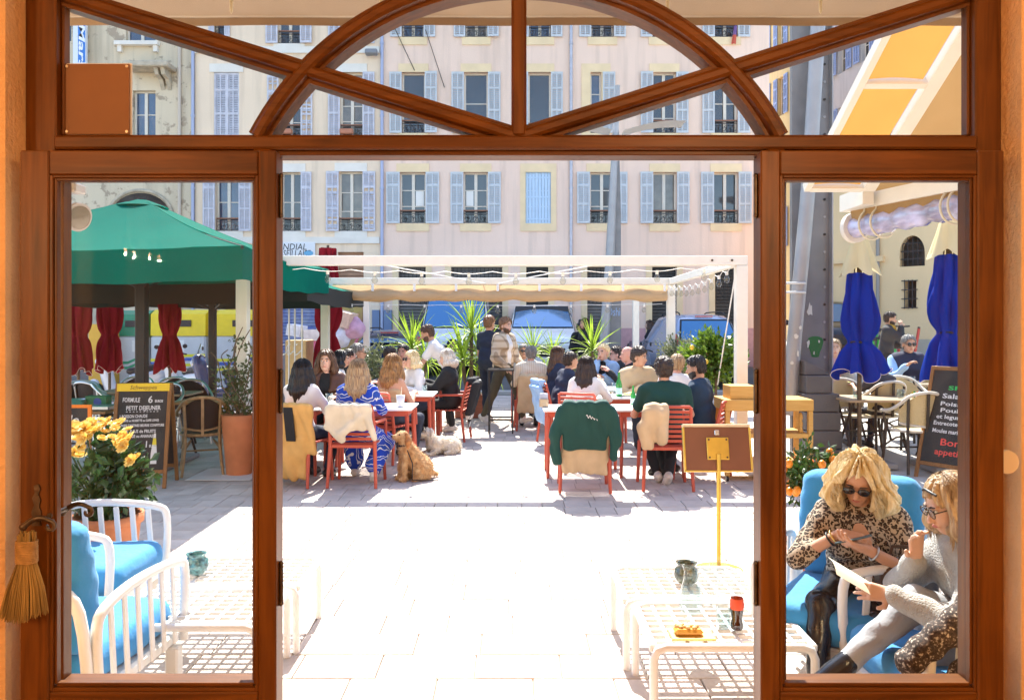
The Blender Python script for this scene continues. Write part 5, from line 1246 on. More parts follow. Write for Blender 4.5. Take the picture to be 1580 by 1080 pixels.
    hm = h.mb(vh); mb.add(hm.v, hm.f, 0, True)
    for W_, E_, sd_, hd_, nr_ in ((hl, EL, -1, hdl, nrl), (hr, ER, 1, hdr, nrr)):
        hs = SDF(.008); dd = (V(*hd_) if hd_ is not None else (W_ - E_) / np.linalg.norm(W_ - E_) + V(0, 0, -.15)); hand_sdf(hs, W_, dd, V(*nr_) if nr_ is not None else V(.3 * sd_, -.2, 1) if sit else V(sd_, 0, .2), hcurl, sd_, s)
        hs.c(W_ - (W_ - E_) * .12, W_ + dd / np.linalg.norm(dd) * .02, .024 * s, .02 * s, k=.012)
        q = hs.mb(.0075 if vox > .01 else .0045); mb.add(q.v, q.f, 0, True)
    mb2 = mb.mesh_raw('body', SK[skin]); link('body', mb2, t)
    wr = lambda amp, f: (lambda Z: amp * (np.sin(Z[..., 0] * f + 3 * np.sin(Z[..., 2] * f * .45)) * np.sin(Z[..., 2] * f * .8 + 2 * np.sin(Z[..., 1] * f * .6)) + .6 * np.sin(Z[..., 1] * f * 1.3 + Z[..., 2] * f * 1.1)))
    # ---- top
    kind, tm = top; add = {'tee': .014, 'long': .014, 'knit': .022, 'jacket': .030, 'strap': .006, 'vest': .03}[kind]; sl = {'tee': .62, 'strap': 0, 'vest': 0}.get(kind, 1 + sleeve)
    def make_top(nm, m, add, sl, hem=-.05, openf=False):
        c = SDF(.05); tb(c, add); busts(c, add); c.c(P0 + u * .05 - X * .055 * s, P0 + u * .05 + X * .055 * s, (.105 if fem else .103) * s + add)
        if kind != 'strap': c.c(nb - u * .05, nb - u * .0, .058 * s, .056 * s + add * .4)
        for S_, E_, W_ in ((SHL, EL, hl), (SHR, ER, hr)):
            if sl > 0:
                f = min(sl, 1); c.c(S_, S_ + (E_ - S_) * f, .046 * s + add, (.044 if sl < 1 else .038) * s + add)
            if sl > 1: f = sl - 1; c.c(E_, E_ + (W_ - E_) * f, .038 * s + add, .027 * s + add * .8, k=.025)
        c.noise = wr(.006 if vox > .01 else .0065, 26)
        if kind == 'strap': c.cut.append(lambda Z: (Z - (P0 + u * .34 * s)) @ u)
        if neckline: c.sub.append(('c', P0 + u * .44 * s + fw * .14, P0 + u * .27 * s + fw * .155, .075 * s, .015 * s, .015))
        if openf: c.sub.append(('c', nb + fw * .10, P0 + u * .05 + fw * .17, .06 * s, .075 * s, .02))
        sdf_part(c, vox, nm, m, t)
    make_top({'tee': 'shirt', 'long': 'shirt', 'knit': 'sweater', 'jacket': 'jacket', 'strap': 'top', 'vest': 'vest'}[kind], tm, add, sl)
    if jacket: make_top('jacket' if jacket[1] else 'vest', jacket[0], .034, 1.95 if jacket[1] else 0., openf=jopen)
    # ---- trousers and shoes
    c = SDF(.04); pelv(c, .016)
    for Hh, K, A in ((HPL, KL, fl), (HPR, KR, fr)): c.c(Hh, K, .093 * s, .069 * s); c.c(K, A + (K - A) * .06, .066 * s, .048 * s, k=.02)
    if skirt: c.c(HPL, KL, .12 * s, .11 * s); c.c(HPR, KR, .12 * s, .11 * s); c.c(KL, fl + V(0, 0, .1), .1 * s, .1 * s); c.c(KR, fr + V(0, 0, .1), .1 * s, .1 * s)
    w0 = wr(.004, 30); c.noise = w0 if vox > .01 else (lambda Z: w0(Z) + .006 * (.6 - np.abs(np.sin(Z[..., 2] * 34 + 14 * Z[..., 1] + 2.5 * np.sin(Z[..., 0] * 17)))) * np.clip(np.sin(Z[..., 1] * 11 + 1), 0, 1)); sdf_part(c, vox, 'trousers' if not skirt else 'skirt', bottom, t)
    for A, K, fo in ((fl, KL, None), (fr, KR, fdr)):
        c = SDF(.03); sd_ = A - K; sd_ /= np.linalg.norm(sd_); fdir = V(0, 1, 0) - sd_ * sd_[1]; n_ = np.linalg.norm(fdir); fdir = fdir / n_ if n_ > .2 else V(0, 0, 1)
        if fo is not None: fdir = V(*fo) / np.linalg.norm(fo)
        base = A + sd_ * .035
        c.c(base - fdir * .045, base + fdir * .12, .036 * s, .033 * s); c.c(A - sd_ * .02, base + fdir * .02, .042 * s, .038 * s); c.c(base - fdir * .045 + sd_ * .018, base + fdir * .15 + sd_ * .022, .024 * s, .024 * s)
        sdf_part(c, min(vox, .013), 'shoe', shoes, t)
    # ---- hair
    st, hcname = hair; hmx = HAIR[hcname]; LF = lambda Z: ((Z - hc) @ HR) / s
    if st != 'bald':
        g = SDF(.03); big = {'curly': .016, 'wavy': .014, 'fluffy': .024}.get(st, .008)
        g.e(HL((0, -.014, .040)), V(.079 + big, .096 + big, .084 + big) * s, M=HR)
        longl = {'long': .36, 'wavy': .34, 'bob': .17, 'fluffy': .20, 'pony': .0}.get(st, 0)
        fall = nb - hc; back = HR @ V(0, -1, 0)
        if longl:
            for a in np.linspace(-105, 105, 9):
                aa = R(a); r0 = V(math.sin(aa) * .078, -math.cos(aa) * .085 - .012, .01); p0 = HL(r0); out = HR @ V(math.sin(aa), -math.cos(aa), 0); ll = longl * (1 - .22 * abs(a) / 105)
                p1 = p0 + out * (.012 + .5 * big) * s - V(0, 0, .09) * s; p2 = p0 + out * (.028 + .6 * big) * s - V(0, 0, ll * .62) * s + back * .015; p3 = p0 + out * (.012 + .3 * big) * s - V(0, 0, ll) * s + back * .02
                rr = .026 + big * .8
                g.c(p0, p1, rr, rr); g.c(p1, p2, rr, rr * .95); g.c(p2, p3, rr * .95, rr * .45)
        else:
            g.e(HL((0, -.045, -.025)), V(.066 + big * .6, .05 + big, .06) * s, M=HR)
        if st == 'bun': g.e(HL((0, -.115, .03)), V(.04, .035, .04) * s, M=HR, k=.01)
        fz = .047 if longl else .05
        q_hi = longl > 0
        def face_cut(Z, fz=fz):
            q = LF(Z); wx_ = .060 + (.006 if longl else .02)
            front = .055 + .9 * np.clip(q[..., 2] - fz, -.02, .1)            # hairline
            d1 = np.maximum(q[..., 1] - (.012 if longl else -.004), fz + .9 * (np.abs(q[..., 0]) - .03) * -.2 - q[..., 2] + .02)   # inside face window when both >0
            el = 1 - np.sqrt((q[..., 0] / (wx_ + .002)) ** 2 + ((q[..., 2] + .035) / (.126 if st == 'fluffy' else .105 if q_hi else .112)) ** 2)
            inside = np.minimum(q[..., 1] - (.018 if longl else .0) - .25 * np.maximum(q[..., 2] - .03, 0), el * .06)
            return inside * s
        g.cut.append(face_cut)
        if not longl:
            g.cut.append(lambda Z: (-.075 - LF(Z)[..., 2]) * s)
            g.cut.append(lambda Z: np.minimum(LF(Z)[..., 1] + .018, -LF(Z)[..., 2] - .005 + .02) * s)   # clear the ear
        f1 = 70 if st in ('curly', 'fluffy') else 34; am = {'curly': .012, 'fluffy': .012, 'wavy': .009, 'long': .0055, 'bob': .005}.get(st, .007)
        if st in ('curly',): g.noise = lambda Z: am * np.sin(Z[..., 0] * 78 + 2 * np.sin(Z[..., 2] * 40)) * np.sin(Z[..., 1] * 71 + 1) * np.sin(Z[..., 2] * 75)
        else:
            wf = 4.5 if st in ('wavy', 'fluffy') else .8
            def lock_noise(Z):
                q = LF(Z); a = np.arctan2(q[..., 0], -q[..., 1] - .02); ph = wf * np.sin(q[..., 2] * 24 + 2 * np.sin(a * 3)) * .45
                return am * (np.sin(a * 15 + ph) + .6 * np.sin(a * 31 + 1.7 * ph + 1) + .5 * np.sin(a * 7 + q[..., 2] * 12 * wf / 4))
            g.noise = lock_noise
        ho_ = sdf_part(g, vox * .62, 'hair', hmx, t)
        if not longl: tufts(ho_, 420, .022, hmx, t, 5, 'loose_hair', .0028, (0, 0, -.25))
        if longl and vox > .01: strands(t, dict(HL=HL, HR=HR, s=s), hcname, 150, longl * 1.03, .010 if st == 'wavy' else .005, 105, .0034, {'wavy': .017, 'fluffy': .025}.get(st, .011))
    elif st == 'bald':
        g = SDF(.02); g.e(HL((0, -.03, -.0)), V(.079, .078, .055) * s, M=HR); g.cut.append(lambda Z: (LF(Z)[..., 1] + .005) * s); sdf_part(g, vox * .62, 'hair', hmx, t)
    # ---- face
    if facevis:
        M4 = Matrix(HR.tolist())
        for e in (-1, 1):
            if glasses != 'sun':
                q = MB(); q.ell(HL((e * .031, .079, .008)), (.0125 * s, .0085 * s, .0065 * s), 8, 6, 0, M4); q.ell(HL((e * .031, .0845, .008)), (.006 * s, .0045 * s, .006 * s), 8, 6, 1, M4); q.build('eye', [EYEW, IRIS], t)
            q = MB(); q.tube([HL((e * .014, .090, .026)), HL((e * .03, .091, .031)), HL((e * .047, .080, .027))], [.0042 * s, .0045 * s, .003 * s], 6); q.build('eyebrow', HAIR['dark' if hcname in ('blonde', 'platinum', 'golden', 'ash', 'lightbrown') else hcname], t)
        q = MB(); q.tube([HL((-.024, .081, -.061)), HL((-.01, .0935, -.058)), HL((0, .095, -.0585)), HL((.01, .0935, -.058)), HL((.024, .081, -.061))], [.003 * s, .0055 * s, .0062 * s, .0055 * s, .003 * s], 6); q.build('lips', LIP, t)
        if glasses:
            gm = LENS if glasses == 'sun' else CLEARG; q = MB()
            for e in (-1, 1): q.ell(HL((e * .033, .098, .006)), (.025 * s, .005 * s, .020 * s), 12, 6, 0, M4)
            q.build('lens', gm, t)
            q = MB()
            for e in (-1, 1):
                q.tube([HL((e * .033 + .0255 * math.cos(a), .098, .006 + .0205 * math.sin(a))) for a in np.linspace(0, 2 * PI, 15)[:-1]], .0022 * s, 5, closed=True); q.tube([HL((e * .058, .097, .012)), HL((e * .078, .03, .012)), HL((e * .079, -.005, .006))], .0025 * s, 5)
            q.tube([HL((-.009, .1, .010)), HL((0, .105, .013)), HL((.009, .1, .010))], .0022 * s, 5); q.build('glasses_frame', BLACK, t)
        if beard:
            g = SDF(.02); g.e(HL((0, .024, -.052)), V(.064, .069, .066) * s, M=HR); g.e(HL((0, .055, -.092)), V(.032, .028, .024) * s, M=HR)
            g.cut.append(lambda Z: (LF(Z)[..., 2] + .048 - .35 * np.maximum(np.abs(LF(Z)[..., 0]) - .035, 0) * 2) * s); g.cut.append(lambda Z: (-.0 - LF(Z)[..., 1]) * s)
            g.sub.append(('e', HL((0, .098, -.060)), V(.022, .016, .009) * s, HR, None, .004))
            g.noise = lambda Z: .0025 * np.sin(Z[..., 0] * 160) * np.sin(Z[..., 2] * 150); sdf_part(g, vox * .5, 'beard', HAIR[beard], t)
    if extras: extras(t, dict(HL=HL, HR=HR, hl=hl, hr=hr, EL=EL, ER=ER, P0=P0, u=u, fw=fw, nb=nb, sho=sho, s=s, KL=KL, KR=KR, fl=fl, fr=fr, hc=hc))
    return t
def mesh_raw(s, name, m):
    me = bpy.data.meshes.new(name); me.from_pydata(s.v, [], s.f); me.materials.append(m); me.polygons.foreach_set('use_smooth', [True] * len(me.polygons)); me.update(); return me
MB.mesh_raw = mesh_raw
CLEARG = glassmat('spectacle_lens', (.85, .88, .9), refl=1.)
def offx(px, d, face, back=.03):     # chair under a sitter
    return GX(px, d), d
def sitter(label, chair_label, px, d, face=0, arms=0, shift=0., **k):
    r_ = R(face); x0, y0 = GX(px, d), d
    lean = k.get('lean', 6); hf = .165 * math.sin(R(lean) * .5 + .16) + .475 * math.sin(R(lean)) - .03     # head is ahead of the seat
    x0 -= math.sin(r_) * hf; y0 -= math.cos(r_) * hf
    if chair_label: chair(x0 - math.sin(r_) * .0, y0, face, chair_label, arms)
    return build_person(label, x=x0, y=y0, face=face, **k)
SITG = None
# ---- left tables
sitter('seated woman with long straight dark hair and white top, camel coat on chair', 'coral red chair with camel coat hung over it', 468, 8.5, 18, fem=True, hair=('long', 'black'), top=('long', WHT), skin='tan', facevis=False, hl=(-.12, .42, .80), hr=(.14, .42, .80))
sitter('woman in brown leather jacket with wavy brown hair facing the door', 'coral red chair under the brown leather jacket woman', 503, 9.85, 180, H=1.82, fem=True, hair=('wavy', 'brown'), top=('long', BLK), jacket=(LEATH, True), skin='fair', lean=4, hl=(-.20, .35, .80), hr=(.14, .36, .80), bottom=BLK)
sitter('woman in blue and white patterned dress with clipped hair, seen from behind', 'coral red chair with cream jacket over its back', 553, 8.45, 2, fem=True, arms=1, hair=('long', 'ash'), top=('long', patmat('floral_blue', 'floral')), bottom=patmat('floral_blue', 'floral'), skirt=True, shoes=SHOEW, skin='fair', bulk=1.08, facevis=False, fr=(.16, .10, .085), hl=(-.15, .42, .80), hr=(.15, .42, .80))
sitter('person with black hair and white shirt in profile behind the brown jacket woman', None, 527, 11.2, 80, hair=('bob', 'black'), top=('long', WHT), fem=True, skin='tan')
sitter('man with dark hair and dark sunglasses between black haired person and grey haired man', None, 540, 11.7, 85, hair=('short', 'dark'), top=('long', BLK), skin='rosy', glasses='sun')
sitter('older man with cropped grey hair and sunglasses in right profile', None, 552, 12.15, 82, H=1.88, hair=('short', 'grey'), top=('long', NAVY), skin='tan', glasses='sun')
sitter('woman with long golden brown wavy hair and tan open back top', 'coral red chair under the golden wavy haired woman', 607, 9.85, 28, arms=1, fem=True, hair=('wavy', 'golden'), top=('strap', BEIGE), skin='tan', facevis=False, lean=10)
sitter('blonde woman with sunglasses and white blouse resting chin on hand', None, 634, 11.35, 232, fem=True, hair=('bob', 'blonde'), top=('long', WHT), glasses='sun', hr=(.02, .25, 1.02), skin='fair', lean=12)
sitter('dark haired man in black jacket behind the golden haired woman', None, 603, 12.5, 70, hair=('short', 'dark'), top=('jacket', BLK), skin='rosy')
sitter('dark haired person facing the door half hidden behind the blonde woman', None, 622, 13.0, 190, H=1.8, hair=('short', 'black'), top=('long', GREYF), skin='rosy', jacket=(OLIVE, True))
build_person('bearded waiter in white tee bending over a table', px=697, d=12.45, face=272, sit=False, lean=38, H=1.8, head=(0, 22, 0), hair=('short', 'brown'), beard='brown', top=('tee', WHT), bottom=BLK, skin='tan', shoes=SHOEW, hl=(-.12, .62, .86), hr=(.14, .66, .90), hcurl=40)
sitter('woman with platinum bob and black jacket in left profile', 'coral red chair with checked coat hung over its back', 689, 11.55, 278, arms=1, fem=True, hair=('bob', 'platinum'), top=('jacket', BLK), bottom=BLK, shoes=SHOEW, head=(-14, 12, 0), hl=(-.1, .4, .8), hr=(.12, .42, .82))
# ---- standing pair in the middle
build_person('standing man in dark navy tee and jeans behind the plaid shirt man', px=752, d=13.75, face=40, sit=False, H=1.84, lean=3, hair=('short', 'lightbrown'), top=('tee', NAVY), bottom=DKJEAN, shoes=SHOEW, skin='tan', hl=(-.24, .12, .82), hr=(.2, .25, 1.0), fl=(-.12, .08, .085), fr=(.12, -.14, .085))
build_person('bearded man in tan plaid overshirt walking past the black stand', px=776, d=13.05, face=124, sit=False, H=1.80, lean=3, head=(8, 4, 0), hair=('curly', 'lightbrown'), beard='brown', top=('tee', WHT), jacket=(patmat('tan_plaid', 'plaid'), True), bottom=OLIVE, shoes=SHOEW, skin='fair', hl=(-.14, .30, .98), hr=(.16, .20, .96), fl=(-.10, .36, .085), fr=(.10, -.34, .12), bulk=1.06)
sitter('grey haired man in pale striped shirt seen from behind', 'coral red chair with sand coloured coat over its back', 819, 12.75, -4, hair=('short', 'grey'), top=('long', patmat('pale_stripe', 'stripe')), skin='rosy', facevis=False, bulk=1.1, H=1.76)
sitter('man with sunglasses and grey hair facing the striped shirt man', None, 808, 14.3, 178, hair=('short', 'grey'), top=('long', GREYF), glasses='sun', skin='tan')
# ---- right tables
sitter('woman with long brown hair and sunglasses in navy jacket, right profile', None, 862, 12.3, 72, fem=True, hair=('long', 'brown'), top=('jacket', NAVY), glasses='sun', skin='tan', H=1.76)
sitter('dark haired man in navy tee leaning forward on the table', 'coral red chair with pale blue shirt over its back', 881, 11.25, 72, lean=17, hair=('short', 'dark'), top=('tee', NAVY), skin='tan', hl=(-.1, .46, .80), hr=(.12, .44, .80), bottom=DKJEAN, bulk=1.06)
sitter('woman with long dark hair and white blouse seen from behind', 'coral red chair under the white blouse woman', 905, 9.78, 22, lean=12, fem=True, hair=('long', 'dark'), top=('long', WHT), skin='tan', facevis=False, hr=(.12, .34, .95), H=1.68)
sitter('blonde woman in black sweater resting hand at her mouth', None, 931, 12.5, 214, fem=True, H=1.86, hair=('bun', 'blonde'), top=('knit', BLK), jacket=(LBLUE, True), skin='fair', hr=(.04, .22, 1.08), hl=(-.12, .30, .85), lean=10)
sitter('man with dark glasses and reddish face beside the bald man', None, 950, 13.0, 262, hair=('short', 'dark'), top=('jacket', BLK), glasses='sun', skin='rosy', hr=(.05, .26, 1.05))
sitter('bald man with fringe of brown hair in left profile', None, 968, 12.2, 262, hair=('bald', 'lightbrown'), top=('long', BLK), skin='rosy', H=1.78, hl=(-.05, .35, .95), hr=(.1, .35, .95))
sitter('man with curly dark hair and beige shirt facing the door', None, 986, 10.95, 168, H=1.86, head=(-42, 8, 0), hair=('curly', 'dark'), top=('long', BEIGE), skin='tan', hl=(-.10, .34, .83), hr=(.06, .34, .83), bulk=1.12, lean=10)
sitter('man with curly dark hair and dark green tee seen from behind', 'coral red chair with beige jacket draped over one side', 1024, 8.3, 2, H=1.8, hair=('curly', 'dark'), top=('tee', GRNF), skin='tan', facevis=False, bulk=1.16, bottom=BLK, shoes=SHOEW, fl=(-.04, .22, .085), fr=(.06, .12, .085), hl=(-.2, .38, .78), hr=(.2, .38, .8))
sitter('person with cropped light hair and white shirt beside the bearded man', None, 1045, 9.9, 12, hair=('short', 'ash'), top=('long', WHT), skin='rosy', facevis=False)
sitter('bearded man in navy sweater in left profile beside green tee man', 'coral red chair under the bearded navy sweater man', 1074, 8.75, 300, H=1.78, head=(-8, 12, 0), hair=('short', 'black'), beard='black', top=('knit', fab('petrol', (.012, .035, .07))), skin='tan', hl=(-.1, .42, .80), hr=(.14, .40, .82), bulk=1.1, bottom=BLK)
# ---- people by the houses
build_person('person with dark cap and black clothes standing by the white van', px=893, d=19.6, face=150, sit=False, H=1.72, hair=('short', 'black'), top=('jacket', BLK), bottom=BLK, skin='tan', vox=.024, hr=(.1, .25, 1.1))
build_person('woman with long brown hair in black coat standing by the white van', px=906, d=19.2, face=240, sit=False, H=1.82, fem=True, hair=('long', 'brown'), top=('jacket', BLK), bottom=BLK, skin='tan', vox=.024)
build_person('woman in dark coat walking beside the silver blue car', px=1006, d=22., face=285, sit=False, H=1.78, fem=True, hair=('long', 'brown'), top=('jacket', BLK), bottom=BLK, skin='fair', vox=.024, fl=(-.1, .2, .085), fr=(.1, -.2, .1))
# ================================================================ people on the right-hand terrace and on the lounge chairs
def rampz(y): return max(0., .042 * (y - 7.0))
sitter('man with grey hair, sunglasses and navy padded vest over blue shirt', None, 1402, 11.2, 188, H=1.8, dz=rampz(11.3), hair=('short', 'grey'), top=('long', LBLUE), jacket=(NAVY, False), jopen=False, glasses='sun', skin='tan', hl=(-.16, .36, .90), hr=(.12, .34, .92), bulk=1.12, head=(-6, 4, 0))
build_person('bearded man with mustard scarf and dark coat walking on the street', px=1366, d=13.6, face=118, sit=False, H=1.62, dz=rampz(13.6), head=(0, 10, 0), hair=('short', 'dark'), beard='dark', top=('jacket', fab('charcoal', (.03, .03, .032))), bottom=BLK, skin='tan', hr=(.06, .24, 1.34), hl=(-.12, .36, 1.02), fl=(-.1, .2, .085), fr=(.1, -.2, .1),
    extras=lambda t, g: sdf_part(SDF(.03).c(g['nb'] - np.array([.06, -.03, 0]), g['nb'] + np.array([.06, .03, 0]), .065).c(g['nb'] + np.array([0, .07, 0]), g['nb'] + np.array([.0, .12, -.16]), .05, .04), .016, 'scarf', MUST, t))
sitter('child with short black hair seen from behind at the bistro table', None, 1355, 9.7, -14, dz=rampz(9.7), H=1.42, hair=('short', 'black'), top=('tee', fab('dark_tee', (.05, .05, .06))), skin='tan', facevis=False)
sitter('woman with tied light hair and pale pink top behind the steel pylon', None, 1287, 10.9, 190, fem=True, H=1.72, dz=rampz(10.9), hair=('bun', 'ash'), top=('knit', PINKF), jacket=(GREYF, True), skin='fair', hl=(-.08, .30, .98), hr=(.10, .32, .90))

# leopard blouse woman: sits on the lounge chair, bent over her phone
def ex1(t, g):
    q = MB(); c = g['hr'] * .5 + g['hl'] * .5; strands(t, g, 'blonde', 1250, .165, .020, 130, .0015, .021)
    for W_, E_, m in ((g['hr'], g['ER'], GOLD), (g['hr'], g['ER'], BLACK), (g['hl'], g['EL'], mat('watch_metal', (.5, .5, .52), .3, .8))):
        dd = Vector(E_ - W_).normalized(); k = .035 if m is GOLD else .055 if m is BLACK else .04; p = Vector(W_) + dd * k; a = dd.orthogonal().normalized(); b_ = dd.cross(a)
        q = MB(); q.tube([p + (a * math.cos(x) + b_ * math.sin(x)) * .032 for x in np.linspace(0, 2 * PI, 17)[:-1]], .0045, 6, closed=True); q.build('bracelet', m, t)
LEO = patmat('leopard', 'leopard')
w1 = build_person('woman with wavy blonde hair, round sunglasses and leopard blouse looking at phone', x=1.70, y=3.88, face=206, fem=True, H=1.62, lean=26, seat=.335, head=(6, 30, -6), skin='tan', hair=('fluffy', 'blonde'), glasses='sun', top=('long', LEO), sleeve=.32, bottom=BLKLEA, shoes=SHOEB,
    vox=.0095, bulk=1.10, hl=(-.035, .40, .70), hr=(.07, .35, .745), hdl=(.75, .45, .30), hdr=(-.9, .30, -.12), nrl=(0, .35, -1), nrr=(.1, .5, 1), fl=(-.03, .64, .085), fr=(.15, .58, .085), elb=((-.9, -.1, -.7), (.9, -.1, -.7)), neckline=True, hcurl=24, extras=ex1, bust=1.15)
# phone lying in her left hand
def to_world(o, p): return Matrix.Translation(o.location) @ Matrix.Rotation(o.rotation_euler[2], 4, 'Z') @ Vector(p)
ph = thing('mobile_phone', 'dark grey mobile phone held by the leopard blouse woman', 'phone', to_world(w1, (.015, .425, .742)), w1.rotation_euler[2])
q = MB(); M = Matrix.Rotation(R(62), 3, 'Z') @ Matrix.Rotation(R(22), 3, 'X'); q.obox((0, 0, 0), (.072, .148, .009), M, ch=.003); q.build('case', mat('phone_case', (.05, .075, .075), .5), ph)
q = MB(); q.obox(M @ Vector((0, 0, .0056)), (.064, .138, .001), M); q.build('screen', mat('phone_glass', (.01, .01, .012), .05), ph)

# woman in grey trousers: legs crossed, reading a sheet, chin on hand
def ex2(t, g):
    HL = g['HL']; strands(t, g, 'ash', 800, .19, .004, 116, .0015, .011)
    q = MB(); q.tube([HL((.055, .06, .078)), HL((.0, .075, .102)), HL((-.055, .06, .078))], .006, 6); q.build('hair_sunglasses', BLACK, t)
w2 = build_person('woman with light brown hair and glasses in pale sweater and grey trousers reading', x=1.95, y=3.14, face=273, fem=True, H=1.62, lean=25, seat=.335, head=(-2, 22, 0), skin='fair', hair=('bob', 'ash'), glasses='clear', top=('knit', mat('fabric_pale_knit', (.46, .45, .43), .9, var=.1, scale=30, bump=.7, bscale=140)), bottom=PALEJ, shoes=BLKLEA,
    vox=.0095, bulk=1.05, hl=(-.08, .47, .64), hr=(.03, .335, .755), hdl=(.35, .9, .05), hdr=(-.25, .12, .95), nrl=(-.9, .25, .45), nrr=(.9, .3, .1), elb=((-.8, -.4, -.6), (.5, .6, -1)), fr=(-.06, .65, .36), kr=(-.2, .7, 1.4), fdr=(0, .8, -.55), fl=(-.10, .55, .085), hcurl=26, extras=ex2)
q = MB(); q.grid(lambda u, v: (-.06 + .12 * u, -.10 + .20 * v, .012 * math.sin(PI * u) + .01 * v), 6, 6); M = Matrix.Rotation(R(-18), 3, 'Y') @ Matrix.Rotation(R(30), 3, 'X')
q.v = [tuple(M @ Vector(v)) for v in q.v]; tag(q.build('paper_sheet', mat('paper_cream', (.82, .78, .62), .8), None, loc=to_world(w2, (-.02, .61, .685)), rot=(0, 0, w2.rotation_euler[2])), 'folded cream paper held by the woman in grey trousers', 'paper')
# tweed jacket laid over the near arm of her chair
s = SDF(.03); bx_, by_ = 1.72, 2.90
s.c((1.72, 2.86, .74), (1.40, 2.81, .50), .056, .047); s.c((1.76, 2.80, .68), (1.50, 2.755, .40), .056, .045); s.b((1.74, 2.83, .66), (.13, .075, .06), .04); s.c((1.82, 2.80, .62), (1.72, 2.755, .42), .05, .05)
s.noise = lambda Z: .007 * np.sin(Z[..., 0] * 46 + Z[..., 2] * 20) * np.sin(Z[..., 2] * 52)
tag(sdf_part(s, .011, 'tweed_jacket', patmat('tweed', 'tweed'), None, off=(1.6, 2.8, .4), loc=(1.6, 2.8, .4)), 'brown and white tweed jacket thrown over the lounge chair arm', 'jacket')
hb = thing('handbag', 'small dark brown leather handbag between the two seated women', 'handbag', (1.74, 3.52, .44))
s = SDF(.02); s.b((0, 0, .10), (.13, .06, .10), .04); sdf_part(s, .014, 'bag_body', mat('bag_leather', (.05, .025, .016), .45, bump=.2, bscale=40), hb)
q = MB(); q.tube([(-.09, 0, .18), (-.06, 0, .27), (.06, 0, .27), (.09, 0, .18)], .008, 6); q.build('strap', MATS['bag_leather'], hb)

# ================================================================ clothes left on chair backs
def drape(label, cat, x, y, face, prims, m, vox=.013, noise=.006, cuts=(), extra=None, name='draped_coat'):
    """prims in chair space: x right, y forward of sitter, z up; chair back is at y=-.27"""
    t = thing(name, label, cat, (x, y, .004), R(-face)); s = SDF(.025)
    for p in prims: getattr(s, p[0])(*p[1:])
    s.noise = lambda Z: noise * 1.5 * (.9 - 1.8 * np.abs(np.sin(Z[..., 0] * 21 + 1.6 * np.sin(Z[..., 2] * 7 + Z[..., 0] * 9))) + .7 * np.sin(Z[..., 2] * 27 + Z[..., 0] * 19) * np.sin(Z[..., 0] * 15)); s.cut = list(cuts)
    ob_ = sdf_part(s, vox, 'cloth', m, t); me = ob_.data; co = np.empty(len(me.vertices) * 3); me.vertices.foreach_get('co', co); co = co.reshape(-1, 3); co[:, 1] -= .24 * (co[:, 2] - .58); me.vertices.foreach_set('co', co.ravel()); me.update()
    if extra: extra(t)
    return t
def seatpos(px, d, face, lean=6):
    hf = .165 * math.sin(R(lean) * .5 + .16) + .475 * math.sin(R(lean)) - .03; return GX(px, d) - math.sin(R(face)) * hf, d - math.cos(R(face)) * hf
x_, y_ = seatpos(468, 8.5, 18)
drape('camel coat hanging over the chair of the dark haired woman', 'coat', x_, y_, 8, [('b', (0, -.30, .60), (.27, .035, .27), .03), ('b', (-.02, -.33, .30), (.20, .03, .22), .03), ('c', (-.1, -.33, .3), (.02, -.34, .10), .09, .05), ('b', (0, -.26, .82), (.25, .06, .05), .03)], CAMEL,
      extra=lambda t: (lambda q: (q.obox((.04, -.375, .66), (.10, .012, .36), Matrix.Rotation(R(13), 3, 'X'), ch=.003), q.build('dark_lining', BLK, t)))(MB()))
x_, y_ = seatpos(553, 8.45, 2)
drape('cream jacket bunched over the chair of the blue dress woman', 'jacket', x_, y_, 2, [('b', (.0, -.325, .73), (.24, .026, .13), .024), ('c', (-.21, -.335, .64), (-.08, -.35, .50), .045, .035), ('c', (.12, -.345, .74), (-.10, -.365, .55), .038, .032), ('c', (.2, -.335, .70), (.24, -.32, .52), .035, .03), ('b', (0, -.27, .845), (.22, .07, .028), .026)], CREAMF, noise=.006)
cg = chair(GX(902, 8.05), 8.15, 2, 'coral red chair with dark green sweater laid over its back', 0)
xg, yg = GX(902, 8.05), 8.15
drape('sand coloured coat under the green sweater on the empty chair', 'coat', xg, yg, 2, [('b', (0, -.31, .58), (.235, .03, .28), .025), ('b', (-.1, -.33, .33), (.13, .025, .13), .02), ('b', (.13, -.33, .33), (.09, .025, .15), .02), ('b', (0, -.26, .85), (.22, .05, .03), .025)], BEIGE)
drape('dark green sweater with small white lettering laid over chair back', 'sweater', xg, yg, 2, [('b', (-.01, -.365, .68), (.22, .028, .24), .025), ('b', (0, -.29, .895), (.23, .10, .035), .03), ('c', (-.22, -.34, .84), (-.31, -.36, .58), .065, .055), ('c', (-.31, -.36, .58), (-.28, -.37, .32), .055, .042), ('c', (.22, -.34, .84), (.30, -.36, .60), .065, .055), ('c', (.30, -.36, .60), (.27, -.37, .38), .055, .042)], GRNF,
      extra=lambda t: (lambda q: (q.tube([(.0 + .11 * k, -.425 - .24 * (.805 - .03 * k - .58) + .03, .79 - .03 * k + .014 * math.sin(k * 24)) for k in np.linspace(0, 1, 40)], .0035, 5), q.build('script_lettering', WHT, t)))(MB()), name='draped_sweater')
x_, y_ = seatpos(1024, 8.3, 2)
drape('beige jacket hung over one corner of the green tee man chair', 'jacket', x_, y_, 2, [('b', (-.15, -.33, .68), (.13, .05, .18), .05), ('c', (-.25, -.33, .66), (-.22, -.36, .48), .07, .06), ('c', (-.10, -.36, .78), (-.08, -.38, .52), .05, .05), ('b', (-.14, -.27, .85), (.12, .07, .04), .03)], BEIGE, noise=.006)
x_, y_ = seatpos(689, 11.55, 278)
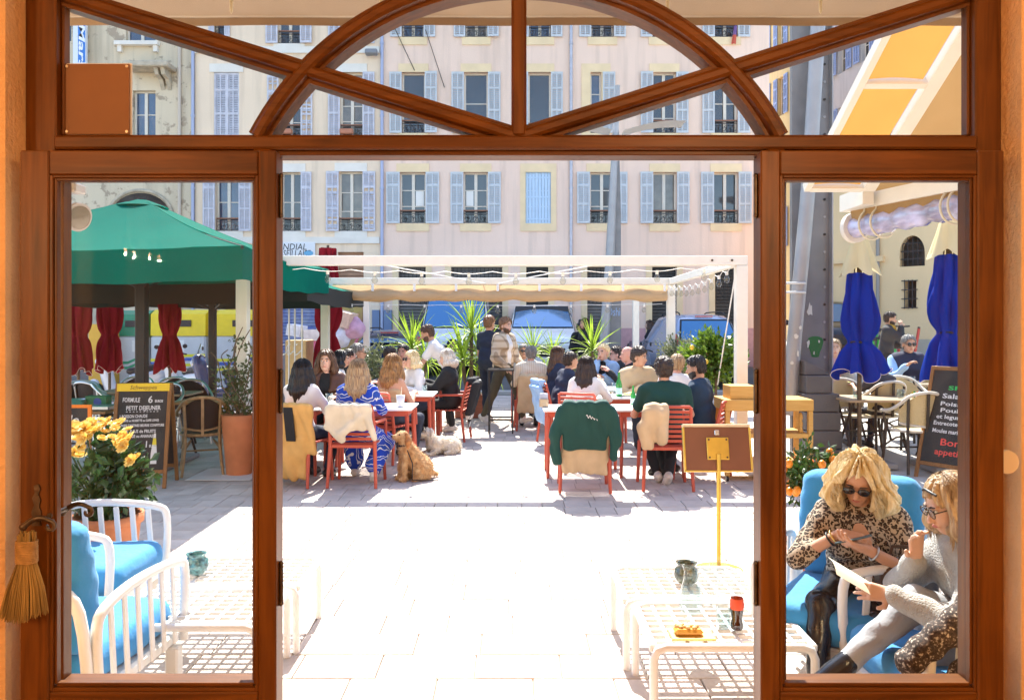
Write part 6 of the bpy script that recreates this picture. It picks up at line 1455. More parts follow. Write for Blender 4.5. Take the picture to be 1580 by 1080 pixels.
drape('black and white checked coat over the platinum haired woman chair', 'coat', x_, y_, 278, [('b', (.05, -.33, .58), (.17, .03, .28), .025), ('b', (.12, -.34, .32), (.08, .025, .16), .02)], patmat('black_check', 'plaid'))
drape('black coat over the platinum haired woman chair beside the checked one', 'coat', x_, y_, 278, [('b', (-.12, -.36, .62), (.16, .05, .24), .04), ('b', (0, -.27, .86), (.22, .06, .04), .03)], BLK)
x_, y_ = seatpos(819, 12.75, -4)
drape('sand coloured coat over the chair of the striped shirt man', 'coat', x_, y_, -4, [('b', (0, -.32, .58), (.24, .035, .30), .03), ('b', (0, -.25, .86), (.22, .05, .04), .03)], BEIGE)
x_, y_ = seatpos(881, 11.25, 72, 17)
drape('pale blue shirt over the chair of the navy tee man', 'shirt', x_, y_, 72, [('b', (.04, -.33, .55), (.19, .035, .26), .03), ('c', (.15, -.34, .6), (.20, -.35, .30), .06, .05), ('b', (0, -.26, .86), (.18, .05, .04), .03)], LBLUE, noise=.009)

# ================================================================ dogs
DOGF = mat('dog_fur_golden', (.50, .24, .08), .8, col2=(.72, .48, .24), scale=14, bump=.6, bscale=90); DOGW = mat('dog_fur_cream', (.70, .58, .40), .8, col2=(.78, .73, .64), scale=10, bump=.6, bscale=90)
def furn(a=.005): return lambda Z: a * np.sin(Z[..., 0] * 75 + 2 * np.sin(Z[..., 2] * 40)) * np.sin(Z[..., 2] * 60 + Z[..., 1] * 50)
dg_ = thing('dog', 'golden long eared spaniel sitting on a leash beside red chair', 'dog', (GX(636, 8.6), 8.6, .004), R(28))      # faces local -x, away from the camera a little
s = SDF(.04)
s.e((.10, 0, .13), (.13, .105, .12)); s.c((.06, 0, .18), (-.06, 0, .33), .105, .088); s.c((-.07, 0, .34), (-.09, 0, .42), .07, .058)             # haunch, back, chest, neck
for e in (-1, 1):
    s.c((-.09, e * .05, .28), (-.11, e * .055, .13), .042, .028); s.c((-.11, e * .055, .13), (-.115, e * .055, .03), .027, .024); s.c((-.115, e * .055, .022), (-.15, e * .055, .02), .024, .022)   # front leg with wrist and paw
    s.e((.09, e * .085, .11), (.11, .05, .10)); s.c((.03, e * .10, .06), (.12, e * .105, .025), .035, .026); s.c((.06, e * .105, .024), (-.02, e * .105, .02), .027, .023)                          # thigh, hock, hind paw
s.e((-.105, 0, .475), (.068, .056, .058)); s.c((-.14, 0, .465), (-.205, 0, .475), .034, .025, k=.02); s.c((-.14, 0, .45), (-.19, 0, .452), .024, .016, k=.01)
s.c((.20, 0, .06), (.30, .03, .035), .03, .02); s.noise = furn(); tufts(sdf_part(s, .010, 'body', DOGF, dg_), 5000, .032, DOGF, dg_)
for e in (-1, 1): q = SDF(.02).c((-.085, e * .055, .50), (-.07, e * .075, .42), .020, .034).c((-.07, e * .075, .42), (-.075, e * .07, .36), .034, .022); q.noise = furn(.004); sdf_part(q, .009, 'ear', mat('dog_ear', (.42, .18, .06), .8, var=.2, scale=20), dg_)
q = MB(); q.ell((-.232, 0, .484), (.011, .014, .011), 8, 6); q.build('nose', BLACK, dg_)
for e in (-1, 1): q = MB(); q.ell((-.158, e * .034, .497), (.009, .006, .009), 8, 6); q.build('eye', IRIS, dg_)
q = MB(); q.tube([(-.085 + .072 * math.cos(a) * .9, .068 * math.sin(a), .385 + .012 * math.cos(a)) for a in np.linspace(0, 2 * PI, 19)[:-1]], .011, 6, closed=True); q.build('collar', BLACK, dg_)
q = MB(); q.tube([(-.10, -.07, .37), (-.05, -.14, .2), (-.06, -.16, .03), (.05, -.17, .012), (.22, -.20, .010)], .006, 6); q.build('leash', BLACK, dg_)
d2 = thing('dog', 'small cream and white dog lying on the paving with raised head', 'dog', (GX(680, 10.3), 10.3, .004), R(35))
s = SDF(.04); s.c((.16, 0, .11), (-.10, 0, .13), .095, .10); s.e((.17, 0, .10), (.10, .11, .095)); s.c((-.12, 0, .17), (-.17, 0, .26), .07, .055); s.e((-.19, 0, .29), (.06, .055, .052)); s.c((-.22, 0, .28), (-.275, 0, .265), .028, .020, k=.015)
for e in (-1, 1):
    s.c((-.10, e * .07, .09), (-.15, e * .075, .03), .036, .024); s.c((-.15, e * .075, .024), (-.27, e * .07, .022), .024, .022); s.e((.14, e * .10, .08), (.10, .045, .075)); s.c((.10, e * .12, .025), (.0, e * .12, .022), .025, .022)
s.c((.25, 0, .08), (.33, .08, .04), .03, .022); s.noise = furn(); tufts(sdf_part(s, .011, 'body', DOGW, d2), 4500, .034, DOGW, d2, 2)
for e in (-1, 1): q = SDF(.02).c((-.17, e * .05, .33), (-.17, e * .075, .29), .020, .022).c((-.17, e * .075, .29), (-.18, e * .08, .24), .024, .015); sdf_part(q, .009, 'ear', DOGW, d2)
q = MB(); q.ell((-.296, 0, .27), (.010, .012, .010), 8, 6); q.build('nose', BLACK, d2)
for e in (-1, 1): q = MB(); q.ell((-.238, e * .03, .305), (.007, .006, .007), 8, 6); q.build('eye', IRIS, d2)
# ================================================================ plants
def leaf_cloud(n, c, r, size, clumps=14, seed=1, lens=1.9, hollow=.35):
    """many small folded leaves spread in clumps through an uneven crown"""
    rr = np.random.default_rng(seed); q = MB(); cc = []
    while len(cc) < clumps:
        p = rr.normal(size=3); p /= np.linalg.norm(p); cc.append(p * (hollow + (1 - hollow) * rr.random() ** .6) * .85)
    for i in range(n):
        k = cc[rr.integers(clumps)]; p = (k + rr.normal(size=3) * .20) * np.array(r) + np.array(c)
        dirv = (p - np.array(c)) / np.array(r); dirv = dirv + rr.normal(size=3) * .7 + np.array([0, 0, .15]); dirv /= np.linalg.norm(dirv); sd = np.cross(dirv, rr.normal(size=3)); sd /= np.linalg.norm(sd); up = np.cross(sd, dirv)
        s_ = size * rr.uniform(.6, 1.25); L = s_ * lens; mid = p + dirv * L * .5
        q.add([p, mid + sd * s_ * .5 + up * s_ * .15, p + dirv * L, mid - sd * s_ * .5 + up * s_ * .15, mid - up * .0], [(0, 4, 1), (1, 4, 2), (2, 4, 3), (3, 4, 0)], 0, False)
    return q
TERRA = mat('terracotta', (.56, .20, .085), .8, var=.14, scale=6, bump=.12, bscale=40); SOIL = mat('soil', (.05, .033, .022), .95, var=.3, scale=40, bump=.8); BARK = mat('bark', (.16, .11, .075), .9, var=.3, scale=25, stretch=(1, 1, .25), bump=.5)
def pot(t, r, h, m=TERRA, rim=True, taper=.76):
    q = MB(); pr = [(r * taper, 0), (r * .98, h * .86), (r * .98, h * .87)] + ([(r * 1.08, h * .875), (r * 1.09, h), (r * .97, h), (r * .95, h * .9)] if rim else [(r, h), (r * .93, h)]); q.lathe(pr, 28); q.build('pot', m, t)
    q = MB(); q.cyl((0, 0, h * .88), (0, 0, h * .92), r * .94, n=20); q.build('soil', SOIL, t)
# spiky yuccas behind the tables; every blade is a part
YUC = leafmat('yucca_leaf', (.16, .28, .02), .4, .5, col2=(.38, .52, .06))
def blade(L, wd, droop):
    q = MB(); n_ = 7
    pts = [(0, L * k / n_ * (1 - .12 * droop * (k / n_) ** 2), -droop * L * (k / n_) ** 2.4) for k in range(n_ + 1)]
    vs = []; 
    for k, p in enumerate(pts): w_ = wd * (.55 + .9 * (k / n_) - 1.42 * (k / n_) ** 2.2) * .5 + .001; vs += [(-w_, p[1], p[2] + w_ * .5), (0, p[1], p[2]), (w_, p[1], p[2] + w_ * .5)]
    q.add(vs, [[k * 3 + j, k * 3 + j + 1, k * 3 + 4 + j, k * 3 + 3 + j] for k in range(n_) for j in (0, 1)], 0, True); return q.mesh('leaf', YUC)
BLD = [blade(.62, .034, .12), blade(.58, .032, .35), blade(.52, .034, .75)]
def yucca(x, y, label, heads, pot_h=.42, s_=1., z=.004, n=38):
    t = thing('yucca_plant', label, 'plant', (x, y, z)); q = MB(); q.box((-.28, -.22, 0), (.28, .22, pot_h), ch=.012); q.build('planter', mat('planter_wood', (.33, .11, .06), .7, var=.15, scale=6, stretch=(1, 1, 6)), t)
    q = MB(); q.box((-.25, -.19, pot_h - .02), (.25, .19, pot_h + .005)); q.build('soil', SOIL, t)
    for (hx, hy, hz) in heads:
        q = MB(); q.tube(smooth_path([(hx * .4, hy * .4, pot_h), (hx * .8, hy, (pot_h + hz) / 2), (hx, hy, hz + .05)]), .035, 8); q.build('trunk', BARK, t)
        for i in range(n):
            el = R(86 - 112 * (i / n) ** 1.15 + random.uniform(-8, 8)); az = i * 2.39996 + random.uniform(-.2, .2); o = link('leaf', BLD[0 if el > R(45) else 1 if el > R(5) else 2], t, (hx, hy, hz + .10 * (1 - i / n)))
            k = s_ * random.uniform(.8, 1.15); o.rotation_euler = (el, random.uniform(-.3, .3), az); o.scale = (k, k, k)
yucca(GX(640, 14.0), 14.0, 'spiky yucca in red planter behind the bending waiter', [(-.05, 0, 1.18), (.18, .05, .95)], n=44, s_=1.1)
yucca(GX(724, 13.6), 14.3, 'tall spiky yucca beside the dark navy tee man', [(.0, 0, 1.45), (.16, .05, 1.02), (-.15, .0, .95)], n=46, s_=1.2)
yucca(GX(822, 15.3), 15.3, 'small spiky yucca behind the grey haired men', [(.0, 0, 1.05)], n=40, s_=1.0)
yucca(GX(853, 15.6), 15.6, 'small spiky yucca before the white van headlight', [(.0, 0, 1.0)], n=36, s_=.85)
yucca(GX(914, 14.4), 14.4, 'spiky yucca behind the blonde woman in black sweater', [(.0, 0, 1.12)], n=46, s_=1.05)
LEM = leafmat('lemon_leaf', (.05, .12, .015), .35, .4, col2=(.20, .30, .03)); OLI = leafmat('olive_leaf', (.10, .13, .06), .5, .3, col2=(.24, .26, .14))
def small_tree(x, y, label, name, zc, r, n, m, size, fruit=None, nf=0, pr=.22, ph=.36, trunk=.022, fr=.03, seed=1, z=.004, potm=TERRA):
    t = thing(name, label, 'tree', (x, y, z)); pot(t, pr, ph, potm); rr = random.Random(seed); hc = (0, 0, zc)
    q = MB(); q.tube(smooth_path([(0, 0, ph * .85), (.015, .01, (ph + zc) / 2), (0, 0, zc)]), [trunk] * 4 + [trunk * .8] * 4 + [trunk * .5], 8)
    for i in range(9):
        a = rr.uniform(0, 6.28); e = (r[0] * .7 * math.cos(a), r[1] * .7 * math.sin(a), zc + r[2] * rr.uniform(-.4, .7)); st = (0, 0, zc - r[2] * rr.uniform(.2, .8)); q.tube(smooth_path([st, ((e[0]) * .45, e[1] * .45, (st[2] + e[2]) / 2), e]), [trunk * .45] * 8 + [trunk * .2], 6)
    q.build('trunk', BARK, t)
    c = leaf_cloud(n, hc, r, size, 16, seed).build('crown', m, t); c['kind'] = 'stuff'
    if fruit:
        fm = cached(('fruit', fr, fruit.name), lambda: (lambda k: (k.ell((0, 0, 0), (fr, fr, fr * 1.15), 10, 8), k.mesh('fruit', fruit))[1])(MB()))
        for i in range(nf):
            a, b_ = rr.uniform(0, 6.28), rr.uniform(-.75, .6); rad = math.sqrt(1 - b_ * b_); link('fruit', fm, t, (r[0] * 1.15 * rad * math.cos(a), r[1] * 1.15 * rad * math.sin(a), zc + r[2] * 1.0 * b_))
    return t
LEMN = mat('lemon_fruit', (.75, .52, .05), .4); KUM = mat('kumquat_fruit', (.80, .26, .015), .35, var=.1, scale=40)
small_tree(GX(1103, 10.4), 10.4, 'lemon tree in pot behind the bearded navy sweater man', 'lemon_tree', 1.22, (.36, .34, .34), 2600, LEM, .045, LEMN, 9, .24, .38, seed=4)
small_tree(GX(1050, 13.2), 13.2, 'olive shrub in pot at the foot of the pergola post', 'olive_shrub', 1.05, (.42, .4, .42), 2200, OLI, .03, None, 0, .26, .4, seed=6)
small_tree(GX(585, 13.6), 13.6, 'thin grey green shrub in pot before the dark blue car', 'olive_shrub', .95, (.40, .35, .42), 1500, OLI, .032, None, 0, .24, .38, seed=7)
small_tree(GX(890, 13.4) + .12, 13.6, 'low pale shrub in pot beside the long haired woman in navy', 'olive_shrub', .80, (.42, .35, .32), 1400, OLI, .032, None, 0, .24, .36, seed=8)
small_tree(GX(1245, 4.85), 4.85, 'kumquat tree with orange fruit in terracotta pot beside blue cushion', 'kumquat_tree', .80, (.15, .15, .175), 620, leafmat('kumquat_leaf', (.018, .055, .012), .35, .25, col2=(.05, .12, .02)), .028, KUM, 42, .165, .36, .010, .0235, seed=9)
# tall terracotta pot with climbing vine
vp = thing('potted_vine', 'thin climbing vine in tall terracotta pot on white mat', 'plant', (GX(369, 8.9), 8.9, .012)); pot(vp, .19, .66, rim=False, taper=.72)
q = MB(); rr = random.Random(5); tips = []
for i in range(9):
    pts = [Vector((rr.uniform(-.08, .08), rr.uniform(-.08, .08), .6))]
    for k in range(6): pts.append(pts[-1] + Vector((rr.uniform(-.10, .09), rr.uniform(-.07, .07), rr.uniform(.08, .2))))
    q.tube(smooth_path(pts), .006, 5); tips += pts
q.build('stems', BARK, vp)
q = MB()
for p in tips:
    if p.z < 1.15 or rr.random() < .3: lc = leaf_cloud(26, p, (.09, .09, .09), .028, 5, rr.randrange(999)); q.add(lc.v, lc.f)
l = q.build('foliage', leafmat('vine_leaf', (.05, .09, .03), .5, .3, col2=(.12, .17, .06)), vp); l['kind'] = 'stuff'
q = MB(); q.box((-.35, -.32, 0), (.35, .36, .008), ch=.002); tag(q.build('floor_mat', mat('mat_pale', (.66, .64, .62), .8, var=.04), None, loc=(GX(352, 8.85), 8.85, .006)), 'pale rectangular mat under the tall terracotta pot', 'mat')
# yellow flowers in a pot
fb = thing('flower_pot', 'bushy plant with yellow flowers in terracotta pot behind lounge chair', 'plant', (GX(166, 5.15), 5.15, .004)); pot(fb, .20, .46)
zc = GZ(735, 5.15); c = leaf_cloud(900, (0, 0, zc - .02), (.28, .26, .29), .05, 22, 3, 1.7, .2).build('foliage', leafmat('rose_leaf', (.012, .04, .012), .3, .25, col2=(.05, .11, .03)), fb); c['kind'] = 'stuff'
q = MB(); rr = random.Random(8)
for i in range(16): a = rr.uniform(0, 6.28); q.tube(smooth_path([(.05 * math.cos(a), .05 * math.sin(a), .4), (.12 * math.cos(a), .12 * math.sin(a), .6), (.24 * math.cos(a), .22 * math.sin(a), zc + rr.uniform(-.1, .28))]), .006, 5)
q.build('stems', leafmat('stem_green', (.05, .10, .03)), fb)
PET = leafmat('yellow_petal', (.86, .52, .05), .5, .4, col2=(.92, .82, .40))
def flower_mesh(s_):
    q = MB()
    for ring, (nn, tilt, L) in enumerate(((6, .9, .05), (5, .5, .042), (4, .2, .03))):
        for i in range(nn):
            a = 2 * PI * i / nn + ring * .5; d_ = Vector((math.cos(a) * math.sin(tilt), math.sin(a) * math.sin(tilt), math.cos(tilt))); sd = Vector((-math.sin(a), math.cos(a), 0)); up = d_.cross(sd)
            vs = []
            for k in range(4):
                t_ = k / 3; c_ = d_ * L * t_ + up * (-.012 * t_ * t_) ; w_ = L * (.15 + .75 * math.sin(PI * min(t_, .8))) * .5; vs += [c_ - sd * w_, c_ + up * .004, c_ + sd * w_]
            q.add([v * s_ for v in vs], [[k * 3 + j, k * 3 + j + 1, k * 3 + 4 + j, k * 3 + 3 + j] for k in range(3) for j in (0, 1)], 0, True)
    return q.mesh('flower', PET)
FM = [flower_mesh(1.0), flower_mesh(1.25), flower_mesh(.7)]
for (px, py) in ((150, 660), (163, 657), (178, 662), (157, 678), (172, 676), (190, 672), (185, 655), (137, 672), (127, 660), (112, 662), (116, 698), (122, 705), (192, 690), (212, 706), (146, 668), (198, 664), (168, 650), (181, 685), (130, 678), (204, 712), (141, 655), (155, 650), (174, 655), (120, 680), (133, 664), (186, 678), (162, 668), (199, 680), (113, 672), (125, 690)):
    dd = 4.97 + rr.uniform(-.06, .10); o = link('flower', FM[rr.randrange(3)], fb, P(px, py, dd) - fb.location); o.rotation_euler = (rr.uniform(.1, 1.3), 0, rr.uniform(-1.2, 1.2))

# ================================================================ chalkboards
SLATE = mat('slate_board', (.022, .024, .022), .75, var=.4, scale=6, col2=(.04, .042, .04)); CHALK = mat('chalk', (.72, .72, .70), .95); CHR = mat('chalk_red', (.75, .10, .08), .95); CHG = mat('chalk_green', (.05, .5, .12), .95); OAK = woodmat('board_oak', (.20, .09, .03), (.33, .16, .06), .6, axis=2, coat=0)
def aboard(name, label, loc, rz, w_, h, lines, lean=11, strip=None, extra=None):
    t = thing(name, label, 'chalkboard', loc, rz); M = Matrix.Rotation(R(-lean), 4, 'X'); M2 = Matrix.Translation((0, 2 * h * math.sin(R(lean)) + .035, 0)) @ Matrix.Rotation(R(lean), 4, 'X'); a = w_ / 2
    def bx(lo, hi, nm, m, MM=M, ch=.003): q = MB(); q.box(lo, hi, ch=ch); xf(q, MM).build(nm, m, t)
    for MM in (M, M2):
        for sx in (-1, 1): bx((sx * a - .018, -.014, 0), (sx * a + .018, .014, h), 'leg', OAK, MM)
        bx((-a + .018, -.012, h - .04), (a - .018, .012, h), 'rail', OAK, MM); bx((-a + .018, -.012, .15), (a - .018, .012, .19), 'rail', OAK, MM); bx((-a + .018, -.006, .19), (a - .018, .006, h - .04), 'board', SLATE, MM)
    if strip:
        bx((-a + .0, -.017, h - .085), (a - .0, -.0145, h - .004), 'header_strip', mat('header_yellow', (.80, .55, .02), .5)); xf(text_mb(strip, .06, shear=.2, align='CENTER'), M @ Matrix.Translation((0, -.0185, h - .065)) @ Matrix.Rotation(R(90), 4, 'X')).build('header_lettering', mat('header_ink', (.10, .06, .02), .6), t)
    for (tx, x, z, sz, m, wdt) in lines:
        tq = text_mb(tx, sz, bold=.0012); k = 1.
        if wdt and tq.v: k = wdt / (max(v[0] for v in tq.v) - min(v[0] for v in tq.v))
        if tq.v: xf(tq, M @ Matrix.Translation((x, -.009, z)) @ Matrix.Rotation(R(90), 4, 'X') @ Matrix.Rotation(R(random.uniform(-.8, .8)), 4, 'Z') @ Matrix.Diagonal((k, 1, 1, 1))).build('lettering', m, t)
    if extra: extra(t, M)
    return t
def drawn_bottle(t, M):
    for prof, m in (([(-.030, 0), (.030, 0), (.030, .10), (.022, .18), (-.022, .18), (-.030, .10)], CHALK), ([(-.022, .182), (.022, .182), (.014, .26), (-.014, .26)], mat('chalk_yellow', (.72, .62, .06), .95)), ([(-.012, .262), (.012, .262), (.010, .31), (-.010, .31)], CHALK)):
        q = MB(); q.prism([(x + .14, z + .25) for x, z in prof], -.0085, -.0065); xf(q, M).build('drawn_bottle', m, t)
aboard('breakfast_board', 'tall chalkboard with yellow header listing the breakfast menu', (GX(212, 8.1), 8.1, .004), R(7), .52, 1.08,
       [('FORMULE', -.20, .885, .065, CHALK, .17), ('6', .05, .875, .10, CHALK, None), ('EUROS', .12, .88, .035, CHALK, .08), ('PETIT DEJEUNER', -.16, .80, .062, CHALK, .34), ('- - - - - - - - - -', -.16, .775, .04, CHALK, .32), ('1 BOISSON CHAUDE', -.22, .72, .045, CHALK, .27), ('(CAFE ou NOISETTE ou CAFE LONG)', -.19, .68, .032, CHALK, .36),
        ('1 PAIRE TARTINES BEURRE CONFITURE', -.22, .63, .036, CHALK, .44), ('1 VERRE JUS de FRUITS', -.22, .57, .045, CHALK, .36), ('(ORANGE ou ANANAS)', -.19, .52, .042, CHALK, .32), ('1', .04, .42, .09, CHALK, None), ('EURO', .09, .42, .035, CHALK, .07)], strip='Schweppes', extra=drawn_bottle)
aboard('menu_board', 'leaning chalkboard with white chalk list and red bon appetit', (GX(1456, 8.2), 8.2, rampz(8.2)), R(-58), .60, 1.22,
       [('SPE', -.10, .97, .06, CHG, .2), ('Salade', -.15, .88, .07, CHALK, .3), ('Poisson', -.16, .80, .06, CHALK, .32), ('Poulet', -.15, .73, .06, CHALK, .28), ('et legumes', -.18, .66, .06, CHALK, .34), ('Entrecote frites', -.2, .59, .06, CHALK, .40), ('Moules marinieres', -.2, .51, .06, CHALK, .40), ('Bon', -.10, .38, .10, CHR, .2), ('appetit', -.14, .28, .09, CHR, .28)], lean=16)
ob = thing('chalk_sign', 'small chalk sign with bright orange frame in front of the wooden table', 'sign', (GX(112, 7.6), 7.6, GZ(668, 7.6)))
q = MB(); q.box((-.20, -.01, .02), (.16, .01, .24)); q.build('board', SLATE, ob)
for lo, hi in (((-.2, -.014, .24), (.18, .014, .27)), ((-.2, -.014, -.01), (.18, .014, .02)), ((.15, -.013, .02), (.18, .013, .24))): q = MB(); q.box(lo, hi); q.build('frame_strip', mat('orange_paint', (.80, .20, .01), .5), ob)
for sx in (-.16, .14): q = MB(); q.bar((sx, .10, -ob.location.z + .004), (sx, .012, .22), .025, .02); q.build('easel_leg', OAK, ob)
xf(text_mb('ollo', .12, shear=.2), Matrix.Translation((-.12, -.012, .09)) @ Matrix.Rotation(R(90), 4, 'X')).build('lettering', CHALK, ob)

# ================================================================ bistro sets
ALU = mat('aluminium', (.62, .62, .62), .3, .9); RATT = mat('rattan_cane', (.36, .24, .12), .6, var=.25, scale=20); WEAVB = mat('black_weave', (.012, .012, .012), .6, bump=.6, bscale=160, var=.4, scale=90); WEAVC = mat('cream_weave', (.62, .48, .25), .7, bump=.5, bscale=160, var=.15, scale=90); RIMC = mat('cream_rim', (.66, .60, .50), .6); LEGD = mat('dark_bronze', (.055, .045, .038), .5, .3)
def bistro(rim, weave, leg, splat=True):
    t = thing('bistro_chair', 'x', 'chair', group='bistro chairs')
    hoop = smooth_path([(-.245, .20, .64), (-.265, .02, .66), (-.25, -.14, .73), (-.17, -.24, .835), (0, -.275, .87), (.17, -.24, .835), (.25, -.14, .73), (.265, .02, .66), (.245, .20, .64)], 4)
    q = MB(); q.tube(hoop, .019, 8); q.build('back_hoop', rim, t)
    def pf(u, v):
        a = R(-74 + 148 * u); x, y = .225 * math.sin(a) * (1 - .06 * v), -.02 - .225 * math.cos(a); zt_ = .86 - .20 * abs(u * 2 - 1) ** 1.8; return (x * (1 + .07 * (1 - v)), y - .02 * (1 - v), zt_ + (.50 + .03 * abs(u * 2 - 1) - zt_) * v)
    q = MB(); q.grid(pf, 20, 8); q.build('woven_back', weave, t)
    q = MB(); q.tube([pf(u, 1) for u in np.linspace(0, 1, 17)], .013, 6); q.build('back_rail', rim, t)
    if splat: q = MB(); q.bar((0, -.262, .45), (0, -.285, .86), .03, .012); q.build('splat', leg, t)
    q = MB(); q.lathe([(.20, .43), (.225, .44), (.225, .455), (.2, .465), (.001, .462)], 24, c=(0, 0, 0)); q.build('seat', weave, t)
    q = MB(); q.tube([(.226 * math.cos(a), .226 * math.sin(a), .448) for a in np.linspace(0, 2 * PI, 25)[:-1]], .017, 6, closed=True); q.build('seat_rim', rim, t)
    for sx in (-1, 1):
        q = MB(); q.tube(smooth_path([(sx * .22, .20, .64 - .02), (sx * .20, .185, .44), (sx * .205, .21, .2), (sx * .225, .24, 0)]), .016, 8); q.build('leg', leg, t)
        q = MB(); q.tube(smooth_path([(sx * .19, -.225, .82), (sx * .175, -.19, .44), (sx * .19, -.22, .2), (sx * .215, -.26, 0)]), .016, 8); q.build('leg', leg, t)
        q = MB(); q.tube(smooth_path([(sx * .205, .2, .25), (sx * .12, .05, .36), (sx * .2, -.20, .26)]), .010, 6); q.build('brace', leg, t)
    q = MB(); q.tube([(-.2, .2, .22), (.2, .2, .22)], .010, 6); q.build('stretcher', leg, t)
    return t
BC = {}
def bchair(kind, x, y, face, label, z=.004):
    if kind not in BC:
        BC[kind] = bistro(*{'dark': (RATT, WEAVB, RATT), 'alu': (ALU, WEAVB, ALU, False), 'cream': (RIMC, WEAVC, LEGD)}[kind]); c = BC[kind]
    else: c = copy_tree(BC[kind])
    c.location = (x, y, z); c.rotation_euler = (0, 0, R(-face)); c['label'] = label
def btable(x, y, w_, dp, label, m, z=.004, h=.73):
    t = thing('bistro_table', label, 'table', (x, y, z)); q = MB(); q.box((-w_ / 2, -dp / 2, h - .03), (w_ / 2, dp / 2, h), ch=.008); q.build('table_top', m, t)
    for sx in (-1, 1):
        for s2 in (-1, 1): q = MB(); q.tube([(sx * (w_ / 2 - .09), s2 * (dp / 2 - .06), 0), (sx * (w_ / 2 - .09), -s2 * (dp / 2 - .10), h - .03)], .016, 8); q.build('leg', LEGD, t)
    q = MB(); q.cyl((-w_ / 2 + .09, 0, h * .47), (w_ / 2 - .09, 0, h * .47), .010, n=6); q.build('stretcher', LEGD, t)
TBW = woodmat('bistro_table_wood', (.34, .24, .15), (.46, .34, .22), .5, axis=0, coat=.1); TBD = woodmat('terrace_table_wood', (.30, .15, .06), (.42, .22, .09), .5, axis=0, coat=.1)
bchair('dark', GX(312, 9.0), 9.0, -22, 'cane bistro chair with black woven back beside the breakfast board')
btable(GX(326, 9.9), 9.9, .75, .65, 'wooden bistro table behind the black woven cane chair', TBD); btable(GX(118, 8.9), 8.9, .95, .6, 'wooden side table with tray of pans beside the orange sign', TBD)
for k, (px, d, fc, lab) in enumerate(((122, 10.9, 160, 'beside the side table'), (152, 11.2, 20, 'behind the green napkin box'), (178, 10.6, 60, 'tilted toward the parasol pole'), (206, 11.8, 170, 'behind the parasol pole'), (246, 10.5, 185, 'behind the breakfast board'), (262, 11.6, 175, 'in front of the folded red parasol'), (296, 11.2, 150, 'next to the motor scooter'))):
    bchair('alu', GX(px, d), d, fc, 'black woven bistro chair with aluminium rim ' + lab)
for k, (px, d, lab) in enumerate(((200, 11.3, 'bistro table between aluminium rimmed chairs'), (262, 10.95, 'bistro table beside the second parasol pole'))): btable(GX(px, d), d, .7, .6, lab, TBW)
nb_ = thing('napkin_box', 'green box with round emblem on the bistro table', 'box', (GX(152, 9.0), 9.0, .74)); q = MB(); q.box((-.12, -.06, 0), (.12, .06, .13), ch=.004); q.build('case', mat('box_green', (.01, .16, .06), .4), nb_)
q = MB(); q.cyl((.02, -.062, .065), (.02, -.0615, .065), .045, n=18); q.build('emblem', mat('emblem_blue', (.03, .08, .35), .4), nb_)
q = MB(); q.lathe([(.15, 0), (.16, .015), (.15, .02), (.15, .10), (.143, .10), (.14, .02)], 24); tag(q.build('metal_pan', ALU, None, loc=(GX(110, 8.9), 8.9, .738)), 'round metal pan on the wooden side table', 'pan')
q = MB(); q.box((-.13, -.1, 0), (.13, .1, .05), ch=.01); tag(q.build('metal_tray', ALU, None, loc=(GX(158, 8.8), 8.78, .738)), 'rectangular metal tray beside the round pan', 'tray')
# right-hand bistro terrace
rz9 = lambda d: rampz(d) + .004
btable(GX(1368, 9.3), 9.3, 1.15, .68, 'pale topped bistro table with condiments among cream chairs', TBW, rz9(9.1)); btable(GX(1400, 10.6), 10.75, .7, .6, 'bistro table in front of the padded vest man', TBW, rz9(10.6)); btable(GX(1305, 10.3), 10.4, .6, .6, 'bistro table with salad beside the steel pylon', TBW, rz9(10.4))
for px, d, fc, lab in ((1408, 8.75, -6, 'cream woven bistro chair with its back to the lounge chairs'), (1318, 9.75, 165, 'cream woven bistro chair beside the grey concrete steps'), (1355, 9.75, -12, 'cream woven bistro chair with the child on it'), (1402, 10.0, 178, 'cream woven bistro chair facing the condiment table'), (1455, 9.2, -60, 'cream woven bistro chair beside the menu board'), (1447, 10.9, 215, 'cream woven bistro chair next to the padded vest man'), (1402, 11.45, 186, 'cream woven bistro chair under the padded vest man'), (1288, 11.1, 190, 'cream woven bistro chair under the pink top woman')):
    bchair('cream', GX(px, d), d, fc, lab, rz9(d))
zt9 = rz9(9.1) + .735
tumbler((GX(1322, 9.15), 9.15, zt9), 'water tumbler at the corner of the condiment table', .045, .12, WATER); tumbler((GX(1390, 9.2), 9.2, zt9), 'tumbler beside the small condiment bottles', .045, .10, WATER)
for k, (c_, nm) in enumerate((((.7, .5, .04), 'yellow mustard'), ((.02, .35, .06), 'green sauce'), ((.7, .03, .03), 'red ketchup'), ((.1, .3, .6), 'blue salt'))):
    q = MB(); q.lathe([(.013, 0), (.014, .05), (.008, .06), (.008, .075)], 10); tag(q.build('condiment_bottle', mat('cond_%d' % k, c_, .3), None, loc=(GX(1408 + k * 4, 9.2), 9.2 + .02 * (k % 2), zt9)), 'small %s bottle on the condiment table' % nm, 'bottle', 'condiments')
plate(GX(1308, 10.3), 10.3, rz9(10.4) + .735, 'white plate of green salad beside the steel pylon'); tumbler((GX(1408, 10.6), 10.6, rz9(10.6) + .735), 'small glass in front of the padded vest man', .035, .09, WATER)
cup(GX(1300, 10.25), 10.25, 'yellow tumbler next to the salad plate', .10, .035, False, rz9(10.4) + .735, mat('juice', (.75, .45, .02), .3))
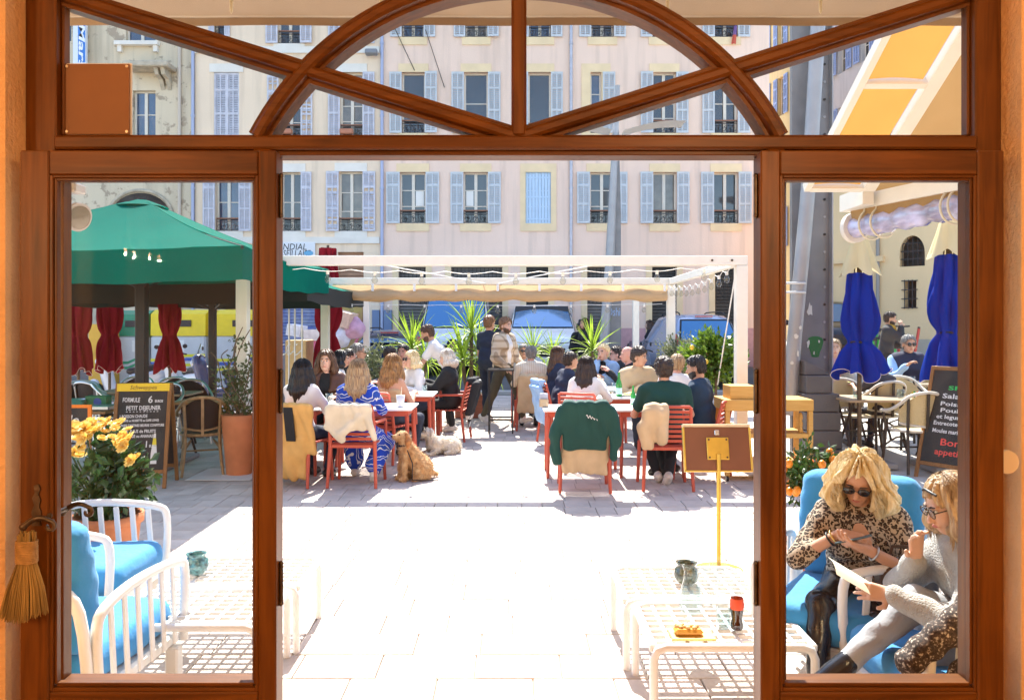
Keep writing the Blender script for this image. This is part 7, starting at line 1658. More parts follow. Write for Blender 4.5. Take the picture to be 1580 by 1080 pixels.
# street ramp on the right
q = MB(); L0 = Vector((3.25, 9.4)); L1 = Vector((8.55, 23.4))
ys = [7.0, 9.4, 23.4, 60.]; xl = [3.9, 3.25, 8.55, 13.5]
vs = [(x, y, rampz(min(y, 40)) + .002) for x, y in zip(xl, ys)] + [(45, y, rampz(min(y, 40)) + .002) for y in ys]
q.add(vs, [(0, 4, 5, 1), (1, 5, 6, 2), (2, 6, 7, 3)]); q.add([(3.25, 9.4, .10), (8.55, 23.4, .691), (8.55, 23.4, -.01), (3.25, 9.4, -.01)], [(0, 1, 2, 3)])
struct('sloping_street', q, mat('street_paving', (.52, .48, .44), .9, var=.08, scale=1.2, bump=.2, bscale=25))
# ================================================================ steel pylon, mast, neighbour awning
STEEL = mat('grey_steel_paint', (.21, .21, .215), .5, .3, var=.15, scale=3, bump=.05); STEELL = mat('light_steel_paint', (.34, .34, .35), .45, .3, var=.1, scale=3); CONC = mat('grey_concrete', (.13, .135, .145), .85, var=.12, scale=5, bump=.2, bscale=40)
py = thing('steel_pylon', 'tall grey steel pylon plate with leaning tube and scraped stickers', 'pylon', (GX(1262, 9.75), 9.75, .004)); o = py.location
a, b = GX(1222, 9.75), GX(1281, 9.75)
q = MB(); q.box((a, 9.75, 0.004), (b, 9.83, 9.)); q.build('plate', STEEL, py, o)
q = MB(); q.box((b - .012, 9.66, 0.004), (b + .002, 9.749, 9.)); q.build('flange', STEELL, py, o)
for y in list(range(46, 300, 27)) + list(range(308, 600, 27)):
    q = MB(); p = P(1272, y, 9.75); q.cyl((p.x, 9.738, p.z), (p.x, 9.75, p.z), .016, n=8); q.build('bolt', STEELL if y % 2 else BLACK, py, o)
q = MB(); q.tube(smooth_path([P(1217, 640, 9.55), P(1226, 520, 9.55), P(1247, 290, 9.55), P(1262, 40, 9.55), P(1268, -120, 9.55)]), .085, 14); q.build('leaning_tube', STEELL, py, o)
for y in (438, 452): p = P(1226, y, 9.6); q = MB(); q.tube([(p.x - .16, 9.45, p.z), (p.x + .06, 9.45, p.z), (p.x + .09, 9.5, p.z), (p.x + .09, 9.74, p.z)], .014, 6); q.build('clamp', mat('clamp_white', (.7, .7, .68), .5), py, o)
rr = random.Random(3); STK = mat('sticker_white', (.66, .66, .62), .8); 
for (x, y, w_, h) in ((1250, 478, 10, 26), (1235, 505, 5, 7), (1228, 518, 8, 9), (1247, 530, 5, 13), (1264, 527, 3, 9), (1222, 560, 7, 6), (1231, 545, 4, 14), (1256, 545, 3, 8)):
    d0 = 9.742 if x > 1240 else 9.458; q = MB(); c = P(x, y, d0); n_ = 9; pts = [(c.x + w_ * .5 * d0 / F_PX * rr.uniform(.4, 1.15) * math.cos(2 * PI * k / n_), c.z + h * .5 * d0 / F_PX * rr.uniform(.4, 1.15) * math.sin(2 * PI * k / n_)) for k in range(n_)]
    q.prism(pts, d0 - .003, d0 - .001); q.build('torn_sticker', STK, py, o)
q = MB(); c = P(1258, 535, 9.744); q.prism([(c.x + .085 * math.cos(k) * (1 + .3 * math.sin(3 * k)), c.z + .16 * math.sin(k) * (1 + .2 * math.cos(2 * k))) for k in np.linspace(0, 6.28, 19)[:-1]], 9.745, 9.747); q.build('paint_splash', mat('splash_green', (.02, .16, .05), .7), py, o)
st = thing('concrete_foot', 'stack of dark grey concrete blocks stepping up to the pylon', 'pylon base', (GX(1268, 9.45), 9.45, .004)); o = st.location
for k in range(5):
    z0 = k * .215; q = MB(); x0, x1 = GX(1240 + (k == 4) * 2, 9.4), GX(1296 - k * 1.2 - (k == 4) * 10, 9.4); q.box((x0, 9.28 + .02 * k, z0 + .004), (x1, 9.73, z0 + .212), ch=.008); q.build('block', CONC, st, o)
q = MB(); q.prism([(GX(1242, 9.4), 1.08), (GX(1242, 9.4), 1.24), (GX(1284, 9.4), 1.08)], 9.4, 9.72); q.build('sloped_block', CONC, st, o)
mp = thing('lamp_mast', 'leaning grey steel lamp mast with curved white reflector wings', 'lamp post', (GX(950, 19.), 19., .004)); o = mp.location; Pm = lambda x, y: P(x, y, 19.)
q = MB(); q.prism([(GX(932, 19), .004), (GX(958, 19), .004), (GX(958, 19), 4.2), (GX(953, 19), 7.3), (GX(950, 19), 7.3), (GX(945, 19), 4.)], 18.97, 19.03); q.build('plate', STEEL, mp, o)
q = MB(); q.tube([(GX(925, 19), 18.85, .004), (GX(940, 19), 18.85, 3.2), (GX(952, 19), 18.9, 7.3)], [.12, .11, .06], 12); q.build('leaning_tube', STEELL, mp, o)
for sx in (-1, 1):
    q = MB(); q.grid(lambda u, v: (GX(951, 19) + sx * (.15 + 1.45 * u), 18.6 + .7 * v, GZ(205, 19) + .22 * math.sin(u * 1.9) - .1 * (v - .5) ** 2), 14, 4); q.build('reflector_wing', WHITEM, mp, o)
xf(text_mb('Oshi', .28), Matrix.Translation((GX(937, 18.9), 18.96, 1.85)) @ Matrix.Rotation(R(90), 4, 'X') @ Matrix.Diagonal((.6, 1, 1, 1))).build('graffiti', mat('graffiti_paint', (.35, .5, .75), .7), mp, o)
ORG = clothmat('orange_canvas', (.46, .235, .06), .3); TANU = clothmat('tan_underside', (.40, .25, .11), .15)
na = thing('shop_awning', 'neighbouring shop awning of orange and tan canvas on white beams', 'awning', (3.4, 2.71, 3.)); o = na.location
pz = lambda d: 2.79 + (6.5 - d) * .557
def aq(x0, x1, d0, d1, nm, m, dz=0., nn=8):
    q = MB(); q.grid(lambda u, v: (x0 + (x1 - x0) * u, d0 + (d1 - d0) * v, pz(d0 + (d1 - d0) * v) + dz + .012 * math.sin(PI * u)), nn, nn); q.build(nm, m, na, o)
aq(2.44, 2.82, 5.53, 6.46, 'orange_canvas', ORG); aq(2.44, 2.82, 4.55, 5.47, 'orange_canvas', ORG); aq(2.98, 4.6, 2.75, 6.8, 'tan_canvas', TANU, .05)
for x in (2.40, 2.90): q = MB(); q.bar((x, 6.5, pz(6.5)), (x, 2.75, pz(2.75)), .10 if x > 2.5 else .05, .07); q.build('beam', CREAMP, na, o)
for d in (6.49, 5.5, 4.5): q = MB(); q.bar((2.43, d, pz(d)), (2.85, d, pz(d)), .05, .06, up=(0, .5, 1)); q.build('cross_beam', CREAMP, na, o)
q = MB(); q.bar((2.93, 6.93, 2.72), (3.32, 5.3, 2.70), .06, .12); q.build('eave_beam', CREAMP, na, o)
q = MB(); q.box((2.86, 6.5, 2.66), (2.95, 6.96, 2.80)); q.build('corner_block', CREAMP, na, o)
q = MB(); q.grid(lambda u, v: (2.93 + .39 * u + .03 * v, 6.9 - 1.6 * u, 2.66 - .2 * v * (1 - .6 * u)), 8, 3); q.build('tan_flap', TANU, na, o)
PLAS = mat('clear_plastic_roll', (.42, .42, .62), .12, coat=1., spec=.8, var=.5, scale=9, stretch=(1, .35, 1), bump=.9, bscale=14)
r0, r1 = Vector((2.99, 6.95, 2.52)), Vector((3.42, 5.2, 2.56)); q = MB(); ax = (r1 - r0)
pts = [r0 + ax * k for k in np.linspace(0, 1, 30)]; q.tube(pts, [.09 + .012 * math.sin(k * 2.1) + .008 * math.sin(k * 5.3) for k in range(30)], 18); q.build('plastic_roll', PLAS, na, o)
q = MB(); dn = ax.normalized(); q.cyl(r0 - dn * .03, r0 + dn * .02, .13, n=22); q.build('roll_end', mat('roll_end_ivory', (.72, .66, .58), .6), na, o)
for k in (.12, .2, .62, .66):
    c = r0 + ax * k; u_ = dn.cross(Vector((0, 0, 1))).normalized(); q = MB(); q.tube([c + (u_ * math.cos(t_) + Vector((0, 0, 1)) * (math.sin(t_) + (.9 if math.sin(t_) > .9 else 0))) * .128 for t_ in np.linspace(0, 2 * PI, 21)[:-1]], .009, 6, closed=True); q.build('strap', mat('strap_cream', (.66, .60, .45), .8), na, o)

# ================================================================ vehicles
ROADZ = .22
q = MB(); q.add([(-45, 18.9, .002), (8.3, 18.9, .002), (8.3, 21., ROADZ), (-45, 21., ROADZ), (-45, 26.4, ROADZ), (8.3, 26.4, ROADZ)], [(0, 1, 2, 3), (3, 2, 5, 4)]); struct('road', q, mat('road_asphalt', (.11, .108, .105), .9, var=.15, scale=2, bump=.3, bscale=60))
TYRE = mat('tyre_rubber', (.018, .018, .018), .85); RIM = mat('wheel_rim', (.45, .45, .47), .35, .8); CHROME = mat('chrome_trim', (.75, .75, .77), .12, 1.); HLAMP = mat('headlamp_lens', (.55, .58, .62), .08, coat=1.); TLAMP = mat('tail_lamp', (.45, .02, .02), .15, coat=.8); TRIMB = mat('black_trim', (.02, .02, .022), .5); WGL = mat('sky_tinted_glass', (.05, .20, .42), .03, .4, spec=1., coat=1.)  # vehicle glass: sky reflection put into its blue, part-metallic colour
def loft(stations, n_side=1):
    """stations: (y, halfwidth, z0, zbelt, halfroof, ztop) -> closed body"""
    q = MB(); rings = []
    for (y, w_, z0, zb, wr_, zt_) in stations:
        half = [(0, z0), (w_ * .86, z0), (w_ * .97, z0 + .10), (w_, z0 + .28), (w_, (z0 + zb) / 2 + .08), (w_ * .985, zb), (wr_ + (w_ - wr_) * .45, zb + (zt_ - zb) * .5), (wr_ + .02, zb + (zt_ - zb) * .84), (wr_ - .05, zb + (zt_ - zb) * .965), (wr_ * .55, zt_), (0, zt_ + .006)]
        rings.append([(x, y, z) for x, z in half] + [(-x, y, z) for x, z in half[-2:0:-1]])
    k = len(rings[0]); vs = [p for r_ in rings for p in r_]
    q.add(vs, [[i * k + j, i * k + (j + 1) % k, (i + 1) * k + (j + 1) % k, (i + 1) * k + j] for i in range(len(rings) - 1) for j in range(k)], 0, True)
    q.add(rings[0], [list(range(k))], 0); q.add(rings[-1], [list(range(k))[::-1]], 0); return q
def wheel(t, x, y, r=.32, w_=.2):
    q = MB(); s_ = 1 if x > 0 else -1; q.tube([(x - s_ * w_, y, r), (x - s_ * w_ * .9, y, r), (x - s_ * .02, y, r), (x, y, r)], [r * .9, r, r, r * .92], 24); w = q.build('wheel', TYRE, t)
    q = MB(); q.cyl((x - s_ * .01, y, r), (x + s_ * .012, y, r), r * .62, r * .56, n=20); q.build('rim', RIM, w)
def screen(t, lo_w, hi_w, y0, z0, y1, z1, nm, m, bow=.06, sgn=-1, inset=.0, n=10):
    q = MB(); q.grid(lambda u, v: ((u * 2 - 1) * (lo_w + (hi_w - lo_w) * v), y0 + (y1 - y0) * v + sgn * bow * (1 - (u * 2 - 1) ** 2) * .6, z0 + (z1 - z0) * v), n, 4); return q.build(nm, m, t)
def van(label, x, y, paint, h, w_, style, rz=0.):
    t = thing('parked_van', label, 'van', (x, y, ROADZ + .004), rz); hw = w_ / 2
    st_ = [(0, hw * .80, .32, .60, hw * .74, .86), (.06, hw * .92, .27, .72, hw * .80, 1.02), (.22, hw * .985, .25, .90, hw * .86, 1.13), (.55, hw, .25, .98, hw * .9, 1.22), (.95, hw, .25, 1.02, hw * .9, 1.32), (1.30, hw, .25, 1.06, hw * .86, 1.32 + (h - 1.32) * .52), (1.68, hw, .25, 1.08, hw * .80, h - .05), (2.2, hw, .25, 1.08, hw * .81, h), (4.7, hw, .25, 1.08, hw * .81, h), (4.95, hw * .96, .3, 1.05, hw * .78, h - .10)]
    loft(st_).build('body', paint, t)
    lw, uw = hw * .86, hw * .75; y0, z0 = .945, 1.335; y1, z1 = 1.66, h - .07
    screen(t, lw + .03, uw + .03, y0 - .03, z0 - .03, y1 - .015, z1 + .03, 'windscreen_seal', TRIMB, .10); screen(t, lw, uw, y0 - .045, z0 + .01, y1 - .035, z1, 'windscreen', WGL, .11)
    for sx in (-1, 1):
        q = MB(); q.grid(lambda u, v: (sx * (hw * .72 + .20 * u * hw), -.012 + .16 * u ** 2 + .05 * v, .80 + .05 * u + (.11 + .09 * u) * v), 6, 4); q.build('headlamp', HLAMP, t)
        q = MB(); q.obox((sx * (hw + .13), 1.05, 1.42), (.17, .10, .28), None, ch=.035); m_ = q.build('mirror', TRIMB, t); q = MB(); q.bar((sx * (hw - .02), 1.08, 1.32), (sx * (hw + .08), 1.06, 1.36), .03, .04); q.build('mirror_arm', TRIMB, m_)
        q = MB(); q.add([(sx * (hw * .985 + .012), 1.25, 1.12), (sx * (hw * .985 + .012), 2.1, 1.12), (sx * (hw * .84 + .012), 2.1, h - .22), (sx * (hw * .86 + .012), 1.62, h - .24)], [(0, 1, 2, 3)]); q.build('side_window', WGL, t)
        for yy in (.85, 3.9): wheel(t, sx * (hw + .005), yy)
        q = MB(); q.bar((sx * .32, .88, 1.35), (sx * .32 - .45, 1.0, 1.42), .02, .02); q.build('wiper', TRIMB, t)
    if style == 'diamond':
        q = MB(); q.box((-hw * .62, -.02, .66), (hw * .62, .03, .84), ch=.02); q.build('grille', TRIMB, t)
        q = MB(); q.cyl((0, -.035, .86), (0, .02, .86), .16, n=24); q.build('badge_disc', TRIMB, t)
        q = MB(); q.prism([(0, .98), (.075, .86), (0, .74), (-.075, .86), (-.035, .86), (0, .80), (.035, .86), (0, .92), (-.035, .86), (-.075, .86)], -.046, -.036); q.build('diamond_badge', CHROME, t)
        for z in (.69, .76): q = MB(); q.box((-hw * .6, -.028, z), (hw * .6, -.018, z + .018)); q.build('chrome_bar', CHROME, t)
    else:
        for s_, (zc, th) in enumerate(((.86, .022), (.79, .022), (.72, .014))):
            for sx in (-1, 1): q = MB(); q.bar((0, -.03, zc), (sx * hw * .75, .04, zc + .07 - .03 * s_), .03, th); q.build('chrome_bar', CHROME if s_ != 2 else TRIMB, t)
        q = MB(); q.box((-hw * .6, -.012, .52), (hw * .6, .03, .78), ch=.02); q.build('grille', TRIMB, t)
        for rx, rz_ in ((.085, .058), (.032, .056), (.075, .022)):
            q = MB(); q.tube([(rx * math.cos(a), -.05, .83 + (.02 if rx == .075 else 0) + rz_ * math.sin(a)) for a in np.linspace(0, 2 * PI, 21)[:-1]], .008, 6, closed=True); q.build('oval_badge', CHROME, t)
    q = MB(); q.box((-hw * .9, -.03, .30), (hw * .9, .10, .48), ch=.03); q.build('bumper', TRIMB if style == 'diamond' else paint, t); q = MB(); q.box((-.26, -.04, .40), (.26, -.031, .51)); q.build('number_plate', mat('plate_white', (.75, .75, .72), .4), t)
    q = MB(); q.cyl((.0, 1.8, h), (.0, 1.9, h + .28), .006, n=5); q.build('aerial', BLACK, t)
    return t
van('white delivery van with dark grille and diamond badge behind the yuccas', GX(700, 22.3), 21.9, mat('van_pale_paint', (.78, .79, .80), .25, coat=.6, var=.02), 2.42, 2.05, 'diamond')
van('white van with oval badge and chrome grille bars', GX(838, 22.2), 21.6, mat('van_white_paint', (.86, .86, .86), .25, coat=.6, var=.02), 1.98, 1.95, 'oval')
def car(label, x, y, paint, h, w_, rz, z, kind='rear', L=4.3):
    """local: the end that faces the viewer is at y=0 (rear for 'rear', front for 'front')"""
    t = thing('parked_car', label, 'car', (x, y, z), rz); hw = w_ / 2
    if kind == 'rear':
        st_ = [(0, hw * .86, .34, .70, hw * .74, .92), (.05, hw * .95, .28, .84, hw * .80, 1.0), (.16, hw * .99, .25, .92, hw * .80, 1.08), (.42, hw, .24, .95, hw * .74, h - .13), (.72, hw, .24, .95, hw * .72, h - .02), (1.5, hw, .24, .95, hw * .74, h), (2.4, hw, .24, .95, hw * .70, h - .07), (3.2, hw, .24, .95, hw * .84, 1.06), (4.0, hw * .97, .25, .85, hw * .8, .92), (L, hw * .8, .34, .62, hw * .7, .72)]
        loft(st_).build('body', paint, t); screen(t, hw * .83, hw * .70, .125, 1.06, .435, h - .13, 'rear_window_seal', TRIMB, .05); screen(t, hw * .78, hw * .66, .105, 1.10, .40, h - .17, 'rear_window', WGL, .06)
        for sx in (-1, 1):
            q = MB(); q.grid(lambda u, v: (sx * (hw * (.86 + .11 * u) - .05 * v * v), .07 + .05 * u * u + .25 * v * v, .80 + .45 * v), 3, 6); q.build('tail_lamp', TLAMP, t)
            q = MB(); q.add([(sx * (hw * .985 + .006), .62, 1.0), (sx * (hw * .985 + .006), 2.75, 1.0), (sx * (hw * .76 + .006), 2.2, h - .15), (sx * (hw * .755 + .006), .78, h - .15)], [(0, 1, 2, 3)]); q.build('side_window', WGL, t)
            q = MB(); q.tube(smooth_path([(sx * hw * .64, .62, h - .03), (sx * hw * .64, .8, h + .045), (sx * hw * .64, 1.9, h + .045), (sx * hw * .64, 2.1, h - .04)]), .016, 6); q.build('roof_rail', TRIMB, t)
            for yy in (.8, 3.4): wheel(t, sx * (hw + .003), yy, .30, .19)
        q = MB(); q.box((-.22, .47, h - .075), (.22, .52, h - .045)); q.build('brake_light', TLAMP, t); q = MB(); q.box((-.26, -.012, .62), (.26, .02, .73)); q.build('number_plate', mat('plate_yellow', (.7, .6, .2), .4), t)
        q = MB(); q.box((-hw * .9, -.06, .30), (hw * .9, .08, .56), ch=.04); q.build('bumper', paint, t)
    else:
        st_ = [(0, hw * .82, .36, .62, hw * .74, .80), (.08, hw * .95, .28, .74, hw * .82, .95), (.4, hw, .25, .86, hw * .88, 1.06), (1.2, hw, .25, .96, hw * .88, 1.14), (1.95, hw, .25, 1.0, hw * .76, h - .06), (2.5, hw, .25, 1.0, hw * .76, h), (4.0, hw, .25, 1.0, hw * .76, h - .04), (L, hw * .92, .3, .9, hw * .7, h - .5)]
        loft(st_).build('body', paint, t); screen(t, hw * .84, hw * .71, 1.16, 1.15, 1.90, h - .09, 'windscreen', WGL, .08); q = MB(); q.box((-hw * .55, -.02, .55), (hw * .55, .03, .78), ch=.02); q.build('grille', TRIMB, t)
        for sx in (-1, 1):
            q = MB(); q.ell((sx * hw * .74, .06, .80), (.16, .05, .07)); q.build('headlamp', HLAMP, t); q = MB(); q.obox((sx * (hw + .1), 1.35, 1.12), (.2, .1, .15), None, ch=.03); q.build('mirror', TRIMB, t)
            for yy in (.85, 3.4): wheel(t, sx * (hw + .003), yy, .33, .2)
        q = MB(); q.box((-.26, -.03, .42), (.26, -.02, .53)); q.build('number_plate', mat('plate_white', (.75, .75, .72), .4), t)
    return t
car('silver blue estate car with roof rails parked behind the lemon tree', GX(1092, 19.6), 19.3, mat('car_silver_blue', (.30, .38, .55), .25, .35, coat=.6), 1.74, 1.80, R(6), .16)
car('dark blue car with pale roof parked behind the grey haired man', GX(598, 19.6), 19.2, mat('car_dark_blue', (.015, .03, .10), .2, .2, coat=.8), 1.40, 1.74, R(-4), .10)
car('black off road car with pale bonnet parked up the sloping street', GX(1283, 20.), 20.3, mat('car_black', (.012, .012, .014), .25, coat=.7), 1.72, 1.78, R(-18), rampz(20.3) + .01, 'front')

# ================================================================ motor scooters, kick scooters, rental bikes
def moto(label, x, y, rz, paint, z=.004):
    t = thing('motor_scooter', label, 'motor scooter', (x, y, z), rz)             # nose along +x
    for wx_ in (-.62, .62):
        q = MB(); q.tube([(wx_ + .19 * math.cos(a), 0, .25 + .19 * math.sin(a)) for a in np.linspace(0, 2 * PI, 21)[:-1]], .06, 8, closed=True); w = q.build('wheel', TYRE, t); q = MB(); q.cyl((wx_, -.04, .25), (wx_, .04, .25), .13, n=14); q.build('rim', RIM, w)
    s = SDF(.05); s.c((-.62, 0, .62), (-.15, 0, .55), .13, .12); s.c((-.55, 0, .45), (-.2, 0, .38), .13, .10); s.c((-.1, 0, .33), (.28, 0, .33), .09, .09); s.c((.30, 0, .36), (.42, 0, .88), .12, .13); s.c((.60, 0, .46), (.66, 0, .42), .10, .08); s.c((.42, 0, .9), (.46, 0, .98), .12, .10); sdf_part(s, .03, 'body', paint, t)
    s = SDF(.04); s.c((-.68, 0, .76), (-.38, 0, .74), .085, .095); s.c((-.38, 0, .74), (-.05, 0, .70), .085, .07); sdf_part(s, .03, 'seat', SHOEB, t)
    q = MB(); q.tube(smooth_path([(.34, -.34, 1.03), (.40, -.18, 1.06), (.42, 0, 1.0), (.40, .18, 1.06), (.34, .34, 1.03)]), .018, 7); q.build('handlebar', TRIMB, t)
    for sy in (-1, 1): q = MB(); q.ell((.38, sy * .33, 1.20), (.02, .06, .045)); q.build('mirror', TRIMB, t)
    q = MB(); q.grid(lambda u, v: (.50 - .10 * v + .05 * (u - .5) ** 2 * -2, -.19 + .38 * u, .98 + .30 * v), 6, 4); q.build('windshield', glassmat('tinted_screen', (.45, .45, .48), refl=1.), t)
    q = MB(); q.ell((.545, 0, .90), (.04, .08, .06)); q.build('headlamp', HLAMP, t)
MW = mat('moto_silver', (.55, .58, .64), .3, .2, coat=.5); MB_ = mat('moto_dark_blue', (.03, .05, .14), .25, coat=.6); MWH = mat('moto_white', (.7, .7, .7), .3, coat=.5)
moto('silver motor scooter parked before the green container', GX(196, 16.2), 16.2, R(200), MW); moto('pale motor scooter parked before the yellow container', GX(283, 16.0), 16.0, R(150), MWH); moto('dark blue motor scooter beside the second yellow container', GX(343, 15.6), 15.6, R(205), MB_)
moto('white motor scooter by the pergola post before the silver blue car', GX(1003, 17.2), 17.4, R(160), MWH); moto('dark motor scooter between the silver blue car and pink wall', GX(1022, 18.2), 18.3, R(190), mat('moto_grey', (.10, .12, .18), .35, coat=.4))
SCR = mat('scooter_red', (.50, .05, .035), .45)
def kick(label, x, y, rz):
    t = thing('kick_scooter', label, 'scooter', (x, y, rampz(y) + .006), rz)
    for wx_ in (-.5, .45): q = MB(); q.tube([(wx_ + .09 * math.cos(a), 0, .11 + .09 * math.sin(a)) for a in np.linspace(0, 2 * PI, 17)[:-1]], .026, 7, closed=True); q.build('wheel', TYRE, t)
    q = MB(); q.box((-.48, -.08, .12), (.34, .08, .17), ch=.01); q.build('deck', SCR, t); q = MB(); q.tube([(.45, 0, .12), (.30, 0, 1.12)], .03, 8); q.build('stem', SCR, t); q = MB(); q.tube([(.30, -.25, 1.14), (.29, 0, 1.13), (.30, .25, 1.14)], .018, 7); q.build('handlebar', TRIMB, t); q = MB(); q.tube([(-.5, -.0, .22), (-.36, 0, .24), (-.3, 0, .16)], .03, 6); q.build('mudguard', TRIMB, t)
kick('red kick scooter standing next to the corner building, handlebar toward the bikes', GX(1390, 18.6), 18.0, R(190)); kick('red kick scooter beside its twin, nearer the arched window end', GX(1420, 18.0), 17.4, R(150))
def bike(label, x, y, rz):
    t = thing('bicycle', label, 'bicycle', (x, y, rampz(y) + .006), rz); G = mat('bike_green', (.04, .40, .05), .4)
    for wx_ in (-.52, .52):
        q = MB(); q.tube([(wx_ + .32 * math.cos(a), 0, .34 + .32 * math.sin(a)) for a in np.linspace(0, 2 * PI, 29)[:-1]], .02, 6, closed=True); w = q.build('wheel', TYRE, t)
        q = MB()
        for k in range(8): q.cyl((wx_, 0, .34), (wx_ + .31 * math.cos(k * PI / 4), 0, .34 + .31 * math.sin(k * PI / 4)), .004, n=4)
        q.build('spokes', RIM, w)
    q = MB(); q.tube(smooth_path([(-.52, 0, .34), (-.1, 0, .36), (.25, 0, .55), (.38, 0, .85)]), .03, 8); q.tube([(-.1, 0, .36), (-.22, 0, .85)], .022, 7); q.tube([(.36, 0, .95), (.52, 0, .34)], .022, 7); q.build('frame', G, t)
    q = MB(); q.box((-.34, -.07, .86), (-.1, .07, .91), ch=.02); q.build('saddle', TRIMB, t); q = MB(); q.tube([(.30, -.28, 1.06), (.38, 0, 1.04), (.30, .28, 1.06)], .016, 7); q.build('handlebar', TRIMB, t); q = MB(); q.box((.40, -.14, .82), (.66, .14, 1.0), ch=.02); q.build('basket', G, t); q = MB(); q.grid(lambda u, v: (-.52 + .36 * math.cos(R(40 + 110 * u)), -.04 + .08 * v, .34 + .36 * math.sin(R(40 + 110 * u))), 10, 1); q.build('mudguard', G, t)
for k, (px, dd) in enumerate(((1343, 17.4), (1350, 17.9), (1357, 18.5))): bike(('green rental bicycle at the end of the rack near the black car', 'green rental bicycle between two others by the drainpipe', 'green rental bicycle at the end of the rack near the red scooters')[k], GX(px, dd), dd, R(78 + 5 * k))

# ================================================================ containers, rubbish, stands on the left
def container(label, px0, px1, d, ytop, top_m, low_m, stripes, face=0):
    x0, x1 = GX(px0, d), GX(px1, d); a = (x1 - x0) / 2; h = GZ(ytop, d); t = thing('recycling_container', label, 'container', ((x0 + x1) / 2, d, .004), R(face)); h2 = h * .70
    q = MB(); q.box((-a, 0, .05), (a, 1.1, h2), ch=.04); q.build('body', low_m, t)
    q = MB(); q.prism([(0, h2), (1.1, h2), (1.05, h * .96), (.8, h), (.25, h), (.02, h * .95)], -a + .004, a - .004, 'x'); q.build('lid', top_m, t)
    q = MB(); q.box((-.18, -.016, h2 + (h - h2) * .35), (.3, .0, h2 + (h - h2) * .6), ch=.004); q.build('slot', TRIMB, t)
    q = MB(); q.box((-.02, -.008, h2 * .74), (.14, -.001, h2 * .93)); q.build('notice', mat('notice_white', (.75, .76, .74), .6), t)
    for k, (m, z, th) in enumerate(stripes):
        q = MB(); pts = [(-a + .01, z), (-a * .35, z), (a * .3, z + .10), (a - .01, z + .11)]; q.prism(pts + [(x, zz + th) for x, zz in pts[::-1]], -.006 - .001 * k, -.001); q.build('stripe', m, t)
    for sx in (-1, 1): q = MB(); q.box((sx * (a - .1) - .05, .1, 0), (sx * (a - .1) + .05, .2, .05)); q.build('foot', TRIMB, t)
YC = mat('container_yellow', (.80, .58, .01), .45, var=.06); GC = mat('container_grey', (.55, .57, .58), .5, var=.06, scale=3); GG = mat('container_green', (.01, .22, .12), .45, var=.1); BS = mat('stripe_blue', (.02, .10, .42), .5); YS = mat('stripe_yellow', (.75, .66, .03), .5); GS = mat('stripe_green', (.01, .30, .15), .5); OC = mat('container_ochre', (.66, .36, .04), .6, var=.15, scale=2.5)
container('yellow and white recycling container with blue stripe behind the folded red parasol', 232, 317, 18., 478, YC, GC, ((BS, .72, .07), (YS, .81, .06), (YS, .60, .06)))
container('yellow and white recycling container with blue stripe behind the dark blue scooter', 332, 410, 18., 478, YC, GC, ((BS, .72, .07), (YS, .81, .06), (YS, .60, .06)))
container('green and white recycling container with green stripes', 182, 229, 18.2, 479, GG, GC, ((GS, .74, .06), (GS, .62, .06)))
q = MB(); q.box((GX(136, 17.6), 17.6, .004), (GX(163, 17.6), 18.6, GZ(500, 17.6)), ch=.02); tag(q.build('ochre_cabinet', OC), 'plain ochre utility cabinet beside the green container', 'cabinet')
q = MB(); q.box((GX(440, 15.2), 15.2, .004), (GX(472, 15.2), 15.8, GZ(525, 15.2)), ch=.01); tag(q.build('cardboard_crate', mat('cardboard', (.55, .38, .18), .85, var=.1)), 'tall tan cardboard crate beside the metal stands', 'crate')
rr = random.Random(21)
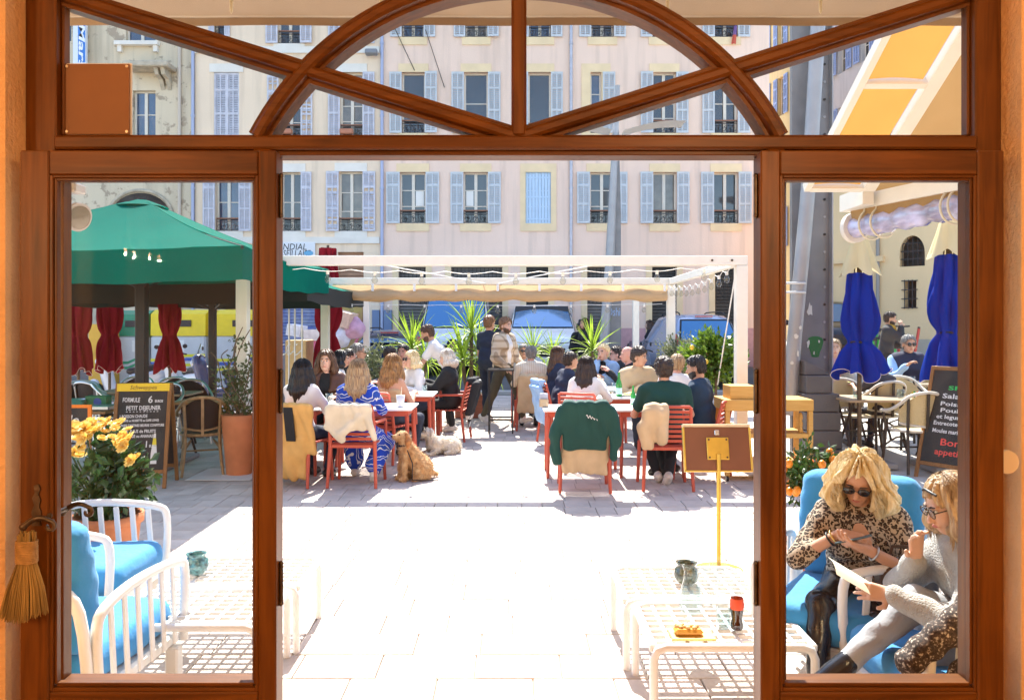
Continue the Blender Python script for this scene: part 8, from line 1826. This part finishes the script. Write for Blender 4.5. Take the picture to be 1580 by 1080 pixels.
junk = [((458, 510), .34, (.72, .72, .74), 'box', 'crumpled white cardboard box on top of the rubbish pile'), ((482, 517), .34, (.70, .68, .68), 'box', 'white printed carton at the rubbish pile'), ((530, 492), .46, (.62, .46, .36), 'box', 'pale brown carton leaning on the graffiti door'), ((522, 520), .50, (.66, .70, .80), 'bag', 'pale blue rubbish bag next to red parasol'), ((546, 508), .44, (.58, .36, .50), 'bag', 'pink patterned round bag on the rubbish pile'), ((482, 533), .28, (.62, .16, .30), 'box', 'pink carton in the rubbish pile'), ((484, 548), .30, (.12, .45, .42), 'bag', 'turquoise rubbish bag at the foot of the pile'), ((486, 568), .34, (.05, .14, .40), 'bag', 'dark blue bag under the turquoise one')]
for k, ((x, y), s_, c, kind, lab) in enumerate(junk):
    d = 17.0; p = P(x, y, d); m = mat('rubbish_%d' % k, c, .7, var=.15, scale=9, bump=.2)
    if kind == 'box':
        q = MB(); q.obox((0, 0, 0), (s_, s_ * .8, s_ * .7), Matrix.Rotation(rr.uniform(-.5, .5), 3, 'Z') @ Matrix.Rotation(rr.uniform(-.4, .4), 3, 'Y')); tag(q.build('carton', m, None, loc=p), lab, 'box', 'rubbish pile')
    else:
        s = SDF(.08); s.e((0, 0, 0), (s_ * .55, s_ * .45, s_ * .5)).e((.05, 0, s_ * .4), (s_ * .2, s_ * .2, s_ * .2)); s.noise = lambda Z: .02 * np.sin(Z[..., 0] * 19 + 1) * np.sin(Z[..., 2] * 23 + 2 * np.sin(Z[..., 1] * 12)); tag(sdf_part(s, .04, 'rubbish_bag', m, None, loc=p), lab, 'bag', 'rubbish pile')
q = MB(); q.box((GX(440, 17.3), 16.9, .004), (GX(566, 17.3), 17.9, GZ(545, 17.)), ch=.03); tag(q.build('rubbish_skip', mat('skip_grey', (.22, .22, .24), .6, var=.1)), 'grey low skip carrying the rubbish pile', 'skip')
for k, px in enumerate((446, 455, 466)):
    t = thing('metal_stand', ('slim metal coat stand nearest the door post', 'slim metal coat stand in the middle of three', 'slim metal coat stand beside the tan crate')[k], 'stand', (GX(px, 14.4), 14.4, .004)); q = MB(); q.cyl((0, 0, .02), (0, 0, 2.0), .016, n=8); q.build('pole', ALU, t); q = MB(); q.cyl((0, 0, 0), (0, 0, .02), .16, n=18); q.build('base', ALU, t); q = MB(); q.tube(smooth_path([(0, 0, 1.2), (-.12, 0, 1.1), (-.14, 0, 1.25), (-.08, 0, 1.3)]), .010, 6); q.build('hook', ALU, t)
